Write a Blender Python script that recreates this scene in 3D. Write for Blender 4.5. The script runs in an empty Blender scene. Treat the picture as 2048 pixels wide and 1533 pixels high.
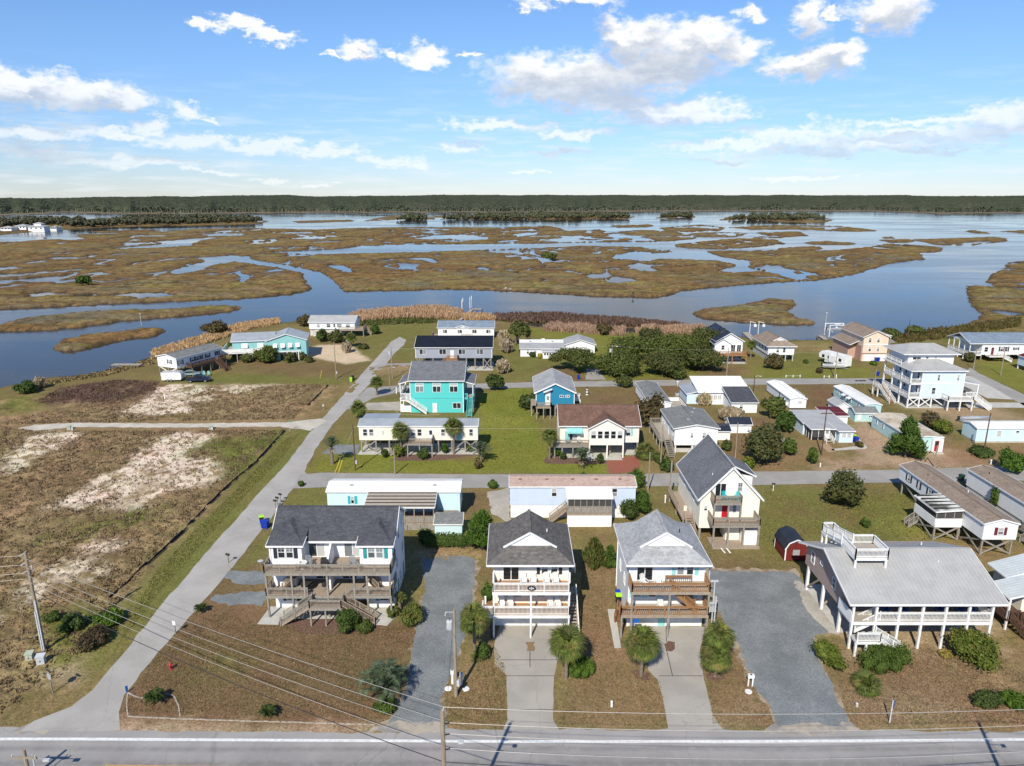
import bpy, bmesh, math, random
import numpy as np
from mathutils import Vector, Matrix
SC = bpy.context.scene
COL = SC.collection
R = math.radians
random.seed(7)
# ------------------------------------------------------------------ camera
CAMH = 45.0; FPX = 1420.0; PITCH = math.atan((766.5 - 388.0) / FPX)
cd = bpy.data.cameras.new('camera'); cam = bpy.data.objects.new('camera', cd); COL.objects.link(cam)
cam.location = (0, 0, CAMH); cam.rotation_euler = (math.pi / 2 - PITCH, 0, 0)
cd.sensor_width = 36; cd.lens = 36 * FPX / 2048; cd.clip_start = 0.5; cd.clip_end = 40000
SC.camera = cam
# ------------------------------------------------------------------ light
SUN_AZ = 17.5; SUN_EL = 41.5          # the sun stands behind the camera, to its left
W = bpy.data.worlds.new('World'); SC.world = W; W.use_nodes = True; W.cycles.sampling_method = 'MANUAL'; W.cycles.sample_map_resolution = 512
sd = bpy.data.lights.new('sun', 'SUN'); sun = bpy.data.objects.new('sun', sd); COL.objects.link(sun)
sd.energy = 4.8; sd.angle = R(0.5); sd.color = (1, .935, .80)
_d = Vector((math.sin(R(SUN_AZ)) * math.cos(R(SUN_EL)), math.cos(R(SUN_AZ)) * math.cos(R(SUN_EL)), -math.sin(R(SUN_EL))))
sun.rotation_euler = _d.to_track_quat('-Z', 'Y').to_euler(); sun.location = (-30, -100, 120)
SC.view_settings.view_transform = 'Standard'; SC.view_settings.look = 'None'
SC.view_settings.exposure = 0.25; SC.view_settings.gamma = 1.0; SC.view_settings.use_curve_mapping = False

class NT:
    """small helper round a node tree"""
    def __init__(s, t): s.t = t; s.n = t.nodes; s.l = t.links
    def node(s, typ, ins=None, **kw):
        n = s.n.new(typ)
        for k, v in kw.items(): setattr(n, k, v)
        for k, v in (ins or {}).items():
            if isinstance(v, bpy.types.NodeSocket): s.l.new(v, n.inputs[k])
            else: n.inputs[k].default_value = v
        return n
    def math(s, op, a, b=0.0, clamp=False, c=None):
        d = {0: a, 1: b}
        if c is not None: d[2] = c
        return s.node('ShaderNodeMath', d, operation=op, use_clamp=clamp).outputs[0]
    def vec(s, op, a, b=None, c=None):
        d = {0: a}
        if b is not None: d[1] = b
        if c is not None: d[2] = c
        n = s.node('ShaderNodeVectorMath', d, operation=op)
        return n.outputs['Value'] if op in ('LENGTH', 'DOT_PRODUCT') else n.outputs[0]
    def noise(s, v, scale, detail=4, rough=.55, dist=0.0):
        return s.node('ShaderNodeTexNoise', {'Vector': v, 'Scale': scale, 'Detail': detail, 'Roughness': rough, 'Distortion': dist})
    def mix(s, f, a, b, bt='MIX'):
        n = s.n.new('ShaderNodeMix'); n.data_type = 'RGBA'; n.blend_type = bt
        for i, v in ((0, f), (6, a), (7, b)):
            if isinstance(v, bpy.types.NodeSocket): s.l.new(v, n.inputs[i])
            else: n.inputs[i].default_value = v if i == 0 else (tuple(v) + (1,) if len(v) == 3 else v)
        return n.outputs[2]
    def rng(s, v, a, b, c=0.0, d=1.0, smooth=True):
        return s.node('ShaderNodeMapRange', {0: v, 1: a, 2: b, 3: c, 4: d}, interpolation_type='SMOOTHSTEP' if smooth else 'LINEAR', clamp=True).outputs[0]

# ---------------------------------------------------------------- sky with its clouds (directions: azimuth, elevation)
def pix_ray(x, y):
    u = (x - 1024) / FPX; v = (766.5 - y) / FPX; c, s = math.cos(PITCH), math.sin(PITCH)
    return (u, c + v * s, -s + v * c)
def pix_dir(x, y):
    r = pix_ray(x, y); return math.atan2(r[0], r[1]), math.atan2(r[2], math.hypot(r[0], r[1]))
CLOUDS = [  # centre, half width, half height (in the photograph's pixels, turned into directions), weight
 (1150,158,185,48),(1100,175,120,34),(1290,140,150,34),(1080,150,90,34),(1330,225,150,27),(1230,205,110,22),(1420,232,80,15),
 (1290,75,80,38),(1390,80,80,32),(1470,105,60,25),(1240,55,45,22),(1340,120,70,20),(1610,140,75,26),(1570,150,45,20),(1660,115,45,24),
 (1490,18,34,16),(1625,28,38,32),(1785,20,58,34),(1722,56,18,10),(1140,6,100,16),(1050,25,18,8),
 (1000,250,130,12),(1150,270,90,12),(925,295,50,11),(1120,305,90,6),
 (480,62,60,12),(545,66,38,12),(405,52,26,10),(718,98,46,20),(866,104,38,20),(800,106,24,13),(655,106,18,6),(948,122,18,7),
 (60,165,80,28),(160,190,85,26),(235,208,50,16),(370,220,42,16),(425,232,20,5),(292,252,32,14),
 (70,262,115,20),(250,272,70,9),(390,280,95,14),(520,290,85,14),(640,302,100,13),(770,318,110,10),
 (60,300,100,14),(200,318,140,13),(330,330,90,8),(830,330,60,6),(420,342,60,5),(550,358,50,5),(650,370,40,4),
 (1600,272,120,16),(1750,285,190,12),(1900,275,150,18),(2010,240,90,26),(1850,245,170,8),(1480,290,200,9),(1680,300,240,12),(1850,308,120,5),
 (1600,355,120,6),(1450,318,90,5),(1050,342,60,4),(1690,18,20,8),(2120,235,120,34),(-60,170,90,30),(-70,262,90,18),
]
BIG = [c for c in CLOUDS if c[2]*c[3] > 800]
def build_world():
    n = NT(W.node_tree); n.n.clear()
    out = n.node('ShaderNodeOutputWorld'); bg = n.node('ShaderNodeBackground', {'Strength': 0.115})
    n.l.new(bg.outputs[0], out.inputs[0])
    sky = n.node('ShaderNodeTexSky', sky_type='NISHITA', sun_disc=False, sun_elevation=R(SUN_EL), sun_rotation=R(180 + SUN_AZ))
    sky.altitude = 0; sky.air_density = 1.0; sky.dust_density = 0.0; sky.ozone_density = 6.0
    tc = n.node('ShaderNodeTexCoord')
    sp = n.node('ShaderNodeSeparateXYZ', {0: tc.outputs['Generated']})
    az = n.math('ARCTAN2', sp.outputs[0], sp.outputs[1])
    el = n.math('ARCSINE', sp.outputs[2])
    # cloud shape noise, flatter towards the horizon
    ae = n.node('ShaderNodeCombineXYZ', {0: az, 1: n.math('MULTIPLY', el, 1.7), 2: 0.0}).outputs[0]
    w1 = n.vec('SUBTRACT', n.noise(ae, 9, 3, .5).outputs['Color'], (.5, .5, .5))
    w2 = n.vec('SUBTRACT', n.noise(ae, 30, 7, .62).outputs['Color'], (.5, .5, .5))
    flat = n.rng(el, 0.0, .16, .42, 1.0)
    def scaled(v, a, b):
        return n.vec('MULTIPLY', v, n.node('ShaderNodeCombineXYZ', {0: a, 1: n.math('MULTIPLY', flat, b), 2: 0.0}).outputs[0])
    base = n.node('ShaderNodeCombineXYZ', {0: az, 1: el, 2: 0.0}).outputs[0]
    base = n.vec('ADD', base, n.vec('ADD', scaled(w1, .085, .05), scaled(w2, .062, .06)))
    def field(b, some):
        acc = None
        for (x, y, rw, rh) in some:
            a0, e0 = pix_dir(x, y); ra = rw * 1.12 / FPX * math.cos(PITCH); re = rh * 1.16 / FPX
            l = n.vec('LENGTH', n.vec('MULTIPLY_ADD', b, (1 / ra, 1 / re, 0), (-a0 / ra, -e0 / re, 0)))
            acc = l if acc is None else n.math('SMOOTH_MIN', acc, l, c=.25)
        return n.math('SUBTRACT', 1.0, acc)
    f0 = field(base, CLOUDS)
    f1 = field(n.vec('ADD', base, (0, .021, 0)), BIG)
    # the same kind of cloud goes on all round the sky
    nz = n.noise(ae, 4.2, 8, .6, .4).outputs[0]
    behind = n.math('MULTIPLY', n.rng(nz, .56, .75, -.2, .8), n.rng(n.math('ABSOLUTE', az), .80, 1.0))
    f0 = n.math('MAXIMUM', f0, n.math('ADD', behind, n.math('MULTIPLY_ADD', n.rng(n.math('ABSOLUTE', az), .80, 1.0), .9, c=-1.0)))
    fine = n.noise(ae, 70, 6, .65).outputs[0]
    amp = n.rng(el, .03, .16, 1.9, .9); f0n = n.math('ADD', f0, n.math('MULTIPLY', n.math('SUBTRACT', fine, n.rng(el, .03, .14, .56, .5)), amp))
    mask = n.rng(f0n, -.1, .6)
    soft = n.rng(el, .015, .17, .5, .97)
    mask = n.math('MULTIPLY', mask, soft)
    shade = n.rng(n.math('SUBTRACT', f1, n.math('MULTIPLY', f0, .25)), -.3, .35)
    shade = n.math('MULTIPLY', shade, n.rng(n.noise(ae, 22, 5, .6).outputs[0], .3, .65, .55, 1.0))
    ccol = n.mix(shade, (7.9, 7.85, 7.75), (4.1, 4.55, 5.3))
    # thin veil low over the horizon
    veil = n.math('MULTIPLY', n.rng(n.noise(n.vec('MULTIPLY', ae, (3, 14, 1)), 4, 6, .6).outputs[0], .45, .72), n.rng(el, .17, .02, 0, .55))
    hs = n.mix(1.0, n.node('ShaderNodeHueSaturation', {'Saturation': 1.05, 'Color': sky.outputs[0]}).outputs[0], (.965,.985,1.08), 'MULTIPLY')
    hs = n.mix(n.rng(el, .22, -.02, 0, 1), hs, n.mix(1.0, hs, (.66,.71,.83), 'MULTIPLY'))
    c = n.mix(veil, hs, (6.6, 7.0, 7.3))
    c = n.mix(mask, c, ccol)
    n.l.new(c, bg.inputs['Color'])
build_world()

# ---------------------------------------------------------------- places
def G(x, y, z=0.0):
    """the point at height z that the photograph shows at pixel x, y"""
    r = pix_ray(x, y); t = (z - CAMH) / r[2]
    return (r[0] * t, r[1] * t)
def GV(x, y, z=0.0):
    a = G(x, y, z); return Vector((a[0], a[1], z))

# ---------------------------------------------------------------- meshes
class MB:
    def __init__(s): s.v = []; s.f = []; s.mi = []; s.m = 0
    def face(s, idx): s.f.append(idx); s.mi.append(s.m)
    def poly(s, pts):
        b = len(s.v); s.v += [tuple(p) for p in pts]; s.face(tuple(range(b, b + len(pts)))); return s
    def box(s, x0, x1, y0, y1, z0, z1):
        if x0 > x1: x0, x1 = x1, x0
        if y0 > y1: y0, y1 = y1, y0
        b = len(s.v)
        s.v += [(x0,y0,z0),(x1,y0,z0),(x1,y1,z0),(x0,y1,z0),(x0,y0,z1),(x1,y0,z1),(x1,y1,z1),(x0,y1,z1)]
        for q in ((0,3,2,1),(4,5,6,7),(0,1,5,4),(1,2,6,5),(2,3,7,6),(3,0,4,7)): s.face(tuple(b+i for i in q))
        return s
    def beam(s, p, q, w, h=None, up=(0,0,1)):
        h = h or w; p = Vector(p); q = Vector(q); d = (q - p).normalized(); up = Vector(up)
        if abs(d.dot(up)) > .98: up = Vector((0,1,0))
        r = d.cross(up).normalized(); u = r.cross(d).normalized(); b = len(s.v)
        for c in (p, q):
            for a, e in ((-1,-1),(1,-1),(1,1),(-1,1)): s.v.append(tuple(c + r*(a*w/2) + u*(e*h/2)))
        for k in ((0,1,2,3),(7,6,5,4),(0,4,5,1),(1,5,6,2),(2,6,7,3),(3,7,4,0)): s.face(tuple(b+i for i in k))
        return s
    def extr(s, prof, axis, a, b):
        """profile of (t, z), solid between a and b along axis ('x': t is y, 'y': t is x)"""
        n = len(prof); o = len(s.v)
        for e in (a, b):
            for t, z in prof: s.v.append((e, t, z) if axis == 'x' else (t, e, z))
        s.face(tuple(o+i for i in range(n))); s.face(tuple(o+n+i for i in reversed(range(n))))
        for i in range(n):
            j = (i+1) % n; s.face((o+i, o+n+i, o+n+j, o+j))
        return s
    def lathe(s, prof, c=(0,0,0), n=8, cap=True):
        o = len(s.v)
        for r, z in prof:
            for k in range(n):
                a = 2*math.pi*k/n; s.v.append((c[0]+r*math.cos(a), c[1]+r*math.sin(a), c[2]+z))
        for i in range(len(prof)-1):
            for k in range(n):
                k2 = (k+1) % n; s.face((o+i*n+k, o+i*n+k2, o+(i+1)*n+k2, o+(i+1)*n+k))
        if cap:
            s.face(tuple(o+k for k in reversed(range(n)))); s.face(tuple(o+(len(prof)-1)*n+k for k in range(n)))
        return s
    def tube(s, pts, rad, n=6):
        o = len(s.v); P = [Vector(p) for p in pts]; m = len(P)
        for i, p in enumerate(P):
            d = (P[min(i+1, m-1)] - P[max(i-1, 0)]).normalized()
            up = Vector((0,0,1)) if abs(d.z) < .9 else Vector((0,1,0))
            r = d.cross(up).normalized(); u = r.cross(d)
            rr = rad[i] if isinstance(rad, (list, tuple)) else rad
            for k in range(n):
                a = 2*math.pi*k/n; s.v.append(tuple(p + (r*math.cos(a) + u*math.sin(a))*rr))
        for i in range(m-1):
            for k in range(n):
                k2 = (k+1) % n; s.face((o+i*n+k, o+i*n+k2, o+(i+1)*n+k2, o+(i+1)*n+k))
        s.face(tuple(o+k for k in reversed(range(n)))); s.face(tuple(o+(m-1)*n+k for k in range(n)))
        return s
    def mesh(s, name, mats, smooth=False):
        me = bpy.data.meshes.new(name); me.from_pydata(s.v, [], s.f)
        for m in (mats if isinstance(mats, (list, tuple)) else [mats]): me.materials.append(m)
        if any(s.mi): me.polygons.foreach_set('material_index', s.mi)
        if smooth: me.polygons.foreach_set('use_smooth', [True]*len(me.polygons))
        bm = bmesh.new(); bm.from_mesh(me); bmesh.ops.recalc_face_normals(bm, faces=bm.faces); bm.to_mesh(me); bm.free()
        return me
def obj(name, me, parent=None, loc=(0,0,0), rz=0.0, stuff=False):
    o = bpy.data.objects.new(name, me); COL.objects.link(o); o.location = loc
    if rz: o.rotation_euler = (0, 0, rz)
    if parent is not None: o.parent = parent
    if stuff: o['kind'] = 'stuff'
    return o
def part(name, mb, m, parent, stuff=False, smooth=False, label=None):
    o = obj(name, mb.mesh(name, m, smooth), parent, stuff=stuff)
    if label: o['label'] = label
    return o
def tag(o, label, cat, group=None):
    o['label'] = label; o['category'] = cat
    if group: o['group'] = group
    return o
def thing(name, label, cat, loc=(0,0,0), rz=0.0, group=None):
    return tag(obj(name, None, None, loc, rz), label, cat, group)
def struct(o): o['kind'] = 'structure'; return o
def dup(o, loc=None, rz=None, label=None, parent=None):
    c = o.copy(); COL.objects.link(c)
    if parent is not None: c.parent = parent
    if loc is not None: c.location = loc
    if rz is not None: c.rotation_euler = (0, 0, rz)
    if label: c['label'] = label
    for ch in list(o.children): dup(ch, parent=c)
    return c

# ---------------------------------------------------------------- materials
def newmat(name):
    m = bpy.data.materials.new(name); m.use_nodes = True; n = NT(m.node_tree)
    return m, n, m.node_tree.nodes['Principled BSDF']
def pos(n): return n.node('ShaderNodeNewGeometry').outputs['Position']
def mk(name, c1, c2=None, scale=1.5, rough=.75, bump=0.0, bscale=25, stretch=(1,1,1), metal=0.0, lo=.35, hi=.68, spec=.3, fine=.12):
    m, n, b = newmat(name); p = pos(n)
    c2 = c2 or tuple(x*.8 for x in c1)
    v = n.vec('MULTIPLY', p, stretch)
    f = n.rng(n.noise(v, scale, 6, .62).outputs[0], lo, hi)
    c = n.mix(f, c1, c2)
    if fine: c = n.mix(n.rng(n.noise(v, scale*14, 3).outputs[0], .3, .7, 0, fine), c, (.02,.02,.02))
    n.l.new(c, b.inputs['Base Color'])
    b.inputs['Roughness'].default_value = rough; b.inputs['Metallic'].default_value = metal
    b.inputs['Specular IOR Level'].default_value = spec
    if bump:
        h = n.noise(v, bscale, 4).outputs[0]
        n.l.new(n.node('ShaderNodeBump', {'Height': h, 'Strength': bump, 'Distance': .05}).outputs[0], b.inputs['Normal'])
    return m
def siding(name, c, pitch=.16, dirt=.17):
    """lapped boards: a fine shadow groove under each course and slight weathering"""
    m, n, b = newmat(name); p = pos(n); z = n.node('ShaderNodeSeparateXYZ', {0: p}).outputs[2]
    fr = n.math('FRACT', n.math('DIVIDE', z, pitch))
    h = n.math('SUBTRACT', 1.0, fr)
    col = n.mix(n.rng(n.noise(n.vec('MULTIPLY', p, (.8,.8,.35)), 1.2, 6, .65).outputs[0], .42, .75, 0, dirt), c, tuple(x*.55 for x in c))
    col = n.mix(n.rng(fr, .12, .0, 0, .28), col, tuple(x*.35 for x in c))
    n.l.new(col, b.inputs['Base Color']); b.inputs['Roughness'].default_value = .55; b.inputs['Specular IOR Level'].default_value = .3
    n.l.new(n.node('ShaderNodeBump', {'Height': h, 'Strength': .35, 'Distance': .03}).outputs[0], b.inputs['Normal'])
    return m
def shingle(name, c1, c2, sc=3.2, stain=.4):
    m, n, b = newmat(name); p = pos(n)
    vor = n.node('ShaderNodeTexVoronoi', {'Vector': n.vec('MULTIPLY', p, (1,1,2.4)), 'Scale': sc})
    rnd = n.node('ShaderNodeSeparateColor', {0: vor.outputs['Color']}).outputs[0]
    c = n.mix(rnd, c1, c2)
    z = n.node('ShaderNodeSeparateXYZ', {0: p}).outputs[2]
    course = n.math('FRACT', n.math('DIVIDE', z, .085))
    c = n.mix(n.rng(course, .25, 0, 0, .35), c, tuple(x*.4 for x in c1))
    c = n.mix(n.rng(n.noise(p, .5, 6, .6).outputs[0], .4, .75, 0, stain), c, tuple(x*.45 for x in c1))
    c = n.mix(n.rng(n.noise(p, 9, 4).outputs[0], .35, .7, 0, .25), c, tuple(min(1, x*1.7) for x in c2))
    n.l.new(c, b.inputs['Base Color']); b.inputs['Roughness'].default_value = .9; b.inputs['Specular IOR Level'].default_value = .2
    n.l.new(n.node('ShaderNodeBump', {'Height': n.math('ADD', rnd, n.noise(p, 30, 2).outputs[0]), 'Strength': .4, 'Distance': .03}).outputs[0], b.inputs['Normal'])
    return m
MT = {}
def colour_mats():
    M = MT
    M['white'] = mk('white_paint', (.78,.78,.77), (.66,.66,.64), 1.1, .5, fine=.05)
    M['trim'] = mk('white_trim', (.8,.8,.8), (.7,.7,.7), 2, .45, fine=.04)
    M['w_side'] = siding('white_siding', (.8,.8,.79)); M['w_side2'] = siding('soft_white_siding', (.74,.76,.78), .2)
    M['cream'] = siding('cream_siding', (.82,.78,.67)); M['beige'] = siding('beige_siding', (.80,.745,.63), .22)
    M['bone'] = siding('bone_siding', (.78,.74,.65)); M['mauve'] = siding('mauve_siding', (.36,.27,.24), .2)
    M['aqua'] = siding('aqua_siding', (.09,.52,.50), .2, .06); M['paleaqua'] = siding('pale_aqua_siding', (.56,.73,.77), .3)
    M['aquatrim'] = mk('aqua_trim', (.1,.55,.53)); M['blue'] = siding('blue_siding', (.02,.20,.34), .2, .05)
    M['lilac'] = siding('lilac_siding', (.52,.61,.75), .22); M['greyblue'] = siding('grey_blue_siding', (.30,.32,.38), .2)
    M['ice'] = siding('ice_blue_siding', (.58,.70,.81), .2); M['mint'] = siding('mint_siding', (.42,.62,.62), .24)
    M['teal'] = siding('teal_siding', (.25,.50,.50), .2); M['peach'] = siding('peach_siding', (.75,.56,.44), .2)
    M['greyside'] = siding('grey_siding', (.46,.47,.46), .2)
    M['brick'] = mk('pinkish_brick', (.42,.25,.19), (.55,.38,.30), 6, .9, .3, 30)
    M['barn'] = mk('barn_red_boards', (.19,.025,.02), (.12,.015,.012), 3, .7, .3, 12, (6,6,.4))
    M['rf_char'] = shingle('charcoal_shingle', (.045,.048,.056), (.085,.088,.10))
    M['rf_dark'] = shingle('brown_grey_shingle', (.075,.07,.065), (.15,.138,.13), 2.6, .35)
    M['rf_light'] = shingle('light_grey_shingle', (.24,.245,.25), (.37,.375,.38), 2.6)
    M['rf_slate'] = shingle('slate_shingle', (.10,.104,.115), (.165,.17,.185))
    M['rf_grey'] = shingle('grey_shingle', (.13,.135,.13), (.21,.215,.21), 3, .35)
    M['rf_brown'] = shingle('brown_shingle', (.105,.058,.042), (.17,.10,.075))
    M['rf_tan'] = shingle('tan_shingle', (.19,.145,.11), (.28,.22,.175), 3, .4)
    M['rf_pink'] = shingle('pinkish_shingle', (.33,.235,.195), (.43,.32,.275), 3)
    M['rf_black'] = mk('black_metal_roof', (.010,.012,.018), (.014,.017,.024), .6, .45, fine=0)
    M['rf_navy'] = mk('navy_roof', (.018,.023,.038), (.028,.034,.05), .8, .5)
    M['rf_metal'] = mk('grey_metal_roof', (.40,.395,.385), (.34,.338,.33), .45, .45, metal=0, fine=.05)
    M['rf_blue'] = mk('blue_grey_metal_roof', (.34,.37,.40), (.28,.31,.34), .5, .42, metal=.05, fine=.05)
    M['rf_pale'] = mk('pale_metal_roof', (.52,.56,.57), (.45,.49,.50), .5, .42, metal=0, fine=.05)
    M['rf_sky'] = shingle('blue_shingle', (.13,.17,.22), (.20,.25,.31), 2.6)
    M['rf_white'] = mk('white_metal_roof', (.80,.79,.75), (.70,.68,.62), .35, .42, fine=.05)
    M['rf_worn'] = mk('worn_white_roof', (.62,.55,.44), (.36,.29,.20), .35, .8)
    M['rf_red'] = mk('maroon_roof', (.14,.02,.025), (.10,.015,.02), .6, .6)
    M['rf_mould'] = mk('mouldy_white_panel', (.66,.66,.62), (.16,.16,.14), .4, .7, lo=.42, hi=.6)
    M['wood'] = mk('weathered_wood', (.38,.305,.235), (.26,.205,.155), 2.5, .85, .25, 14, (3,3,1))
    M['woodg'] = mk('grey_timber', (.33,.30,.26), (.21,.19,.165), 2.5, .9, .25, 14, (3,3,.6))
    M['woodn'] = mk('new_orange_timber', (.36,.19,.085), (.26,.13,.055), 3, .75, .2, 14, (3,3,1))
    M['woodd'] = mk('dark_stained_wood', (.13,.07,.045), (.08,.045,.03), 3, .8, .2, 14, (3,3,1))
    M['decktan'] = mk('tan_deck_boards', (.45,.25,.12), (.34,.19,.09), 2, .8, .2, 10, (1,8,1))
    M['deckgrey'] = mk('grey_deck_boards', (.42,.37,.31), (.30,.26,.215), 2, .85, .2, 10, (1,8,1))
    M['concrete'] = mk('concrete', (.43,.40,.35), (.33,.305,.265), .5, .9, .15, 20)
    M['slab'] = mk('pale_concrete', (.52,.50,.45), (.42,.40,.36), .7, .9, .1, 20)
    M['stone'] = mk('pale_kerb_stone', (.46,.41,.34), (.30,.26,.21), 3, .9, .3, 10)
    M['teald'] = mk('teal_paint', (.03,.30,.31), None, 2, .5); M['turq'] = mk('turquoise_paint', (.02,.46,.50), None, 2, .45)
    M['pteal'] = mk('pale_teal_paint', (.30,.66,.64), None, 2, .5)
    M['navy'] = mk('dark_shutter_paint', (.03,.035,.05), None, 2, .5); M['maroon'] = mk('maroon_paint', (.16,.025,.04), None, 2, .5)
    M['red'] = mk('red_paint', (.50,.012,.03), None, 2, .45); M['hyd'] = mk('hydrant_red', (.45,.04,.05), None, 6, .5)
    M['binb'] = mk('blue_plastic', (.008,.045,.42), None, 4, .4); M['bing'] = mk('lime_plastic', (.42,.80,.03), None, 4, .4)
    M['bink'] = mk('black_plastic', (.02,.022,.022), None, 4, .45); M['bindg'] = mk('dark_green_plastic', (.02,.06,.04), None, 4, .45)
    M['chairb'] = mk('blue_chair_paint', (.01,.07,.30), None, 4, .5)
    M['steel'] = mk('galvanised_steel', (.45,.46,.47), (.36,.37,.38), 4, .4, metal=.6); M['alu'] = mk('dull_aluminium', (.55,.56,.57), None, 4, .5, metal=.4)
    M['dark'] = mk('dark_void', (.03,.03,.03), None, 2, .9); M['rubber'] = mk('tyre_rubber', (.02,.02,.02), None, 4, .8)
    M['pole'] = mk('weathered_pole', (.34,.28,.21), (.22,.18,.135), 3, .9, .3, 10, (4,4,.3)); M['poled'] = mk('dark_pole', (.12,.075,.055), (.08,.05,.04), 3, .9, .3, 10, (4,4,.3))
    M['wire'] = mk('bare_wire', (.48,.45,.41), None, 4, .45, metal=.3, fine=0); M['wired'] = mk('black_cable', (.03,.03,.035), None, 4, .6, fine=0)
    M['boxg'] = mk('pale_green_cabinet', (.42,.46,.36), None, 4, .5); M['boxs'] = mk('grey_cabinet', (.52,.54,.56), None, 4, .5)
    M['signb'] = mk('blue_sign', (.02,.11,.40), None, 4, .4, fine=0); M['signg'] = mk('green_sign', (.02,.22,.12), None, 4, .4, fine=0)
    M['carb'] = mk('dark_blue_car_paint', (.012,.02,.05), None, 3, .25, spec=.5, fine=0); M['cart'] = mk('grey_teal_car_paint', (.25,.34,.36), None, 3, .25, spec=.5, fine=0)
    M['yel'] = mk('yellow_plastic', (.75,.55,.05), None, 4, .5); M['mulch'] = mk('brown_mulch', (.11,.06,.045), (.20,.12,.085), 5, .95, .5, 20)
    M['redbrick'] = mk('red_paving', (.23,.075,.045), (.32,.12,.08), 3, .9, .3, 20)
    M['cushion'] = mk('aqua_cushion', (.25,.55,.55), None, 4, .8); M['silt'] = mk('black_silt_cloth', (.018,.018,.018), (.05,.045,.04), 3, .9)
    m, n, b = newmat('window_glass')
    rnd = n.node('ShaderNodeObjectInfo').outputs['Random']
    c = n.mix(n.rng(rnd, .35, .75), (.022,.028,.034), (.22,.24,.25))
    n.l.new(c, b.inputs['Base Color']); b.inputs['Roughness'].default_value = .06; b.inputs['Specular IOR Level'].default_value = .6; M['glass'] = m
    m, n, b = newmat('blind_behind_glass'); b.inputs['Base Color'].default_value = (.42,.43,.42,1); b.inputs['Roughness'].default_value = .12; M['blind'] = m
    m, n, b = newmat('dark_glass'); b.inputs['Base Color'].default_value = (.012,.016,.02,1); b.inputs['Roughness'].default_value = .05; b.inputs['Specular IOR Level'].default_value = .6; M['dglass'] = m
    m, n, b = newmat('insect_screen'); b.inputs['Base Color'].default_value = (.05,.05,.05,1); b.inputs['Roughness'].default_value = .8; M['screen'] = m
colour_mats()
# ================================================================ ground, marsh and water
WL = -1.0                      # level of the sound
_rs = np.random.RandomState(11)
_LAT = _rs.rand(8, 256, 256).astype(np.float32)
def vnoise(x, y, k=0):
    xi = np.floor(x).astype(np.int64); yi = np.floor(y).astype(np.int64)
    fx = x - xi; fy = y - yi; fx = fx*fx*(3-2*fx); fy = fy*fy*(3-2*fy)
    L = _LAT[k % 8]; a = xi & 255; b = yi & 255; a1 = (xi+1) & 255; b1 = (yi+1) & 255
    return (L[a,b]*(1-fx)+L[a1,b]*fx)*(1-fy) + (L[a,b1]*(1-fx)+L[a1,b1]*fx)*fy
def fbm(x, y, k=0, o=4, g=.55):
    s = 0; a = 1; t = 0
    for i in range(o):
        s = s + a*vnoise(x*2**i+17.3*i+k*5.1, y*2**i-9.7*i+k*3.3, k+i); t += a; a *= g
    return s/t
def polyw(P, z=0.0): return np.array([G(x, y, z) for x, y in P])
def sdf(px, py, poly, bound):
    """signed distance, positive inside, cut off at -bound"""
    out = np.full(px.shape, -bound, np.float32)
    x0, y0 = poly.min(0)-bound; x1, y1 = poly.max(0)+bound
    m = (px > x0) & (px < x1) & (py > y0) & (py < y1)
    if not m.any(): return out
    x = px[m]; y = py[m]; d2 = np.full(x.shape, 1e18); ins = np.zeros(x.shape, bool)
    n = len(poly)
    for i in range(n):
        ax, ay = poly[i]; bx, by = poly[(i+1) % n]
        ex, ey = bx-ax, by-ay; l2 = ex*ex+ey*ey+1e-12
        t = np.clip(((x-ax)*ex+(y-ay)*ey)/l2, 0, 1)
        dx = x-ax-t*ex; dy = y-ay-t*ey; d2 = np.minimum(d2, dx*dx+dy*dy)
        if ay != by:
            c = (ay > y) != (by > y); ins ^= c & (x < (bx-ax)*(y-ay)/(by-ay)+ax)
    d = np.sqrt(d2); out[m] = np.maximum(np.where(ins, d, -d), -bound); return out
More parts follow.
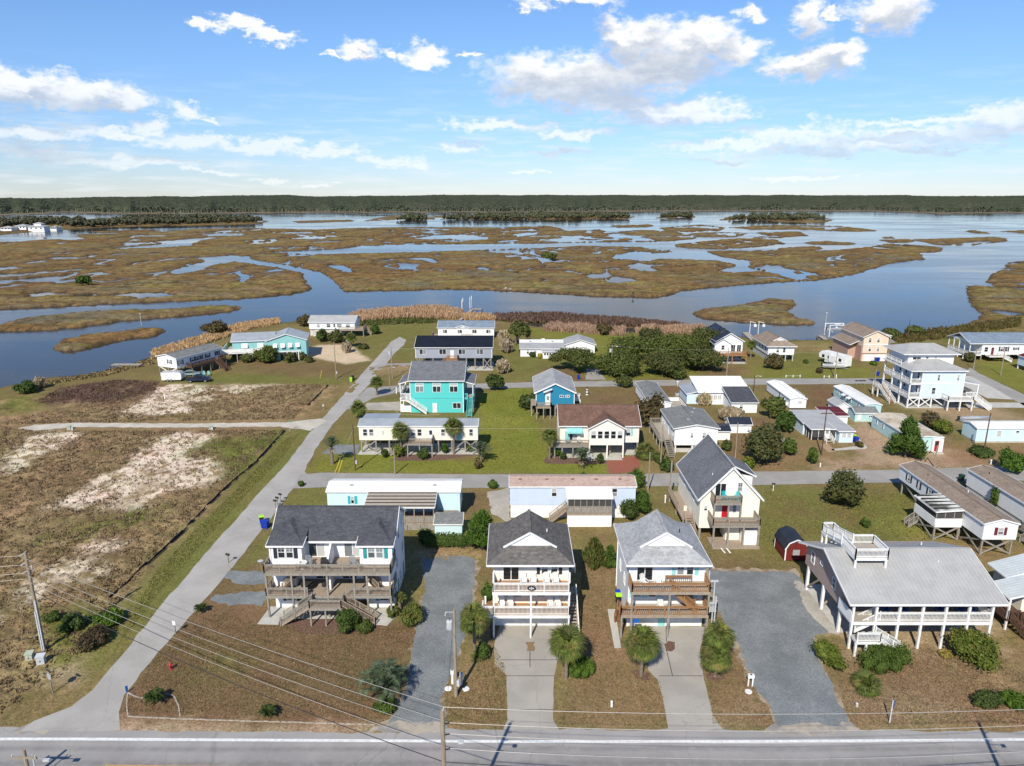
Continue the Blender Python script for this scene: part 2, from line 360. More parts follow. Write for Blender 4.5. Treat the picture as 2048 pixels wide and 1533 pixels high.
# --- outlines, read off the photograph in its pixels
SHORE = [(-400,800),(-150,793),(0,778),(85,760),(205,746),(262,736),(302,716),(400,686),(440,671),(500,656),(560,648),(620,641),(695,638),(720,629),(800,623),(870,620),(925,629),(985,633),(1005,645),(1040,649),(1075,656),(1150,660),(1250,668),(1310,663),(1400,661),(1415,667),(1500,679),(1560,683),(1690,681),(1780,673),(1830,666),(1870,660),(1915,654),(1990,640),(2100,620),(2400,600)]
LAND = SHORE + [(2600,700),(3600,1100),(3600,1750),(-1600,1750),(-1600,1100)]
MARSH = [
 [(-500,655),(-200,632),(0,618),(90,614),(171,609),(260,606),(342,602),(430,598),(513,594),(570,588),(610,582),(640,575),(690,560),(680,512),(533,505),(461,511),(369,512),(273,523),(140,536),(0,545),(-200,555),(-600,580)],
 [(686,582),(787,580),(889,577),(950,578),(992,580),(1094,585),(1197,592),(1299,594),(1344,589),(1355,582),(1428,573),(1490,568),(1556,563),(1629,560),(1702,549),(1740,538),(1775,527),(1848,518),(1842,510),(1838,505),(1884,503),(1886,496),(1848,492),(1800,489),(1764,489),(1731,496),(1665,501),(1610,503),(1526,501),(1413,503),(1446,514),(1504,521),(1499,534),(1526,543),(1475,547),(1428,543),(1461,534),(1470,529),(1439,523),(1373,520),(1318,518),(1300,524),(1219,517),(1231,508),(1265,503),(1333,501),(1279,495),(1163,491),(1100,496),(1026,498),(1012,499),(890,504),(760,507),(701,507),(640,509),(502,512),(495,518),(581,531),(642,544),(670,561)],
 [(-500,505),(-200,492),(0,485),(118,479),(147,481),(180,477),(150,473),(270,463),(340,464),(380,459),(510,457),(639,460),(700,457),(821,455),(992,456),(1094,452),(1122,457),(1130,462),(1183,461),(1214,467),(1268,461),(1300,461),(1350,463),(1398,476),(1350,481),(1300,483),(1197,484),(1060,487),(957,487),(787,489),(718,492),(684,497),(600,501),(533,504),(480,510),(461,511),(369,513),(273,524),(140,536),(0,545),(-200,555),(-500,570)],
 [(1386,626),(1400,620),(1480,612),(1520,602),(1545,599),(1590,602),(1593,610),(1573,622),(1590,635),(1632,645),(1620,648),(1560,648),(1480,643),(1400,634)],
 [(2200,512),(2048,522),(2015,526),(2015,535),(1985,548),(1975,562),(1990,571),(2048,574),(2200,578)],
 [(2300,586),(2048,580),(2010,576),(1936,572),(1938,595),(1945,610),(1967,625),(1962,637),(1915,655),(1880,668),(2300,680)],
 [(1336,491),(1400,484),(1480,477),(1550,479),(1565,487),(1520,493),(1450,498),(1380,496)],
 [(1378,468),(1440,464),(1500,467),(1470,474),(1400,474)],[(1508,466),(1600,464),(1613,471),(1580,474),(1500,478),(1540,471)],
 [(1320,456),(1400,450),(1450,455),(1440,462),(1380,464),(1330,461)],[(1460,455),(1550,451),(1690,453),(1755,462),(1700,463),(1600,459),(1500,459)],
 [(1604,485),(1650,483),(1710,487),(1700,490),(1620,488)],[(1760,480),(1820,479),(1828,484),(1780,485)],[(1766,475),(1785,473),(1790,476),(1770,477)],
 [(1829,480),(1900,477),(1990,475),(2014,477),(2012,483),(1940,490),(1870,489)],[(1933,462),(1950,461),(1980,467),(1945,466)],[(2000,463),(2100,459),(2100,470)],
 [(1555,497),(1640,493),(1645,498),(1600,502),(1560,503)],[(1290,500),(1340,500),(1342,505),(1300,505)],[(1140,463),(1200,459),(1214,463),(1180,466)],[(1220,452),(1300,449),(1310,453),(1240,456)],
 [(-150,668),(0,652),(30,640),(170,625),(350,619),(440,612),(480,615),(470,621),(380,630),(250,640),(150,655),(50,661)],
 [(108,692),(125,680),(190,670),(270,661),(320,657),(332,662),(315,670),(240,680),(170,698),(115,702)],
 [(985,632),(1040,628),(1100,627),(1200,634),(1290,641),(1375,650),(1375,656),(1300,656),(1180,652),(1080,645),(990,642)],
 [(-300,478),(0,470),(60,464),(150,458),(230,454),(330,452),(450,450),(520,448),(535,443),(500,438),(430,435),(250,436),(130,440),(0,447),(-300,450)],
 [(730,442),(800,439),(900,439),(1000,438),(1100,439),(1250,438),(1275,434),(1200,431),(900,431),(790,431),(755,437)],
 [(1440,441),(1500,439),(1560,444),(1640,446),(1668,441),(1650,436),(1560,432),(1460,433)],[(1310,437),(1390,436),(1385,431),(1325,432)],
 [(150,470),(230,468),(240,471),(170,473)],[(180,463),(300,460),(310,463),(200,466)],[(580,443),(700,440),(705,443),(600,446)],
]
PONDS = [
 [(690,584),(670,561),(642,544),(581,531),(502,518),(500,511),(461,511),(369,515),(369,517),(405,519),(410,522),(383,529),(342,541),(342,548),(356,549),(410,541),(416,534),(440,528),(472,524),(560,536),(606,547),(609,560),(614,568),(625,577),(630,590),(690,592)],
 [(458,543),(478,543),(496,549),(499,556),(489,561),(492,566),(482,566),(482,556),(475,549)],
 [(369,514),(273,524),(250,532),(170,537),(137,541),(85,543),(0,548),(-200,556),(-200,562),(0,554),(85,548),(125,545),(150,540),(250,534),(280,527),(369,518)],
 [(-20,548),(60,545),(82,546),(50,552),(-20,556)],
 [(684,498),(718,493),(787,489),(957,488),(1060,487),(1197,484),(1350,483),(1350,500),(1279,494),(1163,492),(1026,497),(1016,494),(1012,490),(923,491),(821,498),(701,500)],
 [(640,508),(800,501),(890,500),(1010,497),(1030,497),(890,503),(760,506),(650,510)],
 [(235,495),(300,490),(330,487),(300,483),(360,479),(420,474),(447,474),(400,481),(390,486),(382,492),(300,497),(240,499)],
 [(400,469),(440,466),(495,467),(485,472),(420,473)],[(92,516),(110,513),(150,513),(165,516),(120,519)],[(172,512),(188,509),(200,511),(180,514)],[(210,510),(240,506),(275,506),(250,510)],
 [(828,477),(870,470),(930,470),(980,474),(975,480),(930,482),(900,478),(850,480)],[(1019,470),(1050,465),(1082,464),(1070,470),(1040,473)],[(992,482),(1040,479),(1040,482),(1000,485)],
 [(800,467),(832,465),(830,468),(805,469)],[(733,479),(745,477),(746,482),(735,483)],[(581,476),(640,472),(655,475),(640,479),(585,479)],[(622,483),(684,481),(684,484),(630,486)],
 [(500,480),(530,478),(530,483),(505,484)],[(560,465),(620,463),(625,467),(570,468)],[(280,508),(320,505),(340,507),(300,510)],
 [(745,521),(800,516),(850,514),(868,517),(878,524),(872,528),(850,522),(800,519),(770,524),(745,524)],[(650,529),(680,529),(708,538),(702,546),(690,545),(670,537)],
 [(1165,552),(1180,547),(1215,545),(1226,549),(1215,557),(1185,558)],[(1080,561),(1095,557),(1100,562),(1085,564)],[(1045,501),(1095,499),(1100,502),(1050,504)],
 [(1650,517),(1665,515),(1668,523),(1655,523)],[(1196,519),(1200,515),(1204,523),(1198,524)],[(1350,533),(1390,530),(1400,533),(1360,535)],
]
ZONES = [ # outline, colour key, edge softness (m), edge noise (m), strength
 ([(-900,900),(0,800),(300,765),(640,765),(700,765),(560,880),(300,1130),(160,1330),(0,1440),(-900,1500)],'weed',3,5,1),
 ([(20,800),(120,780),(300,768),(660,770),(625,800),(560,846),(250,836),(0,846)],'drygrass',2,4,.8),
 ([(65,805),(120,776),(240,760),(320,764),(316,785),(270,800),(190,812),(90,812)],'brush',2,3,1),
 ([(0,800),(70,790),(85,820),(0,835)],'weedgreen',2,3,.8),
 ([(240,826),(290,800),(330,770),(400,768),(415,780),(370,800),(390,825),(300,832)],'sand',1.2,2.6,1),
 ([(430,778),(460,766),(560,764),(600,768),(520,776),(470,790)],'sand',1.5,3.5,.8),([(350,795),(420,793),(430,803),(360,806)],'sand',1.5,3,.8),
 ([(430,800),(560,780),(640,780),(600,810),(540,835),(420,835)],'drygrass',2,4,1),
 ([(0,940),(60,875),(120,862),(170,868),(80,915),(20,955)],'sand',1.2,2.6,1),
 ([(110,1015),(180,965),(250,930),(300,885),(360,863),(440,868),(420,890),(370,915),(450,925),(455,950),(410,975),(330,985),(300,1005),(250,1025),(215,1020),(250,985),(200,1000),(160,1020)],'sand',1.2,2.6,1),
 ([(210,1015),(300,955),(330,965),(270,1010),(230,1025)],'drygrass',1.5,3,.6),
 ([(390,905),(420,885),(560,862),(560,885),(470,960),(440,915)],'weedgreen',2.5,4,1),
 ([(90,1080),(220,1040),(330,1010),(330,1030),(200,1075),(110,1105)],'weedgreen',2.5,4,1),
 ([(150,1095),(180,1080),(250,1078),(235,1100),(160,1115)],'sand',1.5,4,.85),([(60,1180),(100,1140),(170,1135),(190,1150),(110,1180),(50,1210)],'sand',1.5,5,.8),
 ([(85,1220),(150,1215),(230,1240),(240,1270),(150,1330),(95,1310)],'weedgreen',2,3,1),([(90,1350),(170,1310),(230,1290),(235,1305),(150,1360)],'sandgrass',1.5,3,.7),
 ([(560,880),(640,846),(700,775),(705,770),(600,950),(190,1370),(160,1330),(300,1150),(380,1070)],'lawn',1.2,1.5,1),
 ([(310,760),(440,745),(640,756),(705,762),(690,772),(320,768)],'lawn',1.5,2,1),([(460,730),(560,722),(700,735),(690,750),(560,750)],'lawnbrown',3,4,.7),
 ([(215,1455),(240,1400),(370,1230),(430,1210),(840,1250),(820,1340),(790,1440),(760,1470)],'lawnbrown',1,1,1),
 ([(400,1310),(470,1290),(500,1330),(430,1360)],'weedgreen',2.5,4,.45),([(380,1370),(560,1380),(520,1430),(400,1420)],'lawn',3,4,.25),
 ([(215,1475),(240,1440),(760,1450),(790,1475)],'sandgrass',.8,1.2,.8),
 ([(370,1215),(400,1170),(520,1010),(545,1010),(530,1150),(530,1250),(430,1225)],'lawnbrown',1.5,2,.8),([(480,1130),(530,1040),(600,1000),(640,980),(660,975),(650,1010),(530,1110)],'lawn',1.5,2,.9),
 ([(560,1010),(590,965),(660,968),(660,1010)],'lawn',1.5,2,1),([(840,1110),(860,1080),(980,1090),(985,1120)],'drygrass',1.5,2,.7),
 ([(920,985),(975,985),(980,1040),(930,1040)],'lawnbrown',1.5,2,.7),([(815,1060),(930,1050),(930,1085),(815,1090)],'lawn',1,2,.8),
 ([(880,1390),(960,1230),(985,1190),(1000,1290),(1010,1460),(890,1455)],'lawnbrown2',1.2,2,1),
 ([(1115,1460),(1150,1280),(1160,1100),(1230,1060),(1240,1280),(1330,1350),(1340,1460)],'lawnbrown2',1.2,2,1),
 ([(1150,1075),(1240,1065),(1235,1110),(1150,1110)],'lawn',1.5,3,.7),([(1410,1460),(1425,1345),(1450,1250),(1560,1440),(1560,1460)],'lawnbrown2',1,2,1),
 ([(1690,1460),(1640,1300),(1700,1270),(2048,1290),(2500,1400),(2500,1470)],'lawnbrown2',1.5,3,1),([(1720,1400),(1860,1390),(1950,1440),(1800,1455)],'sandgrass',3,4,.4),([(1870,1300),(1960,1370),(2048,1400),(2048,1330)],'drygrass',3,4,.6),
 ([(1525,960),(1640,985),(1830,980),(1900,1090),(1700,1090),(1610,1130),(1520,1135),(1520,1000)],'lawn',3,5,.9),([(1580,1000),(1680,1010),(1700,1050),(1600,1060)],'lawnbrown',3,5,.7),([(1780,1060),(1850,1020),(1890,1090),(1840,1110)],'limegrass',3,4,.7),([(1430,1120),(1620,1120),(1610,1150),(1430,1145)],'lawnbrown',2,3,.8),
 ([(1500,1390),(1530,1430),(1480,1460),(1420,1455)],'sandgrass',1.5,2,.4),
 ([(620,930),(690,880),(950,925),(1210,930),(1220,948),(610,945)],'lawn2',1,1.5,1),([(950,790),(1060,768),(1075,830),(1120,930),(950,940)],'lawn2',1.5,2,1),([(960,820),(1060,840),(1030,870),(950,850)],'limegrass',3,4,.6),([(690,830),(740,800),(950,800),(960,840),(720,850)],'lawn',2,3,.8),
 ([(665,870),(720,850),(720,905),(640,920)],'lawn',2,2,.8),([(1000,690),(1130,690),(1180,745),(1130,765),(960,765)],'lawn',3,5,.9),([(1080,735),(1180,735),(1190,765),(1080,765)],'lawnbrown',3,4,.9),([(1160,790),(1270,785),(1290,830),(1170,835)],'lawnbrown',3,4,.8),([(1160,810),(1260,810),(1260,840),(1170,840)],'lawn',2,3,.6),
 ([(1040,655),(1150,665),(1400,672),(1420,760),(1200,765),(1100,700)],'lawn2',3,4,.8),([(1400,735),(1500,730),(1500,765),(1400,765)],'lawnbrown',3,4,.7),
 ([(1500,680),(1690,682),(1690,720),(1760,760),(1500,760)],'lawn',3,5,1),([(1560,685),(1680,685),(1680,705),(1580,705)],'drygrass',3,4,.5),([(1500,735),(1750,735),(1750,765),(1500,765)],'lawn2',2,3,.5),
 ([(700,660),(870,640),(870,670),(830,735),(760,690)],'lawn',3,4,.9),([(640,700),(770,680),(790,690),(740,720),(660,715)],'lawn',2,3,.9),([(590,705),(640,690),(700,690),(740,722),(690,728),(620,715)],'sandpink',.8,1,1),
 ([(740,735),(830,730),(830,750),(750,750)],'drygrass',2,2,.7),
 ([(1290,760),(1390,760),(1400,830),(1310,830)],'lawnbrown',3,3,.9),([(1600,765),(1680,765),(1670,820),(1610,815)],'lawnbrown',3,4,1),([(1440,830),(1580,830),(1600,930),(1430,940)],'lawnbrown',3,4,.7),
 ([(1520,890),(1640,880),(1660,935),(1530,940)],'dirtlawn',3,4,.9),([(1690,830),(1740,820),(1800,890),(1900,895),(1990,930),(1650,940),(1720,905)],'pinegravel',2.5,4,.95),([(1860,880),(2048,885),(2300,900),(2300,925),(1900,925)],'dirtlawn',2,4,.8),
 ([(1750,800),(1980,815),(2048,830),(2300,840),(2300,860),(1930,850),(1870,830)],'pinegravel',3,4,.6),([(1950,690),(2048,740),(2300,760),(2300,800),(2048,785),(1960,755)],'lawn2',2,3,.7),([(1940,745),(1990,760),(1985,795),(1945,790)],'lawnbrown',2,3,.7),
 ([(1780,690),(1880,665),(2000,660),(1990,680),(1800,700)],'weedgreen',4,5,.8),([(2000,1080),(2300,1000),(2300,1250),(2048,1330)],'lawn',3,4,.6),([(1830,1075),(2040,1090),(2030,1140),(1900,1110)],'dirtlawn',2,3,.6),
 ([(1640,1190),(1720,1200),(1985,1240),(2000,1310),(1700,1310)],'sandgrass',1.5,3,.8),([(1590,1180),(1625,1180),(1690,1270),(1640,1280),(1610,1230)],'sandgrass',1,2,.9),
]
COLR = dict(weed=(.235,.165,.088), drygrass=(.275,.195,.105), brush=(.125,.075,.055), weedgreen=(.125,.14,.034), sand=(.66,.555,.43), sandgrass=(.36,.275,.175), sandpink=(.55,.42,.30),
 lawn=(.155,.146,.048), lawn2=(.168,.176,.036), limegrass=(.24,.22,.055), lawnbrown=(.165,.108,.060), lawnbrown2=(.225,.150,.082), dirtlawn=(.235,.150,.082), pinegravel=(.36,.26,.175), base=(.175,.14,.06))
def build_terrain():
    nr = 830; na = 560; r0, r1 = 26.0, 2700.0; A = R(51)
    v = np.linspace(math.log(r0), math.log(r1), nr); u = np.linspace(-A, A, na)
    U, V = np.meshgrid(u, v); D = np.exp(V); X = D*np.sin(U); Y = D*np.cos(U)
    bound = 40.0
    land = sdf(X, Y, polyw(LAND, WL+.3), 60.0)
    land = np.where(Y < 110, 60, land)
    land += (fbm(X/9, Y/9, 3)-.5)*5
    # marsh, in (azimuth, log distance): there one outline noise suits near and far creeks
    un, vn = U*110, V*110
    m = np.full(X.shape, -1.0, np.float32)
    def luv(P): 
        w = polyw(P, WL+.25); return np.stack([np.arctan2(w[:,0], w[:,1]), np.log(np.hypot(w[:,0], w[:,1]))], 1)
    for P in MARSH: m = np.maximum(m, sdf(U, V, luv(P), .06))
    for P in PONDS: m = np.minimum(m, -sdf(U, V, luv(P), .06))
    m = m + (fbm(un*.9, vn*.9, 1, 4)-.5)*.011 + (fbm(un*3.5, vn*2.2, 2, 3)-.5)*.005
    # scattered pools and creeklets further out
    pool = fbm(X/38, Y/60, 5, 4); ridge = np.abs(fbm(X/70, Y/120, 6, 4)-.5)
    far = np.clip((D-330)/500, 0, 1)
    m = np.where(m > .004, np.minimum(m, np.maximum(.001, .0) + (.70-.075*far-pool)*.12 + (D < 330)*.2), m)
    m = np.where((m > .002) & (D > 420), np.minimum(m, (ridge-.011)*.10), m)
    wl = .0045
    h = np.clip(m/wl, -1, 1)
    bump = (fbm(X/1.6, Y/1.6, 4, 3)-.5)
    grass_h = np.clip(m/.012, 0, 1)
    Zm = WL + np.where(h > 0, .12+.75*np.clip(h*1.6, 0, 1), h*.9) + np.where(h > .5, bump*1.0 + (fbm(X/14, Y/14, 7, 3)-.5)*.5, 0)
    isl = land > -6
    Zl = np.clip(land*.16 - .15 - .55*(land < 1.2), -1.8, 0)
    Zl = np.where(land > 6.5, 0, Zl)
    Z = np.where(isl & ((Zl > WL-.2) | (m < 0)), np.maximum(Zl, np.where(m > 0, Zm, -9)), Zm)
    land_mask = isl & (Zl >= np.where(m > 0, Zm, -9))
    # ---- colour of what grows there
    C = np.zeros(X.shape+(3,), np.float32); C[:] = COLR['base']
    n1 = fbm(X/2.6, Y/2.6, 1, 5); n2 = fbm(X/12, Y/12, 2, 4); n3 = fbm(X/.7, Y/.7, 3, 3)
    C *= (.75+.5*n2)[..., None]
    near = D < 330
    rough = np.zeros(X.shape, np.float32)
    for P, key, soft, nz, st in ZONES:
        s = sdf(X, Y, polyw(P), soft+nz+2) + (fbm(X/3.1+len(P), Y/3.1, 4, 5, .62)-.5)*2.2*nz + (n3-.5)*soft*1.2
        k = np.clip(s/soft*.5+.5, 0, 1)*st*near
        if key in ('sand',): k = k*np.clip((fbm(X/1.5, Y/1.1, 6, 5, .72)-.35)*6, 0, 1)
        C = C*(1-k[..., None]) + np.array(COLR[key], np.float32)*k[..., None]
        rt = {'weed':1., 'drygrass':.8, 'brush':1., 'weedgreen':.9, 'sand':.12}.get(key, 0.0); rough = rough*(1-k)+rt*k
    rough *= np.clip(-sdf(X, Y, polyw([(30,853),(75,846),(350,844),(640,834),(665,842),(620,868),(350,862),(150,861),(60,866)]), 4.0)/3, 0, 1)
    rg = rough[..., None]
    g1 = fbm(X/4.5, Y/4.5, 5, 5, .65)
    kk = np.clip((g1-.52)*6, 0, 1)[..., None]*rg*(rg > .5)
    C = C*(1-kk*.6) + np.array((.29,.20,.115), np.float32)*kk*.6
    kk = np.clip((.43-g1)*7, 0, 1)[..., None]*rg*(rg > .5)
    C = C*(1-kk*.6) + np.array((.105,.085,.038), np.float32)*kk*.6
    C *= (1 + (n1-.5)[..., None]*(.35+.5*rg))*(1+(n3-.5)[..., None]*(.15+.5*rg))
    gy = fbm(X/6, Y/6, 7, 4)[..., None]-.5
    C *= 1+gy*np.array((.25,-.05,.2), np.float32)
    Z = Z + np.where(land_mask & (land > 7), (rough > .3)*(np.clip(fbm(X/1.0, Y/1.0, 2, 4, .65)-.38, 0, 1)*.95*rough), 0)
    # bank below the lawns
    bank = np.clip((5-land)/4, 0, 1)[..., None]*land_mask[..., None]
    C = C*(1-bank*.8)+np.array((.10,.085,.042), np.float32)*bank*.8
    # marsh colours: olive flats, brown fringes, russet and grey patches
    e = np.clip(1-m/.010, 0, 1); q = fbm(X/60, Y/45, 2, 5); q2 = fbm(X/17, Y/9, 3, 5, .6); q3 = fbm(X/4, Y/3, 5, 4)
    Mc = np.zeros(C.shape, np.float32); Mc[:] = (.212,.150,.058)
    def over(mask, col, st):
        nonlocal Mc; k = (np.clip(mask, 0, 1)*st)[..., None]; Mc = Mc*(1-k)+np.array(col, np.float32)*k
    over((q-.48)*10, (.165,.142,.052), .85); over((.46-q2)*12, (.175,.112,.062), .9); over((q2-.56)*12, (.225,.185,.06), .85); over((.43-q3)*9, (.14,.095,.05), .7); over((fbm(X/7, Y/4, 6, 4)-.57)*14, (.25,.19,.11), .6)
    over((fbm(X/45, Y/20, 6, 5)-.56)*9, (.20,.112,.048), .7); over((fbm(X/30, Y/14, 7, 5)-.58)*9, (.155,.145,.10), .7)
    over(e, (.150,.092,.046), .8); over((np.abs(fbm(X/26, Y/12, 1, 4)-.5) < .018)*1., (.10,.072,.042), .7)
    over((fbm(X/9, Y/5, 4, 4)-.62)*12, (.11,.075,.045), .6)
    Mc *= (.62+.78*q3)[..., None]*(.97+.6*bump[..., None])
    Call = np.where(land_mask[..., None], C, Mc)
    Call = np.where((Z < WL+.1)[..., None], np.array((.055,.045,.03), np.float32), Call)
    verts = np.stack([X, Y, Z], -1).reshape(-1, 3).astype(np.float32); cols = np.clip(Call, .004, .95).reshape(-1, 3)
    idx = np.arange(nr*na).reshape(nr, na)
    quads = np.stack([idx[:-1,:-1], idx[:-1,1:], idx[1:,1:], idx[1:,:-1]], -1)
    qz = np.maximum.reduce([Z[:-1,:-1], Z[:-1,1:], Z[1:,1:], Z[1:,:-1]])
    ql = land_mask[:-1,:-1]
    keep = qz > WL-.35
    def make(name, sel, mat):
        q = quads[sel & keep].reshape(-1, 4); used, inv = np.unique(q, return_inverse=True)
        me = bpy.data.meshes.new(name); nv = len(used); nq = len(q)
        me.vertices.add(nv); me.vertices.foreach_set('co', verts[used].ravel())
        me.loops.add(nq*4); me.loops.foreach_set('vertex_index', inv.astype(np.int32).ravel())
        me.polygons.add(nq); me.polygons.foreach_set('loop_start', np.arange(0, nq*4, 4, dtype=np.int32))
        me.polygons.foreach_set('use_smooth', np.ones(nq, bool))
        me.update(calc_edges=True)
        ca = me.color_attributes.new('cover', 'FLOAT_COLOR', 'POINT')
        rgba = np.ones((nv, 4), np.float32); rgba[:, :3] = cols[used]; ca.data.foreach_set('color', rgba.ravel())
        me.materials.append(mat); return struct(obj(name, me))
    make('ground', ql, ground_mat('ground_cover', .35)); make('salt_marsh', ~ql, ground_mat('marsh_grass', .6, True))
def ground_mat(name, strength, marsh=False):
    m, n, b = newmat(name); p = pos(n)
    c = n.node('ShaderNodeVertexColor', layer_name='cover').outputs[0]
    f = n.noise(p, 1.7 if not marsh else .35, 8, .72).outputs[0]; g = n.noise(p, 4.6 if not marsh else 1.3, 6, .82).outputs[0]
    c = n.mix(n.rng(f, .5, .68, 0, .55), c, n.mix(1.0, c, (1.42,1.38,1.3), 'MULTIPLY'))
    c = n.mix(n.rng(f, .5, .33, 0, .7), c, n.mix(1.0, c, (.52,.54,.5), 'MULTIPLY'))
    c = n.mix(n.rng(g, .50, .62, 0, .9), c, n.mix(1.0, c, (1.55,1.5,1.42), 'MULTIPLY'))
    c = n.mix(n.rng(g, .48, .38, 0, .9), c, n.mix(1.0, c, (.40,.43,.40), 'MULTIPLY'))
    n.l.new(c, b.inputs['Base Color']); b.inputs['Roughness'].default_value = 1; b.inputs['Specular IOR Level'].default_value = 0
    h = n.math('ADD', g, f)
    n.l.new(n.node('ShaderNodeBump', {'Height': h, 'Strength': strength, 'Distance': .09 if not marsh else .5}).outputs[0], b.inputs['Normal'])
    return m
build_terrain()

def water_mat():
    m, n, b = newmat('water'); p = pos(n)
    b.inputs['Base Color'].default_value = (.040,.037,.032,1); b.inputs['Specular IOR Level'].default_value = .2; b.inputs['IOR'].default_value = 1.33
    patch = n.noise(n.vec('MULTIPLY', p, (.006,.022,1)), 1.0, 4, .6, .8).outputs[0]
    n.l.new(n.rng(patch, .38, .62, .03, .14), b.inputs['Roughness'])
    w = n.noise(n.vec('MULTIPLY', p, (.35,.8,1)), 1.0, 5, .6).outputs[0]
    w2 = n.noise(n.vec('MULTIPLY', p, (1.6,2.6,1)), 1.0, 3, .6).outputs[0]
    hgt = n.math('ADD', w, n.math('MULTIPLY', w2, .35))
    n.l.new(n.node('ShaderNodeBump', {'Height': hgt, 'Strength': n.rng(patch, .36, .64, .02, .16), 'Distance': .25}).outputs[0], b.inputs['Normal'])
    return m
wm = MB(); ring = [(0, 0)] 
NS = 64; RW = 9000
wm.poly([(RW*math.cos(2*math.pi*k/NS), RW*math.sin(2*math.pi*k/NS), WL) for k in range(NS)])
struct(obj('water', wm.mesh('water', water_mat())))
# the seaward side of the island, behind and below the camera
b = MB(); b.poly([(-700,-350,-.06),(700,-350,-.06),(700,138,-.06),(-700,138,-.06)])
struct(obj('sandy_ground', b.mesh('sandy_ground', mk('dry_sandy_grass', (.17,.125,.06), (.25,.19,.11), .3, .95, .3, 8))))
# ================================================================ roads, drives and slabs
def sheet(name, pts, z, mat, jit=0.0, step=1.2, world=False, parent=None, kind='structure', thick=0.0):
    P = [Vector((*(p if world else G(p[0], p[1])), 0)) for p in pts]; Q = []
    for i, a in enumerate(P):
        c = P[(i+1) % len(P)]; k = max(1, int((c-a).length/step)) if jit else 1
        for j in range(k):
            q = a.lerp(c, j/k)
            if jit: q = q + Vector((random.uniform(-jit, jit), random.uniform(-jit, jit), 0))
            Q.append(q)
    b = MB(); n = len(Q)
    b.poly([(q.x, q.y, z) for q in Q])
    if thick:
        for i in range(n):
            a, c = Q[i], Q[(i+1) % n]; b.poly([(a.x,a.y,z-thick),(c.x,c.y,z-thick),(c.x,c.y,z),(a.x,a.y,z)])
    o = obj(name, b.mesh(name, mat), parent)
    if kind and parent is None: o['kind'] = kind
    return o
def road_mat(name, c1, c2, cracks=True, tracks=None):
    m, n, b = newmat(name); p = pos(n)
    f = n.rng(n.noise(p, .22, 6, .6).outputs[0], .35, .68); c = n.mix(f, c1, c2)
    c = n.mix(n.rng(n.noise(p, 14, 3, .7).outputs[0], .35, .7, 0, .28), c, tuple(x*.5 for x in c1))
    if tracks:
        y = n.node('ShaderNodeSeparateXYZ', {0: p}).outputs[1]
        y = n.math('ADD', y, n.math('MULTIPLY', n.noise(p, .05, 2).outputs[0], .5))
        for yc, w, s in tracks:
            t = n.rng(n.math('ABSOLUTE', n.math('SUBTRACT', y, yc)), w, 0, 0, s)
            c = n.mix(n.math('MULTIPLY', t, n.rng(n.noise(p, 1.3, 4).outputs[0], .3, .6, .5, 1)), c, tuple(x*.45 for x in c1))
    if cracks:
        v = n.node('ShaderNodeTexVoronoi', {'Vector': n.vec('ADD', p, n.vec('MULTIPLY', n.noise(p, .8, 4).outputs['Color'], (1.2,1.2,0))), 'Scale': .13}, feature='DISTANCE_TO_EDGE')
        c = n.mix(n.rng(v.outputs['Distance'], .006, .001, 0, .28), c, tuple(x*.4 for x in c1))
    sp = n.noise(p, .9, 5, .7).outputs[0]; c = n.mix(n.rng(sp, .66, .74, 0, .35), c, tuple(x*.55 for x in c1))
    n.l.new(c, b.inputs['Base Color']); b.inputs['Roughness'].default_value = .9; b.inputs['Specular IOR Level'].default_value = .2
    n.l.new(n.node('ShaderNodeBump', {'Height': n.noise(p, 30, 3).outputs[0], 'Strength': .25, 'Distance': .03}).outputs[0], b.inputs['Normal'])
    return m
def gravel_mat(name, c1, c2, c3):
    m, n, b = newmat(name); p = pos(n)
    v = n.node('ShaderNodeTexVoronoi', {'Vector': p, 'Scale': 7.5}); r = n.node('ShaderNodeSeparateColor', {0: v.outputs['Color']}).outputs[0]
    c = n.mix(r, c1, c2); c = n.mix(n.rng(n.noise(p, 11, 4, .75).outputs[0], .5, .72, 0, .8), c, c3)
    c = n.mix(n.rng(n.noise(p, .28, 5, .6).outputs[0], .35, .65, 0, .45), c, tuple(x*.6 for x in c1))
    n.l.new(c, b.inputs['Base Color']); b.inputs['Roughness'].default_value = .95; b.inputs['Specular IOR Level'].default_value = .15
    n.l.new(n.node('ShaderNodeBump', {'Height': r, 'Strength': .5, 'Distance': .05}).outputs[0], b.inputs['Normal'])
    return m
MT['asph'] = road_mat('grey_asphalt', (.30,.285,.272), (.36,.343,.325), True, [(47.2,3.3,.42),(49.9,.5,.45),(48.3,.55,.42),(46.5,.5,.4)])
MT['asph2'] = road_mat('pale_asphalt', (.35,.33,.30), (.42,.398,.365)); MT['asph3'] = road_mat('grey_lane', (.295,.28,.258), (.36,.342,.315))
MT['conc'] = road_mat('drive_concrete', (.40,.37,.325), (.32,.298,.265)); MT['grav'] = gravel_mat('blue_grey_gravel', (.155,.17,.175), (.235,.247,.25), (.43,.43,.42))
MT['grav2'] = gravel_mat('pale_gravel', (.36,.33,.28), (.48,.44,.38), (.60,.56,.50)); MT['shell'] = gravel_mat('sandy_track', (.50,.45,.37), (.58,.53,.45), (.68,.63,.55))
MT['line'] = mk('road_white', (.78,.78,.76), (.6,.6,.58), 3, .7, fine=.1); MT['lineo'] = mk('road_orange', (.62,.35,.09), (.5,.28,.07), 3, .7)
sheet('road', [(-260,1468),(0,1452),(230,1462),(800,1467),(900,1459),(1500,1460),(2048,1464),(2500,1470),(2600,1790),(-500,1790)], .012, MT['asph'], .16, 1.0)
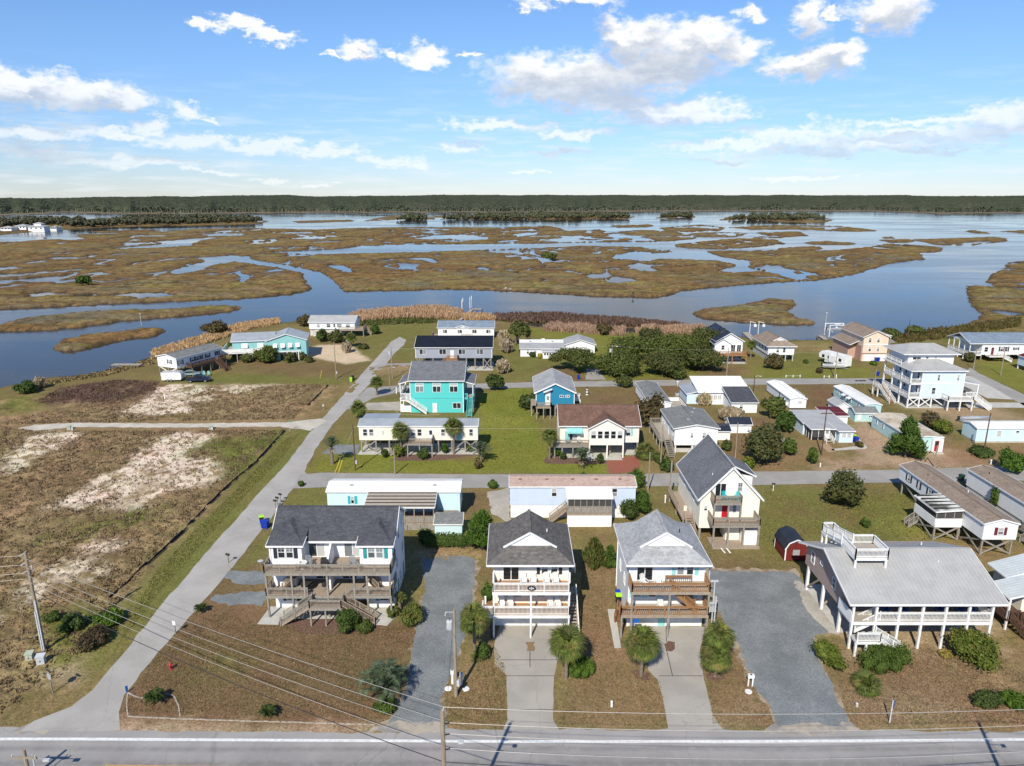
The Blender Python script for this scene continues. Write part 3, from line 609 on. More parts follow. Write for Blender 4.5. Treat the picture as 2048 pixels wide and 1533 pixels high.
o = sheet('edge_line', [(-300,1476),(140,1476),(1024,1481),(1500,1481),(2400,1475),(2400,1480.5),(1500,1486.5),(1024,1486.5),(140,1481.5),(-300,1481)], .018, MT['line'])
sheet('centre_line', [(210,1530.5),(700,1535),(700,1538),(210,1533.5)], .018, MT['lineo']); sheet('centre_line', [(150,1536),(1100,1544),(1100,1547),(150,1539)], .018, MT['lineo'])
sheet('side_road', [(40,1462),(70,1442),(140,1415),(185,1380),(260,1290),(340,1190),(440,1075),(520,985),(575,925),(618,868),(650,832),(700,775),(745,725),(770,698),(782,684),(800,674),(812,680),(808,690),(790,706),(775,725),(742,765),(700,812),(665,850),(640,885),(614,930),(609,944),(618,952),(590,972),(540,1040),(445,1160),(380,1235),(300,1325),(250,1388),(236,1425),(238,1462)], .016, MT['asph2'], .12, 1.5)
sheet('cross_street', [(600,950),(640,946),(900,949),(1200,950),(1500,944),(1800,940),(2048,932),(2500,920),(2500,955),(2048,962),(1700,967),(1500,971),(1200,974),(900,977),(650,975),(585,978)], .020, MT['asph3'], .08, 1.5)
sheet('back_street', [(735,776),(790,772),(950,768),(1100,764),(1500,758),(1770,757),(1770,768),(1500,770),(1100,775),(950,778),(800,785),(745,797),(715,815),(690,820)], .020, MT['asph3'], .1, 1.5)
sheet('right_street', [(1940,735),(1960,748),(2048,790),(2300,880),(2300,905),(2048,812),(1985,775),(1930,748)], .020, MT['asph3'], .1, 2)
sheet('grass_lane', [(740,735),(760,728),(835,726),(835,740),(790,742),(750,745)], .020, MT['asph3'], .1, 2)
sheet('sandy_track', [(35,858),(70,850),(150,846),(350,848),(570,845),(640,838),(655,842),(640,852),(620,862),(560,854),(350,856),(150,855),(70,862)], .03, MT['shell'], .25, 1.0)
# drives of the front houses
def apron(pts, grow, z, m):
    cx = sum(p[0] for p in pts)/len(pts); cy = sum(p[1] for p in pts)/len(pts)
    sheet('gravelly_verge', [(cx+(x-cx)*grow+(2 if x > cx else -2), cy+(y-cy)*(grow-.03)) for x, y in pts], z, m, .45, .7)
MT['verge'] = mk('gravelly_verge', (.36,.29,.205), (.22,.155,.085), .9, .95, .4, 14, lo=.42, hi=.6)
apron([(1420,1141),(1500,1143),(1590,1146),(1605,1165),(1640,1205),(1655,1245),(1660,1262),(1625,1275),(1635,1310),(1660,1370),(1690,1430),(1705,1461),(1560,1461),(1548,1430),(1510,1370),(1470,1280),(1440,1220),(1425,1180)], 1.07, .006, MT['verge'])
apron([(845,1112),(952,1112),(948,1170),(935,1255),(905,1340),(880,1400),(890,1440),(895,1461),(755,1461),(790,1430),(815,1370),(835,1240),(850,1180)], 1.04, .006, MT['verge'])
sheet('gravel_drive', [(845,1112),(952,1112),(948,1170),(935,1255),(905,1340),(880,1400),(890,1440),(900,1462),(755,1464),(790,1430),(815,1370),(835,1240),(850,1180)], .010, MT['grav'], .12, .8)
sheet('gravel_parking', [(1420,1141),(1500,1143),(1590,1146),(1605,1165),(1640,1205),(1655,1245),(1660,1262),(1625,1275),(1635,1310),(1660,1370),(1690,1430),(1705,1465),(1560,1465),(1548,1430),(1510,1370),(1470,1280),(1440,1220),(1425,1180)], .010, MT['grav'], .25, .8)
sheet('pale_gravel', [(1585,1160),(1612,1170),(1690,1262),(1660,1268),(1620,1225),(1600,1190)], .014, MT['grav2'], .3, .6)
sheet('concrete_drive', [(1000,1250),(1142,1250),(1125,1290),(1115,1320),(1108,1352),(1106,1440),(1120,1464),(1005,1464),(1015,1440),(1013,1352),(990,1330),(988,1290)], .010, MT['conc'], .04, .8)
sheet('concrete_drive', [(1300,1252),(1410,1254),(1400,1300),(1406,1350),(1425,1430),(1450,1466),(1338,1466),(1328,1410),(1316,1360),(1296,1340),(1300,1300)], .010, MT['conc'], .04, .8)
sheet('lawn_island', [(1053,1284),(1068,1284),(1069,1302),(1054,1303)], .014, mk('scruffy_grass', COLR['lawnbrown2'], COLR['weed'], 4, .95, .4, 30), .1, .3)
sheet('mulch_bed', [(1328,1290),(1337,1283),(1349,1285),(1351,1298),(1341,1303),(1331,1301)], .016, MT['mulch'], .08, .3)
sheet('mulch_bed', [(1262,1342),(1285,1338),(1300,1348),(1300,1362),(1275,1358)], .008, MT['mulch'], .1, .4); sheet('mulch_bed', [(1410,1350),(1425,1340),(1450,1345),(1452,1358),(1435,1364),(1415,1358)], .016, MT['mulch'], .1, .4)
sheet('concrete_walk', [(1215,1219),(1230,1219),(1242,1296),(1229,1297)], .03, MT['slab'], 0, thick=.03)
sheet('mulch_bed', [(560,1250),(640,1230),(770,1235),(760,1262),(690,1268),(610,1268)], .008, MT['mulch'], .15, .6)
sheet('concrete_patio', [(541,1214),(775,1218),(790,1236),(775,1252),(752,1250),(750,1238),(560,1238),(557,1250),(515,1249)], .06, MT['slab'], 0, thick=.06)
sheet('gravel_patch', [(440,1140),(500,1142),(530,1143),(529,1166),(495,1170),(462,1163),(438,1152)], .010, MT['grav'], .3, .5); sheet('gravel_patch', [(425,1192),(470,1186),(530,1184),(528,1211),(470,1211),(430,1207)], .010, MT['grav'], .3, .5)
sheet('red_paving', [(1214,918),(1278,912),(1280,944),(1218,948)], .026, MT['redbrick'], .05, 1)
sheet('mulch_bed', [(795,915),(830,905),(950,895),(955,910),(900,918),(875,922),(780,922)], .008, MT['mulch'], .2, .6); sheet('mulch_bed', [(1090,918),(1110,905),(1210,915),(1215,928),(1090,928)], .008, MT['mulch'], .2, .6)
sheet('gravel_drive', [(672,890),(718,890),(716,908),(640,908)], .010, MT['grav'], .15, .8)
sheet('gravel_drive', [(735,806),(800,804),(802,822),(725,820)], .012, MT['grav2'], .15, .8)
sheet('gravel_drive', [(974,985),(1020,975),(1020,1045),(985,1030)], .010, MT['grav2'], .2, .8)
sheet('grass_drive', [(1172,738),(1195,738),(1212,760),(1172,760)], .010, MT['asph3'], .2, .8)
sheet('concrete_walk', [(1640,890),(1655,887),(1672,903),(1656,905)], .03, mk('tan_concrete', (.42,.28,.17), None, 2, .9), 0, thick=.03)
sheet('concrete_walk', [(1662,899),(1716,893),(1700,868),(1708,868),(1735,896),(1732,898),(1665,902)], .03, MT['slab'], 0, thick=.03)
sheet('concrete_patio', [(1930,805),(2048,806),(2300,810),(2300,822),(2048,816),(1935,816)], .02, MT['slab'], 0)
sheet('concrete_patio', [(1860,740),(1965,757),(2035,800),(1975,797)], .014, MT['slab'], 0)
sheet('gravel_drive', [(1750,672),(1800,680),(1840,700),(1830,712),(1790,700)], .010, MT['asph3'], .3, 1)
MT_kerb = MB()
def kerb(pts, w=.11, h=.05, label=''):
    b = MB()
    P = [GV(x, y, h/2) for x, y in pts]
    for i in range(len(P)-1):
        k = max(1, int((P[i+1]-P[i]).length/.5))
        for j in range(k):
            a = P[i].lerp(P[i+1], j/k); c = P[i].lerp(P[i+1], (j+.93)/k); dz = random.uniform(-.015,.015)
            b.beam(a+Vector((random.uniform(-.03,.03),random.uniform(-.03,.03),dz)), c+Vector((0,0,dz)), w, h)
    o = part('stone_edging', b, MT['stone'], None); tag(o, label, 'edging'); return o
kerb([(256,1433),(330,1437),(480,1442),(620,1446),(750,1450)], label='long low line of pale edging stones along the road in front of the corner lawn')
kerb([(255,1386),(253,1410),(256,1433)], label='short straight run of edging stones beside the blue street sign'); kerb([(330,1388),(348,1392),(357,1412),(360,1433)], label='curved arc of edging stones round the sago palm at the corner')
kerb([(256,1386),(272,1394),(290,1398)], label='short stone edging curving from the blue sign to the corner sago palm')

for a, c in (((1005,1352),(1110,1352)),((1014,1420),(1106,1420)),((1060,1303),(1060,1335)),((1318,1352),(1405,1352)),((1333,1300),(1345,1352)),((1332,1252),(1333,1284)),((1000,1320),(1115,1320))):
    b = MB(); P, Q = GV(*a, .0145), GV(*c, .0145); d = (Q-P).normalized(); e = Vector((-d.y,d.x,0))*.035; b.poly([P-e,Q-e,Q+e,P+e]); struct(obj('joint', b.mesh('joint', MT['dark'])))

MT['mouth'] = mk('sand_washed_gravel', (.42,.36,.285), (.27,.25,.225), .8, .95, .3, 14, lo=.4, hi=.62)
for P in ([(1535,1451),(1600,1446),(1700,1449),(1722,1465),(1600,1468),(1530,1466)],[(748,1450),(800,1444),(890,1441),(900,1461),(820,1467),(738,1466)],[(20,1464),(70,1444),(110,1438),(120,1452),(90,1466)]): sheet('sandy_wash', P, .0155, MT['mouth'], .35, .5)
# ================================================================ building kit
_CACHE = {}
def cached(key, fn):
    if key not in _CACHE: _CACHE[key] = fn()
    return _CACHE[key]
FACE = {'F': 0.0, 'R': math.pi/2, 'B': math.pi, 'L': -math.pi/2}
def ring(b, w, h, t, y0, y1, z0=0.0):
    b.box(-w/2, w/2, y0, y1, z0, z0+t); b.box(-w/2, w/2, y0, y1, z0+h-t, z0+h)
    b.box(-w/2, -w/2+t, y0, y1, z0+t, z0+h-t); b.box(w/2-t, w/2, y0, y1, z0+t, z0+h-t)
def frame_mesh(w, h, style, m):
    b = MB(); ring(b, w, h, .08, -.07, .02)
    if style == 'dh': b.box(-w/2+.08, w/2-.08, -.05, .02, h*.5-.03, h*.5+.03)
    if style == 'dhg':
        b.box(-w/2+.08, w/2-.08, -.05, .02, h*.5-.03, h*.5+.03); b.box(-.015, .015, -.045, .02, h*.5+.03, h-.08); b.box(-w/2+.08, w/2-.08, -.045, .02, h*.75-.012, h*.75+.012)
    if style in ('slide', 'slidew'): b.box(-.04, .04, -.05, .02, .08, h-.08)
    return b.mesh('window', m)
class H:
    def __init__(s, name, label, cat, x, y, rz=0.0, group=None, z=0.0):
        s.e = thing(name, label, cat, (x, y, z), rz, group); s.trim = MT['trim']
    def p(s, name, b, m, stuff=False, label=None, parent=None): return part(name, b, m, parent or s.e, stuff, label=label)
    def box(s, name, x0, x1, y0, y1, z0, z1, m, **k): return s.p(name, MB().box(x0,x1,y0,y1,z0,z1), m, **k)
    def post(s, x, y, z0, z1, w=.2, m=None, name='post'):
        me = cached(('post', round(z1-z0, 2), w, m.name), lambda: MB().box(-w/2,w/2,-w/2,w/2,0,z1-z0).mesh(name, m)); return obj(name, me, s.e, (x, y, z0))
    def posts(s, xs, ys, z0, z1, w=.2, m=None, name='post'):
        for x in xs:
            for y in ys: s.post(x, y, z0, z1, w, m, name)
    def brace(s, p, q, m, w=.1, h=.2): return s.p('brace', MB().beam(p, q, w, h), m)
    # --- openings; face: F front, B back, L left, R right; u along the wall, plane is the wall's x or y
    def at(s, face, u, plane, z): return ((u, plane, z) if face in 'FB' else (plane, u, z))
    def win(s, face, u, z, w, h, plane, style='dh', sh=None, frame=None, glass=None):
        fm = frame or s.trim; g = glass or MT['glass']
        o = obj('window', cached(('fr', w, h, style, fm.name), lambda: frame_mesh(w, h, style, fm)), s.e, s.at(face, u, plane, z), FACE[face])
        def pane(x0, x1, z0, z1, mm=None):
            mm = mm or g
            me = cached(('pn', round(x1-x0,3), round(z1-z0,3), mm.name), lambda: MB().box(-(x1-x0)/2, (x1-x0)/2, -.025, .01, 0, z1-z0).mesh('pane', mm)); obj('pane', me, o, ((x0+x1)/2, 0, z0))
        if style in ('dh', 'dhg'):
            pane(-w/2+.08, w/2-.08, .08, h*.5-.03); pane(-w/2+.08, w/2-.08, h*.5+.03, h-.08, MT['blind'] if style == 'dh' and random.random() < .4 else None)
        elif style in ('slide', 'slidew'): pane(-w/2+.08, -.04, .08, h-.08); pane(.04, w/2-.08, .08, h-.08, MT['blind'] if style == 'slidew' else None)
        else: pane(-w/2+.08, w/2-.08, .08, h-.08)
        if sh:
            for sx in (-1, 1):
                me = cached(('sh', h, sh.name), lambda: MB().box(-.19,.19,-.05,.01,0,h).mesh('shutter', sh)); obj('shutter', me, s.e, Vector(s.at(face, u, plane, z)) + (Vector((sx*(w/2+.2),0,0)) if face in 'FB' else Vector((0,sx*(w/2+.2),0))), FACE[face])
        return o
    def door(s, face, u, z, plane, m=None, w=.95, h=2.1, lite=False):
        m = m or MT['white']
        o = obj('door', cached(('door', w, h, m.name), lambda: MB().box(-w/2+.09, w/2-.09, -.03, .02, 0, h-.09).box(-w/2+.2, -.04, -.04, 0, .2, h*.45).box(.04, w/2-.2, -.04, 0, .2, h*.45).box(-w/2+.2, w/2-.2, -.04, 0, h*.52, h-.25).mesh('door', m)), s.e, s.at(face, u, plane, z), FACE[face])
        def df():
            b = MB(); b.box(-w/2, -w/2+.09, -.06, .02, 0, h); b.box(w/2-.09, w/2, -.06, .02, 0, h); b.box(-w/2+.09, w/2-.09, -.06, .02, h-.09, h); return b.mesh('door_frame', s.trim)
        obj('door_frame', cached(('df', w, h, s.trim.name), df), o)
        obj('handle', cached('hd', lambda: MB().box(-.04,.04,-.1,-.02,-.04,.04).mesh('handle', MT['steel'])), o, (w/2-.2, 0, 1.0))
        if lite: obj('pane', cached(('dl', w), lambda: MB().box(-w/2+.22, w/2-.22, -.05, 0, 0, .8).mesh('pane', MT['glass'])), o, (0, 0, 1.05))
        return o
    def gdoor(s, u, z, w, h, plane, n=4):
        o = obj('garage_door', MB().box(-w/2, w/2, -.02, .03, 0, h).mesh('garage_door', MT['white']), s.e, (u, plane, z))
        me = MB().box(-w/2+.03, w/2-.03, -.05, -.02, .02, h/n-.03).mesh('panel', MT['white'])
        for i in range(n): obj('panel', me, o, (0, 0, i*h/n))
    # --- walls and roofs
    def walls(s, x0, x1, y0, y1, z0, ze, m, axis=None, zr=None, rp=.5, label=None):
        b = MB()
        if axis == 'x':
            yr = y0+(y1-y0)*rp; b.extr([(y0,z0),(y1,z0),(y1,ze),(yr,zr),(y0,ze)], 'x', x0, x1)
        elif axis == 'y':
            xr = x0+(x1-x0)*rp; b.extr([(x0,z0),(x1,z0),(x1,ze),(xr,zr),(x0,ze)], 'y', y0, y1)
        else: b.box(x0,x1,y0,y1,z0,ze)
        return s.p('wall', b, m, label=label)
    def corners(s, x0, x1, y0, y1, z0, ze, m=None, w=.14):
        for x in (x0, x1):
            for y in (y0, y1): s.post(x, y, z0, ze, w+.02, m or s.trim, 'corner_board')
    def gable(s, axis, a0, a1, b0, b1, zw, zr, rm, ov=.35, rk=.3, t=.14, ribs=0, fm=None, rp=.5, fasc=.18):
        """gable roof over a block: a along the ridge, b across; zw wall top, zr ridge (underside)"""
        fm = fm or s.trim; br = b0+(b1-b0)*rp
        s0 = (zr-zw)/(br-b0); s1 = (zr-zw)/(b1-br)
        e0, e1 = b0-ov, b1+ov; z0, z1 = zw-s0*ov, zw-s1*ov
        A0, A1 = a0-rk, a1+rk
        b = MB(); b.extr([(e0,z0+.01),(br,zr+.01),(e1,z1+.01),(e1,z1+t),(br,zr+t),(e0,z0+t)], axis, A0, A1)
        r = s.p('roof', b, rm)
        f = MB(); P = (lambda a, t_, z: (a, t_, z)) if axis == 'x' else (lambda a, t_, z: (t_, a, z))
        d = .03; zz = t/2-fasc*.25
        for e, z, sg in ((e0,z0,-1),(e1,z1,1)): f.beam(P(A0-d,e+sg*d,z+zz), P(A1+d,e+sg*d,z+zz), .06, fasc)
        for A_, sg in ((A0,-1),(A1,1)):
            f.beam(P(A_+sg*d,e0,z0+zz+.02), P(A_+sg*d,br,zr+zz+.02), .06, fasc); f.beam(P(A_+sg*d,br,zr+zz+.02), P(A_+sg*d,e1,z1+zz+.02), .06, fasc)
        part('fascia', f, fm, r)
        cap = MB(); cap.beam(P(A0,br,zr+t+.01), P(A1,br,zr+t+.01), .26, .05); part('ridge_cap', cap, rm, r)
        if ribs:
            q = MB(); n = int((A1-A0)/ribs)
            for i in range(n+1):
                a = A0+.04+(A1-A0-.08)*i/n
                q.beam(P(a,e0,z0+t+.005), P(a,br,zr+t+.005), .05, .05); q.beam(P(a,br,zr+t+.005), P(a,e1,z1+t+.005), .05, .05)
            part('rib', q, rm, r, stuff=True)
        return r
    def shed(s, x0, x1, y0, y1, z00, z1, rm, t=.12, ribs=0, fm=None, dirx=False):
        """flat slope: z00 at the low index side, z1 at the high (y, or x when dirx)"""
        b = MB()
        if dirx: pr = [(x0,z00),(x1,z1),(x1,z1+t),(x0,z00+t)]; b.extr(pr, 'y', y0, y1)
        else: pr = [(y0,z00),(y1,z1),(y1,z1+t),(y0,z00+t)]; b.extr(pr, 'x', x0, x1)
        r = s.p('roof', b, rm); f = MB(); zz = t/2-.02; d = .03
        za = (lambda x, y: z00+(z1-z00)*((x-x0)/(x1-x0) if dirx else (y-y0)/(y1-y0)))
        for a, c in (((x0,y0),(x1,y0)),((x1,y0),(x1,y1)),((x0,y1),(x0,y0))):
            nx = (-d if a[0] == c[0] == x0 else d if a[0] == c[0] else 0); ny = (-d if a[1] == c[1] == y0 else 0)
            f.beam((a[0]+nx,a[1]+ny,za(*a)+zz), (c[0]+nx,c[1]+ny,za(*c)+zz), .06, .17)
        part('fascia', f, fm or s.trim, r)
        if ribs:
            q = MB(); L = (y1-y0) if dirx else (x1-x0); n = max(1, int(L/ribs))
            for i in range(n+1):
                k = .04+(L-.08)*i/n
                if dirx: q.beam((x0,y0+k,z00+t),(x1,y0+k,z1+t),.05,.05)
                else: q.beam((x0+k,y0,z00+t),(x0+k,y1,z1+t),.05,.05)
            part('rib', q, rm, r, stuff=True)
        return r
    def hip(s, x0, x1, y0, y1, ze, zr, rm, inset=None, axis='x', t=.15, fm=None, ribs=0):
        """hip roof; corners given at the eaves"""
        hx, hy = (x0+x1)/2, (y0+y1)/2
        ins = inset if inset is not None else ((y1-y0)/2 if axis == 'x' else (x1-x0)/2)
        ra, rb = ((x0+ins,hy,zr),(x1-ins,hy,zr)) if axis == 'x' else ((hx,y0+ins,zr),(hx,y1-ins,zr))
        b = MB(); C = [(x0,y0,ze+t),(x1,y0,ze+t),(x1,y1,ze+t),(x0,y1,ze+t)]; D_ = [(x,y,ze) for x,y,_ in C]
        b.v += C+D_+[ra, rb]
        if axis == 'x': fs = [(0,1,9,8),(1,2,9),(2,3,8,9),(3,0,8)]
        else: fs = [(0,1,8),(1,2,9,8),(2,3,9),(3,0,8,9)]
        for q in fs+[(7,6,5,4)]: b.face(q)
        for i in range(4): b.face((i, 4+i, 4+(i+1)%4, (i+1)%4))
        r = s.p('roof', b, rm); f = MB(); d = .03
        for a, c, nx, ny in (((x0,y0),(x1,y0),0,-d),((x1,y0),(x1,y1),d,0),((x1,y1),(x0,y1),0,d),((x0,y1),(x0,y0),-d,0)):
            f.beam((a[0]+nx,a[1]+ny,ze+t/2),(c[0]+nx,c[1]+ny,ze+t/2),.06,t+.03)
        part('fascia', f, fm or s.trim, r)
        cap = MB(); cap.beam(ra, rb, .25, .06)
        for cx, cy, rr in ((x0,y0,ra),(x1,y0,rb if axis == 'x' else ra),(x1,y1,rb),(x0,y1,ra if axis == 'x' else rb)): cap.beam((cx,cy,ze+t), rr, .22, .05)
        part('ridge_cap', cap, rm, r)
        if ribs:
            q = MB(); n = int((x1-x0)/ribs)
            for i in range(1, n):
                x = x0+(x1-x0)*i/n; k = min(1, (x-x0)/ins, (x1-x)/ins) if axis == 'x' else 1-abs(x-hx)/((x1-x0)/2)
                if axis == 'x' : q.beam((x,y0,ze+t+.01),(x,y0+(hy-y0)*k,ze+t+(zr-ze-t)*k+.01),.045,.045)
                else: q.beam((x,y0,ze+t+.01),(x,y0+ins*k,ze+t+(zr-ze-t)*k+.01),.045,.045)
            part('rib', q, rm, r, stuff=True)
        return r
    def gable_infill(s, *a): pass
    # --- decks
    def deck(s, x0, x1, y0, y1, z, m, t=.28, skirt=None):
        o = s.box('deck', x0, x1, y0, y1, z-.05, z, m)
        k = MB(); sk = skirt or m
        k.box(x0, x1, y0-.04, y0, z-t, z+.0); k.box(x0-.04, x0, y0, y1, z-t, z); k.box(x1, x1+.04, y0, y1, z-t, z)
        part('rim_beam', k, sk, o); return o
    def rail(s, pts, m, ht=1.0, sp=.13, postsp=2.4, bw=.04, solid=None, capm=None, skip_posts=False):
        """railing through (x, y, z) points"""
        for i in range(len(pts)-1):
            a, c = Vector(pts[i]), Vector(pts[i+1]); L = (c-a).length; up = Vector((0,0,1))
            b = MB(); b.beam(a+up*ht, c+up*ht, .14, .05); b.beam(a+up*(ht-.12), c+up*(ht-.12), .05, .09); b.beam(a+up*.12, c+up*.12, .05, .09)
            n = max(1, int(L/postsp+.5))
            if not skip_posts:
                for j in range(n+1):
                    q = a.lerp(c, j/n); b.box(q.x-.055, q.x+.055, q.y-.055, q.y+.055, q.z-.25, q.z+ht+.05)
            o = s.p('railing', b, capm or m)
            if solid: part('infill', MB().beam(a+up*(ht*.5), c+up*(ht*.5), .03, ht*.85), solid, o)
            else:
                k = max(1, int(L/sp)); w = MB()
                for j in range(1, k):
                    q = a.lerp(c, j/k); w.box(q.x-bw/2, q.x+bw/2, q.y-bw/2, q.y+bw/2, q.z+.12, q.z+ht-.08)
                part('baluster', w, m, o, stuff=True)
    def stairs(s, p, q, w, m, rails=(1, 1), railm=None, tread=None, bal=True, ht=.95):
        """from foot p to head q; w wide across the run"""
        a, c = Vector(p), Vector(q); d = c-a; hd = Vector((d.x,d.y,0)); run = hd.length; hd.normalize(); sd_ = Vector((-hd.y, hd.x, 0))
        b = MB(); st = MB()
        for sg in (-1, 1): b.beam(a+sd_*sg*(w/2-.03)+Vector((0,0,.0)), c+sd_*sg*(w/2-.03), .06, .28)
        o = s.p('stairs', b, m); n = max(2, int(abs(d.z)/.19))
        ang = math.atan2(hd.y, hd.x)
        me = cached(('tread', w, (tread or m).name), lambda: MB().box(-.14,.14,-w/2+.02,w/2-.02,-.025,.025).mesh('tread', tread or m))
        for i in range(n):
            k = (i+.6)/n; obj('tread', me, o, a.lerp(c, k)+Vector((0,0,.14)), ang)
        for sg, on in ((-1, rails[0]), (1, rails[1])):
            if not on: continue
            A, C = a+sd_*sg*(w/2+.03), c+sd_*sg*(w/2+.03); up = Vector((0,0,1)); r = MB(); r.beam(A+up*ht, C+up*ht, .09, .06); r.beam(A+up*.28, C+up*.28, .05, .07)
            r.box(A.x-.05,A.x+.05,A.y-.05,A.y+.05,A.z-.05,A.z+ht+.1); r.box(C.x-.05,C.x+.05,C.y-.05,C.y+.05,C.z-.05,C.z+ht+.1); M_ = A.lerp(C,.5); r.box(M_.x-.05,M_.x+.05,M_.y-.05,M_.y+.05,M_.z-.05,M_.z+ht+.05)
            part('handrail', r, railm or m, o)
            if bal:
                k = MB(); nb = int((C-A).length/.15)
                for j in range(1, nb):
                    z = A.lerp(C, j/nb); k.box(z.x-.02,z.x+.02,z.y-.02,z.y+.02,z.z+.28,z.z+ht)
                part('baluster', k, railm or m, o, stuff=True)
        return o
    def vent(s, x, y, z, m=None, kind=0):
        if kind == 0: s.p('vent_pipe', MB().lathe([(.06,0),(.06,.35)], (x,y,z), 8), m or MT['white'])
        else: s.p('roof_vent', MB().box(x-.2,x+.2,y-.2,y+.2,z,z+.14).box(x-.24,x+.24,y-.24,y+.24,z+.14,z+.18), m or MT['dark'])
    def acbox(s, x, y, z):
        o = s.box('air_conditioner', x-.4,x+.4,y-.4,y+.4,z,z+.75, MT['alu']); part('grille', MB().lathe([(.3,.75),(.3,.78)], (x,y,z), 12), MT['dark'], o)

# ================================================================ front row
T = MT
# --- the white duplex at the corner
h = H('duplex_house', 'large white three-storey duplex with charcoal roof and weathered decks, at the side road', 'house', -26.6, 68.6)
x1 = 13.4; F1, F2, EV = 2.75, 5.5, 8.0
h.walls(.1, x1, 3.6, 10.3, 0, EV, T['w_side'], 'x', 10.25, .44)
for (a, c) in ((.1, 3.55), (9.9, x1)):
    h.box('bay_wall', a, c, 1.75, 3.6, F2, EV-.1, T['w_side']); 
for z0, z1 in ((0, F1), (F1, F2)): h.box('bay_wall', .1, 2.6, 2.1, 3.6, z0, z1-.1, T['w_side']); h.box('bay_wall', 10.4, x1, 2.1, 3.6, z0, z1-.1, T['w_side'])
h.p('party_wall', MB().extr([(1.1,F2),(3.6,F2),(3.6,EV+.1),(2.9,EV-.15),(1.1,F2+1.2)], 'x', 6.45, 6.65), T['w_side']); h.box('party_wall', 6.45, 6.65, 1.3, 3.6, F1, F2-.1, T['w_side']); h.box('party_wall', 6.45, 6.65, 1.6, 3.6, 0, F1-.1, T['w_side'])
r = h.gable('x', .1, x1, 3.3, 10.3, EV+.05, 10.35, T['rf_char'], .45, .3, fasc=.22, rp=.42)
for a, c in ((.1, 3.55), (9.9, x1)):     # small hipped roofs over the two bays
    m_ = (a+c)/2; b = MB(); z0 = EV-.05; e = .3
    b.v += [(a-e,1.45,z0),(c+e,1.45,z0),(c+e,4.4,z0+1.0),(a-e,4.4,z0+1.0),(m_,4.0,z0+1.55),(m_,5.3,z0+1.75),(a-e,1.45,z0-.14),(c+e,1.45,z0-.14),(c+e,3.6,z0-.14),(a-e,3.6,z0-.14)]
    for f in ((0,1,4),(1,2,5,4),(3,0,4,5),(0,6,7,1),(1,7,8,2),(0,3,9,6),(6,9,8,7),(2,3,5)): b.face(f)
    o = h.p('bay_roof', b, T['rf_char']); part('fascia', MB().beam((a-e,1.42,z0-.05),(c+e,1.42,z0-.05),.06,.2).beam((a-e-.03,1.42,z0-.05),(a-e-.03,3.0,z0+.35),.06,.18).beam((c+e+.03,1.42,z0-.05),(c+e+.03,3.0,z0+.35),.06,.18), T['trim'], o)
h.corners(.1, x1, 1.75, 10.3, F2, EV-.2)
W_ = [(1.35, 'navy'), (2.25, 'navy'), (11.2, 'teald'), (12.1, 'teald')]
for u, _ in W_: h.win('F', u, F2+.85, .85, 1.5, 1.75, 'dhg')
for a, k in (((.68, 2.92), 'navy'), ((10.5, 12.8), 'teald')):
    for u in a: h.box('shutter', u-.2, u+.2, 1.69, 1.74, F2+.85, F2+2.35, T[k])
for u, g in ((4.7, None), (8.7, None)): h.win('F', u, F2+.02, 1.9, 2.05, 3.6, 'slidew')
for u in (5.2, 8.2): h.win('F', u, F1+.02, 1.7, 2.05, 3.6, 'slide')
for u in (3.4, 7.6, 5.8, 9.6): h.p('wall_lamp', MB().box(u-.06,u+.06,3.45,3.6,F2+1.9,F2+2.15), T['dark'])
for u, k in ((1.9, 'navy'), (12.3, 'teald')): h.win('F', u, .9, 1.1, 1.3, 2.1, 'dh', T[k])
for u in (6.0, 7.2): h.door('F', u, 0, 3.6, T['pteal'])
for y, z, w_, hh in ((3.2,6.3,.8,1.4),(6.2,6.4,.9,1.4),(8.7,6.9,.7,1.2),(4.6,3.6,.9,1.3),(8.6,3.5,.8,1.4),(3.0,.8,.9,1.3),(6.6,.9,.8,1.3)): h.win('R', y, z, w_, hh, x1, 'dh')
h.door('R', 5.0, 0, x1, T['teald']); h.door('R', 8.8, 0, x1, T['teald'])
for y, z in ((5.5,6.3),(8.2,3.5)): h.win('L', y, z, .9, 1.4, .1)
wd = T['woodg']
h.deck(-.1, x1+.1, 0, 3.6, F1, T['wood'], skirt=wd); h.deck(-.1, x1+.1, 0, 3.6, F2, T['wood'], skirt=wd)
h.rail([(-.1,3.4,F2),(-.1,.06,F2),(x1+.1,.06,F2),(x1+.1,3.4,F2)], T['wood'], 1.0, postsp=1.7, capm=wd)
h.rail([(-.1,3.4,F1),(-.1,.06,F1),(4.4,.06,F1)], T['wood'], .95, postsp=2, capm=wd); h.rail([(8.6,.06,F1),(x1+.1,.06,F1),(x1+.1,3.4,F1)], T['wood'], .95, postsp=2, capm=wd)
h.deck(4.9, 8.4, -1.5, 0, F1-.55, T['wood'], skirt=wd); h.rail([(4.95,-.05,F1-.55),(4.95,-1.45,F1-.55),(8.35,-1.45,F1-.55),(8.35,-.05,F1-.55)], T['wood'], .95, postsp=3.4, capm=wd)
for x in (0, 2.75, 4.1, 6.6, 9.5, 10.9, x1): h.post(x, .12, 0, F2-.3, .19, wd)
for x in (5.0, 6.6, 8.3): h.post(x, -1.4, 0, F1-.8, .16, wd)
h.stairs((1.7,-.85,.05),(4.95,-.85,F1-.5), 1.15, T['wood'], railm=wd); h.stairs((11.8,-.85,.05),(8.35,-.85,F1-.5), 1.15, T['woodd'], railm=T['wood'])
h.stairs((1.4,1.4,F1),(3.6,1.4,F2-.1), .95, T['woodd'], railm=T['wood']); h.stairs((12.0,1.4,F1),(9.8,1.4,F2-.1), .95, T['woodd'], railm=T['wood'])
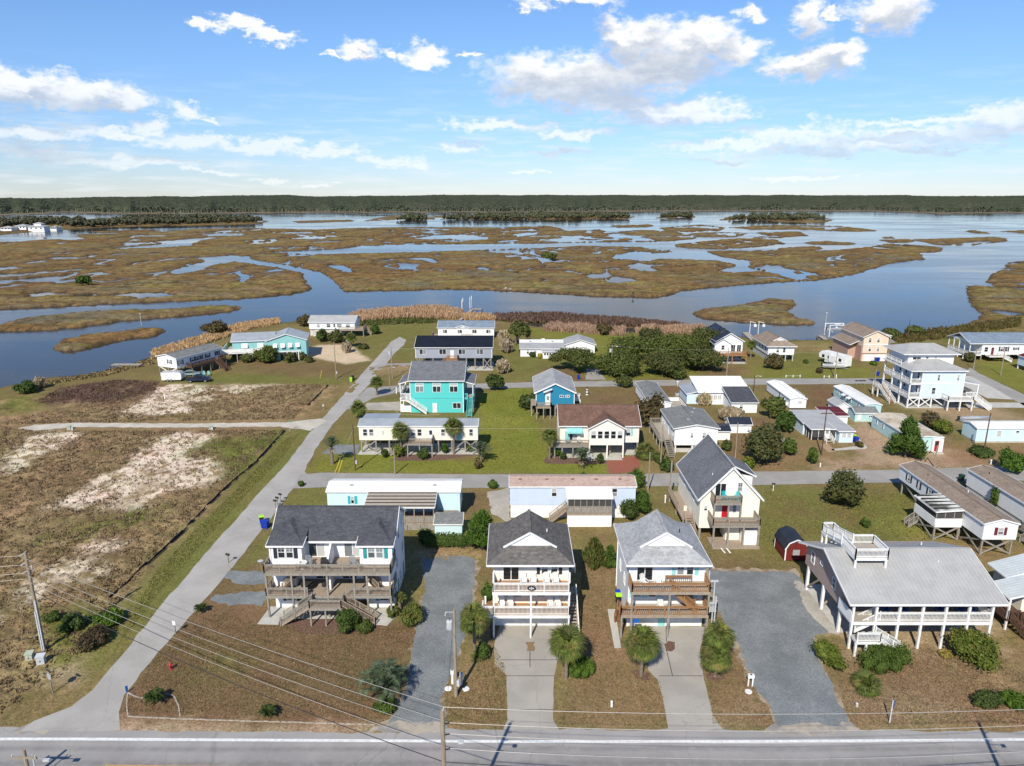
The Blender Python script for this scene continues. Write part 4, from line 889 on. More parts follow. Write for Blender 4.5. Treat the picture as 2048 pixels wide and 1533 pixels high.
h.p('satellite_dish', MB().lathe([(.02,0),(.2,.05),(.3,.12),(.31,.13)], (-.5,.3,F2+1.2), 14), T['boxs']); h.post(-.45, .3, F2+.3, F2+1.2, .05, T['steel'], 'dish_mast')
# --- beach house with brown-grey roof
def beach_house(name, label, x, y, roof, dz, xs):
    h = H(name, label, 'house', x, y); W0 = 7.9; F1, F2, E = 2.72, 5.42, 7.75
    return h, W0, F1, F2, E
def dutch(h, x0, x1, y0, y1, ze, zr, zg, rm, s2=.64):
    """main ridge front to back, hipped at both ends with a gablet above each hip"""
    xm = (x0+x1)/2; s = (zr-ze)/(xm-x0); d = (zg-ze)/s; yg = y0+(zg-ze)/s2; yb = y1-(zg-ze)/s2; b = MB(); t = .16
    b.v += [(x0,y0,ze),(x1,y0,ze),(x1,y1,ze),(x0,y1,ze),(x0+d,yg,zg),(x1-d,yg,zg),(xm,yg,zr),(x0+d,yb,zg),(x1-d,yb,zg),(xm,yb,zr),(x0,y0,ze-t),(x1,y0,ze-t),(x1,y1,ze-t),(x0,y1,ze-t)]
    for f in ((0,1,5,4),(1,2,8,9,6,5),(3,0,4,6,9,7),(2,3,7,8),(0,10,11,1),(1,11,12,2),(2,12,13,3),(3,13,10,0),(13,12,11,10)): b.face(f)
    r = h.p('roof', b, rm)
    for yy in (yg, yb):
        g = MB(); g.poly([(x0+d,yy,zg),(x1-d,yy,zg),(xm,yy,zr)]); part('gablet', g, T['w_side'], r)
    f = MB()
    for sx, xe in ((1, x0+d-.35), (-1, x1-d+.35)): f.beam((xe,yg-.1,zg-.35*s+.06),(xm,yg-.1,zr+.06),.2,.16)
    for a, c in (((x0,y0-.03),(x1,y0-.03)),((x0-.03,y0),(x0-.03,y1)),((x1+.03,y0),(x1+.03,y1)),((x0,y1+.03),(x1,y1+.03))): f.beam((*a,ze-.08),(*c,ze-.08),.06,.2)
    part('fascia', f, T['trim'], r); part('ridge_cap', MB().beam((xm,yg-.15,zr+.04),(xm,yb,zr+.04),.3,.06), rm, r)
    return r
def rocker(label, x, y, z, rz, m, group, name='rocking_chair', cat='chair'):
    def build():
        t = thing(name, label, cat, (0,0,0), 0, group)
        part('seat', MB().box(-.28,.28,-.26,.26,.38,.42), m, t)
        bk = MB()
        for i in range(5): bk.beam((-.24+.12*i,.26,.40),(-.24+.12*i,.48,1.12+(.06 if i in (1,2,3) else 0)),.09,.02,(0,1,0))
        part('backrest', bk, m, t)
        for sx in (-.33,.33): part('armrest', MB().box(sx-.06,sx+.06,-.34,.34,.6,.63), m, t)
        for sx in (-.31,.31):
            for sy in (-.28,.26): part('leg', MB().box(sx-.03,sx+.03,sy-.03,sy+.03,.03,.62), m, t)
        for sx in (-.31,.31): part('runner', MB().tube([(sx,-.45,.1),(sx,-.2,.03),(sx,.2,.03),(sx,.5,.1)], .025, 5), m, t)
        return t
    key = ('rock', m.name)
    if key not in _CACHE: _CACHE[key] = t = build(); t.location = (x,y,z); t.rotation_euler = (0,0,rz); return t
    t = dup(_CACHE[key], (x,y,z), rz, label); t['group'] = group; return t
h = H('beach_house', 'white three-storey beach house with brown-grey gablet roof and white railed decks over two garage doors', 'house', -2.0, 65.0); F1, F2, EV = 2.72, 5.42, 7.7
h.walls(.1, 7.9, 2.3, 10.4, 0, EV, T['bone']); h.walls(.14, 7.86, 2.34, 10.36, EV-.6, EV+.02, T['w_side'])
dutch(h, -.62, 8.45, 1.2, 10.75, EV+.12, 10.5, 9.05, T['rf_dark']); h.vent(5.8, 5.4, 9.5)
h.corners(.1, 7.9, 2.3, 10.4, 0, EV-.1)
h.gdoor(1.6, 0, 2.6, 2.1, 2.3); h.gdoor(6.2, 0, 2.7, 2.1, 2.3); h.door('F', 3.55, 0, 2.3); h.door('F', 4.5, 0, 2.3, T['cream'])
h.win('F', 1.9, F2+.05, 1.75, 2.05, 2.3, 'slide', glass=T['dglass']); h.win('F', 5.45, F2+.75, .8, 1.3, 2.3, 'dhg'); h.win('F', 6.45, F2+.75, .8, 1.3, 2.3, 'dhg')
for u in (4.78, 7.12): h.box('shutter', u-.17, u+.17, 2.24, 2.29, F2+.75, F2+2.05, T['navy'])
for u in (1.2, 2.6, 5.1, 7.1): h.win('F', u, F1+.75, .9, 1.4, 2.3, 'dh')
h.door('F', 4.2, F1, 2.3, T['white'], lite=True)
for z in (F1, F2): h.deck(0, 8, 0, 2.3, z, T['decktan'], .34, skirt=T['white'])
h.rail([(.06,2.2,F2),(.06,.06,F2),(7.94,.06,F2),(7.94,2.2,F2)], T['white'], 1.0, postsp=2.6); h.rail([(-1.0,.06,F1),(.06,.06,F1),(7.94,.06,F1),(7.94,2.2,F1)], T['white'], 1.0, postsp=3.9)
h.deck(-1.1, -.05, 0, 1.2, F1, T['decktan'], .3, T['white']); h.rail([(-1.05,1.1,F1),(-1.05,.06,F1)], T['white'], 1.0)
for x in (.1, 3.95, 7.9): h.post(x, .1, 0, EV-.1 if x != 3.95 else F2-.3, .17, T['white'])
for y, z in ((4.5,6.2),(7.5,6.2),(5,3.4),(8,3.4)): h.win('R', y, z, .8, 1.3, 7.9); h.win('L', y, z, .8, 1.3, .1)
h.stairs((8.5,-.2,.05),(8.5,4.3,F1), .95, T['deckgrey'], railm=T['white']); h.deck(8.0, 9.0, 4.3, 5.6, F1, T['deckgrey']); h.stairs((8.5,9.0,F1),(8.5,5.6,F2-.9), .9, T['deckgrey'], railm=T['white'])
h.p('outdoor_shower', MB().box(-.25,-.1,.1,.25,0,1.9), T['navy'])
ov = h.p('house_plaque', MB().extr([(4.0+.42*math.cos(k*math.pi/8), F2+.5+.27*math.sin(k*math.pi/8)) for k in range(16)], 'y', -.12, -.02), T['navy'])
part('emblem', MB().box(3.75,4.25,-.14,-.12,F2+.47,F2+.53).box(3.97,4.03,-.14,-.12,F2+.32,F2+.68).box(3.82,3.88,-.14,-.12,F2+.4,F2+.6).box(4.12,4.18,-.14,-.12,F2+.4,F2+.6), T['white'], ov)
for i, (xx, lab) in enumerate(((3.2,'leftmost white rocking chair on the top deck of the brown-roofed beach house'),(4.2,'white rocking chair second from the left, top deck of the brown-roofed beach house'),(5.6,'white rocking chair below the shuttered window on the top deck of the brown-roofed beach house'),(6.55,'rightmost white rocking chair on the top deck of the brown-roofed beach house'))):
    rocker(lab, -2+xx, 65.0+1.55, F2, 0, T['white'], 'white rocking chairs on the beach house decks')
for xx, lab in ((.9,'leftmost white rocking chair on the middle deck of the brown-roofed beach house'),(1.8,'white rocking chair second from the left on the middle deck of the brown-roofed beach house'),(6.05,'white rocking chair right of centre post, middle deck of the brown-roofed beach house'),(6.8,'rightmost white rocking chair on the middle deck of the brown-roofed beach house')):
    rocker(lab, -2+xx, 65.0+1.3, F1, 0, T['white'], 'white rocking chairs on the beach house decks')
# --- beach house with light grey roof and new timber decks
h = H('beach_house', 'white three-storey beach house with light grey gablet roof and new orange-brown timber decks', 'house', 12.3, 65.0)
h.walls(.1, 8.0, 2.2, 10.4, 0, EV, T['w_side2']); h.corners(.1, 8.0, 2.2, 10.4, 0, EV-.1)
dutch(h, -.45, 8.45, 1.2, 10.75, EV+.12, 10.5, 9.05, T['rf_light']); h.vent(5.9, 5.4, 9.5, T['dark'])
h.gdoor(1.55, 0, 2.7, 2.1, 2.2); h.gdoor(6.2, 0, 2.7, 2.1, 2.2); h.door('F', 3.75, 0, 2.2, T['pteal'])
h.win('F', 1.7, F2+.05, 1.75, 2.05, 2.2, 'slide', glass=T['dglass'])
for u in (5.45, 6.45): h.win('F', u, F2+.7, .8, 1.4, 2.2, 'dhg')
for u in (4.75, 7.15): h.box('shutter', u-.2, u+.2, 2.14, 2.19, F2+.7, F2+2.1, T['pteal'])
for u in (1.0, 2.6, 6.6): h.win('F', u, F1+.8, .9, 1.3, 2.2, 'dh', T['pteal'])
h.deck(0, 8.1, 0, 2.2, F2, T['deckgrey'], .3, T['wood']); h.deck(-1.0, 8.1, 0, 2.2, F1, T['deckgrey'], .3, T['wood'])
h.rail([(.05,2.1,F2),(.05,.05,F2),(8.05,.05,F2),(8.05,2.1,F2)], T['woodn'], .98, sp=.2, postsp=1.65); h.rail([(-1.0,1.0,F1),(-1.0,.05,F1),(8.05,.05,F1),(8.05,2.1,F1)], T['woodn'], .98, sp=.2, postsp=1.5)
h.stairs((7.0,.95,F1),(4.2,.95,F2-.1), .95, T['woodn'], tread=T['woodn']); h.rail([(3.8,1.55,F2),(6.5,1.55,F2)], T['woodn'], .98, sp=.2)
h.posts((.1, 3.95, 8.0), (.1,), 0, F2-.3, .19, wd); h.posts((-.9,), (.1,), 0, F1-.3, .19, wd); h.stairs((-.7,2.9,.05),(-.7,1.2,F1), .9, T['woodn'])
for y, z in ((4.5,6.2),(7.5,6.2),(5,3.4),(8,3.4)): h.win('L', y, z, .8, 1.3, .1); h.win('R', y, z, .8, 1.3, 8.0)
for k, (x, y, zt) in enumerate(((8.55,2.3,7.0),(8.75,.9,6.2),(8.6,-.4,5.2))): h.post(x, y, 0, zt, .12, T['boxs'], 'lift_mast')
h.p('lift_beam', MB().box(8.3,9.1,.8,1.0,6.1,6.25).box(8.1,9.0,2.2,2.4,6.9,7.05), T['boxs']); o = h.box('lift_cage', 8.25, 9.15, .6, 1.7, F1, F1+.1, T['boxs']); h.rail([(8.28,.65,F1+.1),(9.12,.65,F1+.1),(9.12,1.65,F1+.1)], T['boxs'], 1.0)
h.box('house_plaque', .25, .95, -.02, .02, F1-.9, F1-.45, T['signb'])
rocker('white slatted chair leaning by the sliding door on the top deck of the light-grey-roofed house', 12.3+1.5, 66.3, F2, .5, T['white'], 'white chairs on the light-grey-roofed house', 'deck_chair'); rocker('white slatted chair right of the sliding door on the top deck of the light-grey-roofed house', 12.3+3.0, 66.3, F2, .1, T['white'], 'white chairs on the light-grey-roofed house', 'deck_chair'); rocker('white slatted chair left of the centre post on the middle deck of the light-grey-roofed house', 12.3+3.4, 66.2, F1, .1, T['white'], 'white chairs on the light-grey-roofed house', 'deck_chair')
# --- cream house with steep slate roof
h = H('tall_house', 'tall cream gabled house on pilings with steep slate roof, red door and turquoise balcony chairs', 'house', 25.1, 87.3); EV = 6.05; F1 = 3.15; F2 = 6.0
h.walls(0, 7.9, 0, 12.3, 1.55, EV, T['cream'], 'y', 10.3); h.gable('y', 0, 12.3, 0, 7.9, EV, 10.3, T['rf_slate'], .4, .3, fasc=.24)
h.win('F', 2.55, F2+.05, 1.5, 2.0, 0, 'slide', glass=T['dglass']); h.win('F', 5.1, F2+.85, .72, 1.3, 0, 'dhg'); h.door('F', 3.3, F1, 0, T['red']); h.win('F', 4.6, F1+.6, .6, 1.4, 0); h.win('F', .75, F1+.9, .5, .8, 0, 'dh')
for u in (2.7, 5.0): h.p('flood_lamp', MB().box(u-.12,u+.12,-.12,0,8.9,9.05), T['dark'])
for y, z in ((3.5,4.0),(5.5,4.2),(8.6,4.0)): h.win('L', y, z, .6, 1.1, 0)
h.p('dormer_wall', MB().box(6.6,7.95,3.6,8.0,EV-.3,EV+1.55), T['w_side']); h.shed(5.3, 8.35, 3.3, 8.3, EV+2.95, EV+1.5, T['rf_slate'], dirx=True)
h.deck(1.3, 4.9, -1.9, 0, F2, T['wood'], skirt=wd); h.rail([(1.35,-.05,F2),(1.35,-1.85,F2),(4.85,-1.85,F2),(4.85,-.05,F2)], T['wood'], 1.0, capm=wd)
h.deck(1.1, 7.3, -2.6, 0, F1, T['wood'], skirt=wd); h.rail([(1.15,-.05,F1),(1.15,-2.55,F1),(7.25,-2.55,F1),(7.25,-.05,F1)], T['wood'], 1.0, capm=wd)
h.posts((1.35, 3.2, 4.85), (-1.8,), F1, F2-.3, .2, wd); h.posts((1.3, 3.2, 5.2, 7.2), (-2.5,), 0, F1-.3, .22, wd)
h.posts((.2, 4.0, 7.7), (.2, 4.2, 8.2, 12.0), 0, 1.6, .28, wd); h.deck(1.2, 7.3, -3.0, -.1, .25, T['wood']); h.box('storage_wall', 3.4, 5.2, -.9, 1.6, .25, 1.6+.9, T['cream']); h.box('storage_wall', 5.3, 7.2, -2.3, 1.6, .25, 2.1, T['w_side']); h.box('storage_wall', 5.4, 7.1, -.5, 1.6, .25, 2.6, T['cream'])
h.deck(-1.5, -.05, 3.0, 12.0, 1.6, T['wood']); h.rail([(-1.45,12,1.6),(-1.45,5.5,1.6)], T['wood'], 1.0); h.stairs((-.7,.6,.05),(-.7,3.0,1.6), 1.0, T['wood']); h.posts((-1.3,), (3.2, 7.5, 11.8), 0, 1.4, .2, wd); h.posts((-1.3,), (11.8,), 1.6, 6.6, .2, wd)
h.p('water_tank', MB().lathe([(.25,0),(.25,.6)], (-.5,5.5,1.6), 10), T['beige']); h.vent(2.0, 2.2, 8.2)
sl = MB(); 
for xx in (2.2, 2.9): sl.beam((xx,-3.2,.25),(xx+.3,-4.1,.03),.18,.05)
h.p('ramp_plank', sl, T['white'])
rocker('turquoise chair beside the sliding door on the top balcony of the cream house', 25.1+2.9, 86.3, 6.0, .3, T['turq'], 'turquoise balcony chairs', 'balcony_chair'); rocker('turquoise chair under the small window on the top balcony of the cream house', 25.1+4.4, 86.2, 6.0, -.6, T['turq'], 'turquoise balcony chairs', 'balcony_chair')
t = thing('side_table', 'small turquoise table between the two turquoise balcony chairs', 'table', (28.75, 86.1, 6.0)); part('tabletop', MB().box(-.3,.3,-.25,.25,.45,.49), T['turq'], t)
for sx in (-.25,.25):
    for sy in (-.2,.2): part('leg', MB().box(sx-.03,sx+.03,sy-.03,sy+.03,0,.45), T['turq'], t)
# --- mauve house with metal roof and roof deck
h = H('stilt_house', 'mauve house on white pilings with broad grey metal roof and white roof deck', 'house', 34.3, 63.2); EV = 5.35; F1 = 3.15
h.walls(.3, 14.0, 3.1, 12.3, 2.9, EV+.35, T['mauve'], 'x', 7.55, .36)
b = MB(); A0, A1 = -.45, 15.3
h.gable('x', .0, 14.95, .2, 12.5, EV+.05, 7.75, T['rf_metal'], .5, .45, fasc=.2, ribs=.42, rp=.52); h.vent(11.3, 8.6, 7.2); h.vent(11.0, 4.8, 7.0)
h.deck(.1, 14.3, 0, 3.1, F1, T['deckgrey'], .36, T['white'])
xs = [.1, 2.35, 4.6, 6.85, 9.1, 11.4, 14.2]; xs = [.15+i*2.34 for i in range(7)]
for x in xs: h.post(x, .1, 0, EV+.05, .22, T['white'])
for x0_, x1_ in zip(xs[1:], xs[2:]): h.rail([(x0_,.1,F1),(x1_,.1,F1)], T['white'], .98, skip_posts=True)
h.rail([(14.2,.1,F1),(14.2,3,F1)], T['white'], .98); h.box('lattice_screen', .02, .08, .15, 3.0, F1-.2, EV-1.2, T['w_side'])
h.stairs((5.2,-.75,.05),(2.5,-.75,1.75), .95, T['white']); h.deck(.15, 2.5, -1.3, -.05, 1.75, T['deckgrey'], .3, T['white']); h.rail([(.2,-1.25,1.75),(2.5,-1.25,1.75)], T['white'], .95); h.post(1.2,-1.2,0,1.5,.18,T['white']); h.post(.15,-1.2,0,1.5,.2,T['white'])
h.stairs((.6,.75,1.8),(3.0,.75,F1), .95, T['white'])
for y in (3.0, 7.2, 11.3): h.post(.35, y, 0, 2.95, .28, T['white'])
for x in (5, 9.5, 13.8):
    for y in (3.2, 7.2, 12): h.post(x, y, 0, 2.95, .26, T['woodg'])
h.brace((.35,11.3,.3),(.35,8.6,2.8), T['wood']); h.brace((.35,7.3,.3),(2.8,7.3,2.8), T['wood'])
h.box('under_wall', 4.2, 13.6, 4.2, 4.4, 0, .55, T['slab']); h.box('storage_wall', 4.4, 13.4, 4.6, 10, 0, 2.9, T['greyside'])
h.win('L', 4.9, 3.95, .8, 1.3, .3); h.win('L', 8.2, 4.9, .7, .5, .3, 'one'); h.win('L', 10.4, 3.9, .9, 1.5, .3)
for u in (3, 6, 9, 12): h.win('F', u, F1+.6, 1.2, 1.3, 3.1, 'dh', glass=T['dglass'])
sheet('concrete_patio', [(34.6,66),(35.6,66),(48.5,66.4),(48.5,76),(34.7,75.5)], .05, T['slab'], world=True, thick=.05)
# roof deck
rz_ = 8.15; dx0, dx1, dy0, dy1 = 1.7, 5.1, 4.0, 7.2
h.deck(dx0, dx1, dy0, dy1, rz_, T['deckgrey'], .35, T['white'])
h.rail([(dx0,dy1,rz_),(dx0,dy0,rz_),(dx1,dy0,rz_),(dx1,dy1,rz_),(dx0+1.2,dy1,rz_)], T['white'], 1.0, postsp=3.5)
for x in (dx0+.1, dx1-.1): h.post(x, dy0+.1, 6.7, rz_, .2, T['white']); h.post(x, dy1-.1, 7.4, rz_, .2, T['white'])
h.stairs((2.25,10.7,7.3),(2.25,7.2,rz_), 1.15, T['white'], ht=1.05); h.deck(1.6, 2.9, 10.7, 11.9, 7.3, T['deckgrey'], .3, T['white']); h.rail([(1.65,10.7,7.3),(1.65,11.85,7.3),(2.85,11.85,7.3),(2.85,10.7,7.3)], T['white'], 1.05); h.posts((1.7,2.8), (10.8,11.8), 5.4, 7.1, .2, T['white'])
for xx, lab in ((4.3,'blue deck chair by the third porch post of the mauve stilt house'),(6.2,'blue deck chair left of the middle porch post of the mauve stilt house'),(9.9,'blue deck chair right of the middle porch post of the mauve stilt house'),(12.0,'blue deck chair second from the right end of the mauve house porch'),(13.3,'blue deck chair nearest the right end of the mauve house porch')):
    rocker(lab, 34.3+xx, 64.9, F1, .2*math.sin(xx), T['chairb'], 'blue chairs on the mauve house porch', 'porch_chair')
# --- house cut by the right edge
h = H('porch_house', 'house at the right edge with pale ribbed metal roof, brown stairs and teal window', 'house', 52.4, 66.5)
h.walls(2.5, 13, 1.3, 6.1, 1.3, 4.15, T['beige']); h.shed(1.9, 13.2, 3.25, 6.5, 4.2, 7.6, T['rf_pale'], ribs=.4, dirx=True); h.shed(0, 13.2, -.1, 3.2, 3.7, 7.1, T['rf_pale'], ribs=.4, dirx=True)
h.deck(.2, 13, -.05, 1.3, 1.35, T['woodd']); h.deck(.2, 2.45, 1.3, 5, 1.35, T['woodd']); h.posts((.25, 5, 9), (.05,), 0, 3.75, .18, T['white']); h.posts((.3,), (2.6, 4.9), 0, 1.3, .2, wd); h.rail([(.25,4.9,1.35),(.25,0,1.35),(1.5,0,1.35)], T['woodd'], .95)
h.win('F', 3.6, 2.0, 1.0, 1.6, 1.3, 'dhg', frame=T['teald']); h.stairs((3.6,-3.2,.05),(1.9,-.2,1.35), 1.3, T['woodd']); h.stairs((1.5,-2.4,.05),(.8,-.2,1.35), .9, T['woodd'])
# --- barn-red garden shed
h = H('garden_shed', 'barn-red wooden shed with black gambrel roof and grey square hatch', 'shed', 34.5, 81.1)
prof = [(0,.15),(2.8,.15),(2.8,1.75),(2.35,2.5),(1.4,2.95),(.45,2.5),(0,1.75)]
b = MB().extr(prof, 'y', 0, 3.6); h.p('wall', b, T['barn'])
rp = [(-.12,1.65),(.38,2.55),(1.4,3.03),(2.42,2.55),(2.92,1.65)]
b = MB(); b.extr(rp+[(x, z+.1) for x, z in reversed(rp)], 'y', -.12, 3.72); r = h.p('roof', b, T['rf_navy'])
for i in range(4):
    q = MB()
    for k in range(10): yy = -.1+3.8*k/9.0; q.beam((rp[i][0],yy,rp[i][1]+.11),(rp[i+1][0],yy,rp[i+1][1]+.11),.05,.04)
    part('rib', q, T['rf_navy'], r, stuff=True)
f = MB()
for i in range(4): f.beam((rp[i][0],-.15,rp[i][1]+.0),(rp[i+1][0],-.15,rp[i+1][1]+.0),.05,.14)
f.box(-.04,.1,-.05,.02,.15,1.7); f.box(2.7,2.84,-.05,.02,.15,1.7); f.box(-.04,.02,3.5,3.64,.15,1.7)
h.p('trim', f, T['trim']); h.box('hatch', .95, 1.8, -.06, .0, .85, 1.6, T['alu'])
# ================================================================ second row: trailers
def trailer(name, label, x, y, rz, L, D, z0, ze, zr, wm, rm, axis='x', ov=.12, skirt=None, ribs=0):
    h = H(name, label, 'mobile home', x, y, rz)
    if axis == 'x': h.walls(0, L, 0, D, z0, ze, wm, 'x', zr)
    else: h.walls(0, L, 0, D, z0, ze, wm, 'y', zr)
    a = (0, L, 0, D) if axis == 'x' else (0, D, 0, L)
    h.gable(axis, *a, ze, zr, rm, ov, .1, .1, ribs)
    if skirt and z0 > .2: h.box('skirting', .1, L-.1, .1, D-.1, 0, z0, skirt)
    return h
h = trailer('mobile_home', 'pale aqua mobile home with long white roof and striped porch roof behind the duplex', -26.3, 93.4, 0, 18.9, 4.3, 1.0, 4.2, 4.75, T['paleaqua'], T['rf_white'], skirt=T['woodg'], ov=.15)
h.win('F', 3.6, 2.3, .55, 1.2, 0, 'dh', T['turq'], glass=T['dglass']); h.vent(3.3, 1.2, 4.5, T['alu'], 1); h.vent(15.2, 1.2, 4.5, T['alu'], 1); h.win('R', 2.2, 2.4, .8, 1.1, 18.9)
o = h.shed(6.0, 15.7, -3.9, -.02, 3.45, 4.15, T['deckgrey'], .08)
for i in range(5): part('seam', MB().box(6.0,15.7,-3.7+i*.78,-3.54+i*.78,3.6+i*.14,3.66+i*.14), T['dark'], o)
h.deck(6.1, 15.6, -3.7, -.05, 1.1, T['wood']); h.rail([(6.15,-3.65,1.1),(15.55,-3.65,1.1),(15.55,-.2,1.1)], T['wood'], 1.0, postsp=1.6, solid=T['woodg'])
for i in range(8): h.post(6.2+i*1.33, -3.68, 0, 3.45, .12, T['wood'])
for i in range(5): h.box('lattice_panel', 6.3+i*1.86, 8.1+i*1.86, -3.76, -3.72, .05, .95, T['woodg'])
h.box('lattice_panel', 15.8, 18.7, -.5, -.45, .05, 1.5, T['woodg']); h.stairs((3.6,-1.6,.05),(5.9,-1.6,1.1), 1.0, T['wood'])
h = H('garden_shed', 'small pale aqua shed with weathered grey shingle roof beside the clipped hedge', 'shed', -10.5, 88.0); h.walls(0, 3.7, 0, 2.2, 0, 1.7, T['paleaqua']); h.shed(-.12, 3.82, -.15, 2.3, 1.72, 2.35, T['rf_grey'])
h = trailer('mobile_home', 'lilac mobile home with pinkish shingle roof and white covered porch behind the two beach houses', -.3, 93.6, 0, 17.9, 4.2, 2.0, 4.85, 5.5, T['lilac'], T['rf_pink'], skirt=T['w_side'])
for u in (6.3, 14.9): h.win('F', u, 3.3, .8, 1.3, 0)
for u in (1.5, 5.3, 9, 12.4, 15.8): h.vent(u, 1.5, 5.25, T['rf_brown'], 1)
h.shed(7.9, 14.3, -2.9, -.02, 4.25, 4.8, T['rf_white'], .1); h.deck(8.0, 14.2, -2.8, -.05, 2.0, T['wood']); h.box('porch_skirt', 8.0, 14.1, -2.86, -2.78, 0, 1.7, T['w_side']); h.box('porch_skirt', 14.1, 14.2, -2.8, -.05, 0, 1.7, T['w_side'])
h.rail([(8.05,-2.75,2.0),(14.15,-2.75,2.0)], T['woodg'], 1.05, solid=T['woodg'], postsp=.9)
for i in range(8): h.post(8.1+i*.86, -2.75, 2.0, 4.25, .09, T['woodg'])
h.box('screen', 8.1, 14.1, -2.72, -2.70, 3.05, 4.2, T['screen']); h.stairs((5.6,-1.3,.05),(7.9,-1.3,2.0), 1.1, T['wood'])
h = H('stilt_trailer', 'white mobile home on tall braced stilts with tan shingle roof, maroon shutters and screened porch', 'mobile home', 60.1, 82.6); L = 20.2
h.walls(0, 4.35, 0, L, 2.25, 4.45, T['w_side2'], 'y', 5.05); h.gable('y', 0, L, 0, 4.35, 4.45, 5.05, T['rf_tan'], .12, .1, .1)
h.win('F', 2.2, 2.9, .8, 1.05, 0, 'dh', T['maroon'])
for y, w_ in ((17.5,.8),(14.8,.4),(12.0,.8)): h.win('L', y, 2.9, w_, 1.05, 0, 'dh', T['navy'])
wd = T['woodg']
for y in (.3, 5, 9.5, 14, 19.5):
    for x in (.3, 4.05): h.post(x, y, 0, 2.25, .2, wd)
h.brace((.3,.25,.15),(4.05,.25,2.1), wd); h.brace((4.05,.2,.15),(.3,.2,2.1), wd); h.brace((.25,.3,.15),(.25,4.9,2.1), wd); h.brace((.22,4.9,.15),(.22,.3,2.1), wd); h.brace((.25,14,.15),(.25,19.3,2.1), wd)
h.deck(-3.6, -.02, 4.2, 9.2, 2.25, T['wood']); h.box('porch_wall', -3.6, -.05, 4.15, 4.22, 1.9, 3.15, T['w_side']); h.box('porch_wall', -3.65, -3.58, 4.22, 9.2, 1.9, 3.15, T['w_side'])
h.shed(-3.8, -.02, 4.0, 9.4, 4.15, 4.4, T['rf_mould'], .1, dirx=True)
o = h.box('screen', -3.5, -.1, 4.24, 4.26, 3.15, 4.15, T['screen']); h.box('screen', -3.56, -3.54, 4.26, 9.1, 3.15, 4.15, T['screen'])
for x in (-3.55, -2.4, -1.2, -.1): h.post(x, 4.22, 3.15, 4.15, .1, T['woodg'])
for i in range(5): h.p('seam', MB().box(-3.75,-.1,4.6+i*1.05,4.68+i*1.05,4.36,4.56), T['dark'])
for x in (-3.5, -.3):
    for y in (4.3, 9.1): h.post(x, y, 0, 2.0, .2, wd)
h.brace((-3.5,4.25,.1),(-.3,4.25,1.9), wd); h.brace((-.3,4.2,.1),(-3.5,4.2,1.9), wd); h.brace((-3.55,4.3,.1),(-3.55,9.1,1.9), wd); h.brace((-3.58,9.1,.1),(-3.58,4.3,1.9), wd)
h.stairs((-4.9,8.4,.05),(-3.7,8.4,.9), 1.0, wd); h.vent(3.4, 9, 4.8); h.vent(1.2, 15, 4.75, T['dark'])
h = H('stilt_trailer', 'white mobile home with tan shingle roof at the right edge, behind a climbing vine', 'mobile home', 71.2, 80.5)
L = 23; h.walls(0, 4.35, 0, L, .9, 3.5, T['w_side2'], 'y', 4.1); h.gable('y', 0, L, 0, 4.35, 3.5, 4.1, T['rf_tan'], .12, .1, .1); h.box('skirting', .1, 4.25, .1, L-.1, 0, .9, T['greyside'])
for y in (8.6, 4): h.win('L', y, 1.7, .9, 1.1, 0, 'dh', T['maroon'])
h.door('L', 6.2, .95, 0, lite=True); h.deck(-1.8, -.05, 4.5, 8.2, .9, T['woodg']); h.rail([(-.1,8.15,.9),(-1.75,8.15,.9),(-1.75,4.55,.9)], T['woodg'], .95); h.stairs((-3.4,5.2,.05),(-1.8,5.2,.9), 1.1, T['woodg']); h.vent(1.2, 20, 3.9, T['dark'])
# ================================================================ middle rows
wd = T['woodg']
def stilts(h, xs, ys, z, m=None, w=.24):
    for x in xs:
        for y in ys: h.post(x, y, 0, z, w, m or wd)
h = H('stilt_home', 'long beige mobile home on timber pilings with grey metal roof and wooden front deck', 'mobile home', -27.3, 120.1); L = 21.2
h.walls(0, L, 0, 4.4, 2.4, 5.05, T['beige'], 'x', 5.7); h.gable('x', 0, L, 0, 4.4, 5.05, 5.7, T['rf_blue'], .12, .1, .1, ribs=.4)
for u in (1.1, 2.2, 9.7, 10.8): h.win('F', u, 3.2, .85, 1.35, 0)
h.win('F', 4.3, 3.4, .3, .85, 0, 'one'); h.win('F', 15.0, 3.2, .8, 1.35, 0); h.win('F', 20.0, 3.2, .75, 1.35, 0); h.door('F', 12.8, 2.4, 0, lite=True); h.door('F', 17.9, 2.4, 0, T['pteal'])
stilts(h, (.3, 2.9, 5.3, 7.8, 11, 14.1, 16.5, 18.9, 20.9), (.25, 4.1), 2.4)
h.brace((.3,.2,.2),(2.9,.2,2.3), wd); h.brace((2.9,.2,.2),(.3,.2,2.3), wd); h.brace((16.5,.2,.2),(18.9,.2,2.3), wd); h.brace((18.9,.2,.3),(20.9,.2,2.3), wd); h.brace((20.9,.2,.3),(18.9,.2,2.3), wd)
h.deck(8.8, 13.3, -2.2, -.05, 2.45, T['wood'], skirt=wd); h.rail([(8.85,-.1,2.45),(8.85,-2.15,2.45),(13.25,-2.15,2.45),(13.25,-.1,2.45)], T['wood'], 1.0, capm=wd); stilts(h, (8.9, 11, 13.2), (-2.1,), 2.2, w=.2)
h.stairs((5.6,-1.2,.05),(8.8,-1.2,2.4), 1.0, T['wood'], railm=wd)
h.walls(.2, 6.0, 4.4, 8.0, 2.4, 4.7, T['beige']); h.shed(-.2, 6.2, 4.3, 8.2, 4.95, 4.75, T['rf_blue'], ribs=.4)
sheet('concrete_patio', [(-27.6,119.2),(-6,119.3),(-6,125),(-27.2,125)], .04, T['slab'], world=True, thick=.04)
h = H('aqua_house', 'bright aqua two-storey house with grey shingle roof and white-framed windows', 'house', -21.5, 144.4)
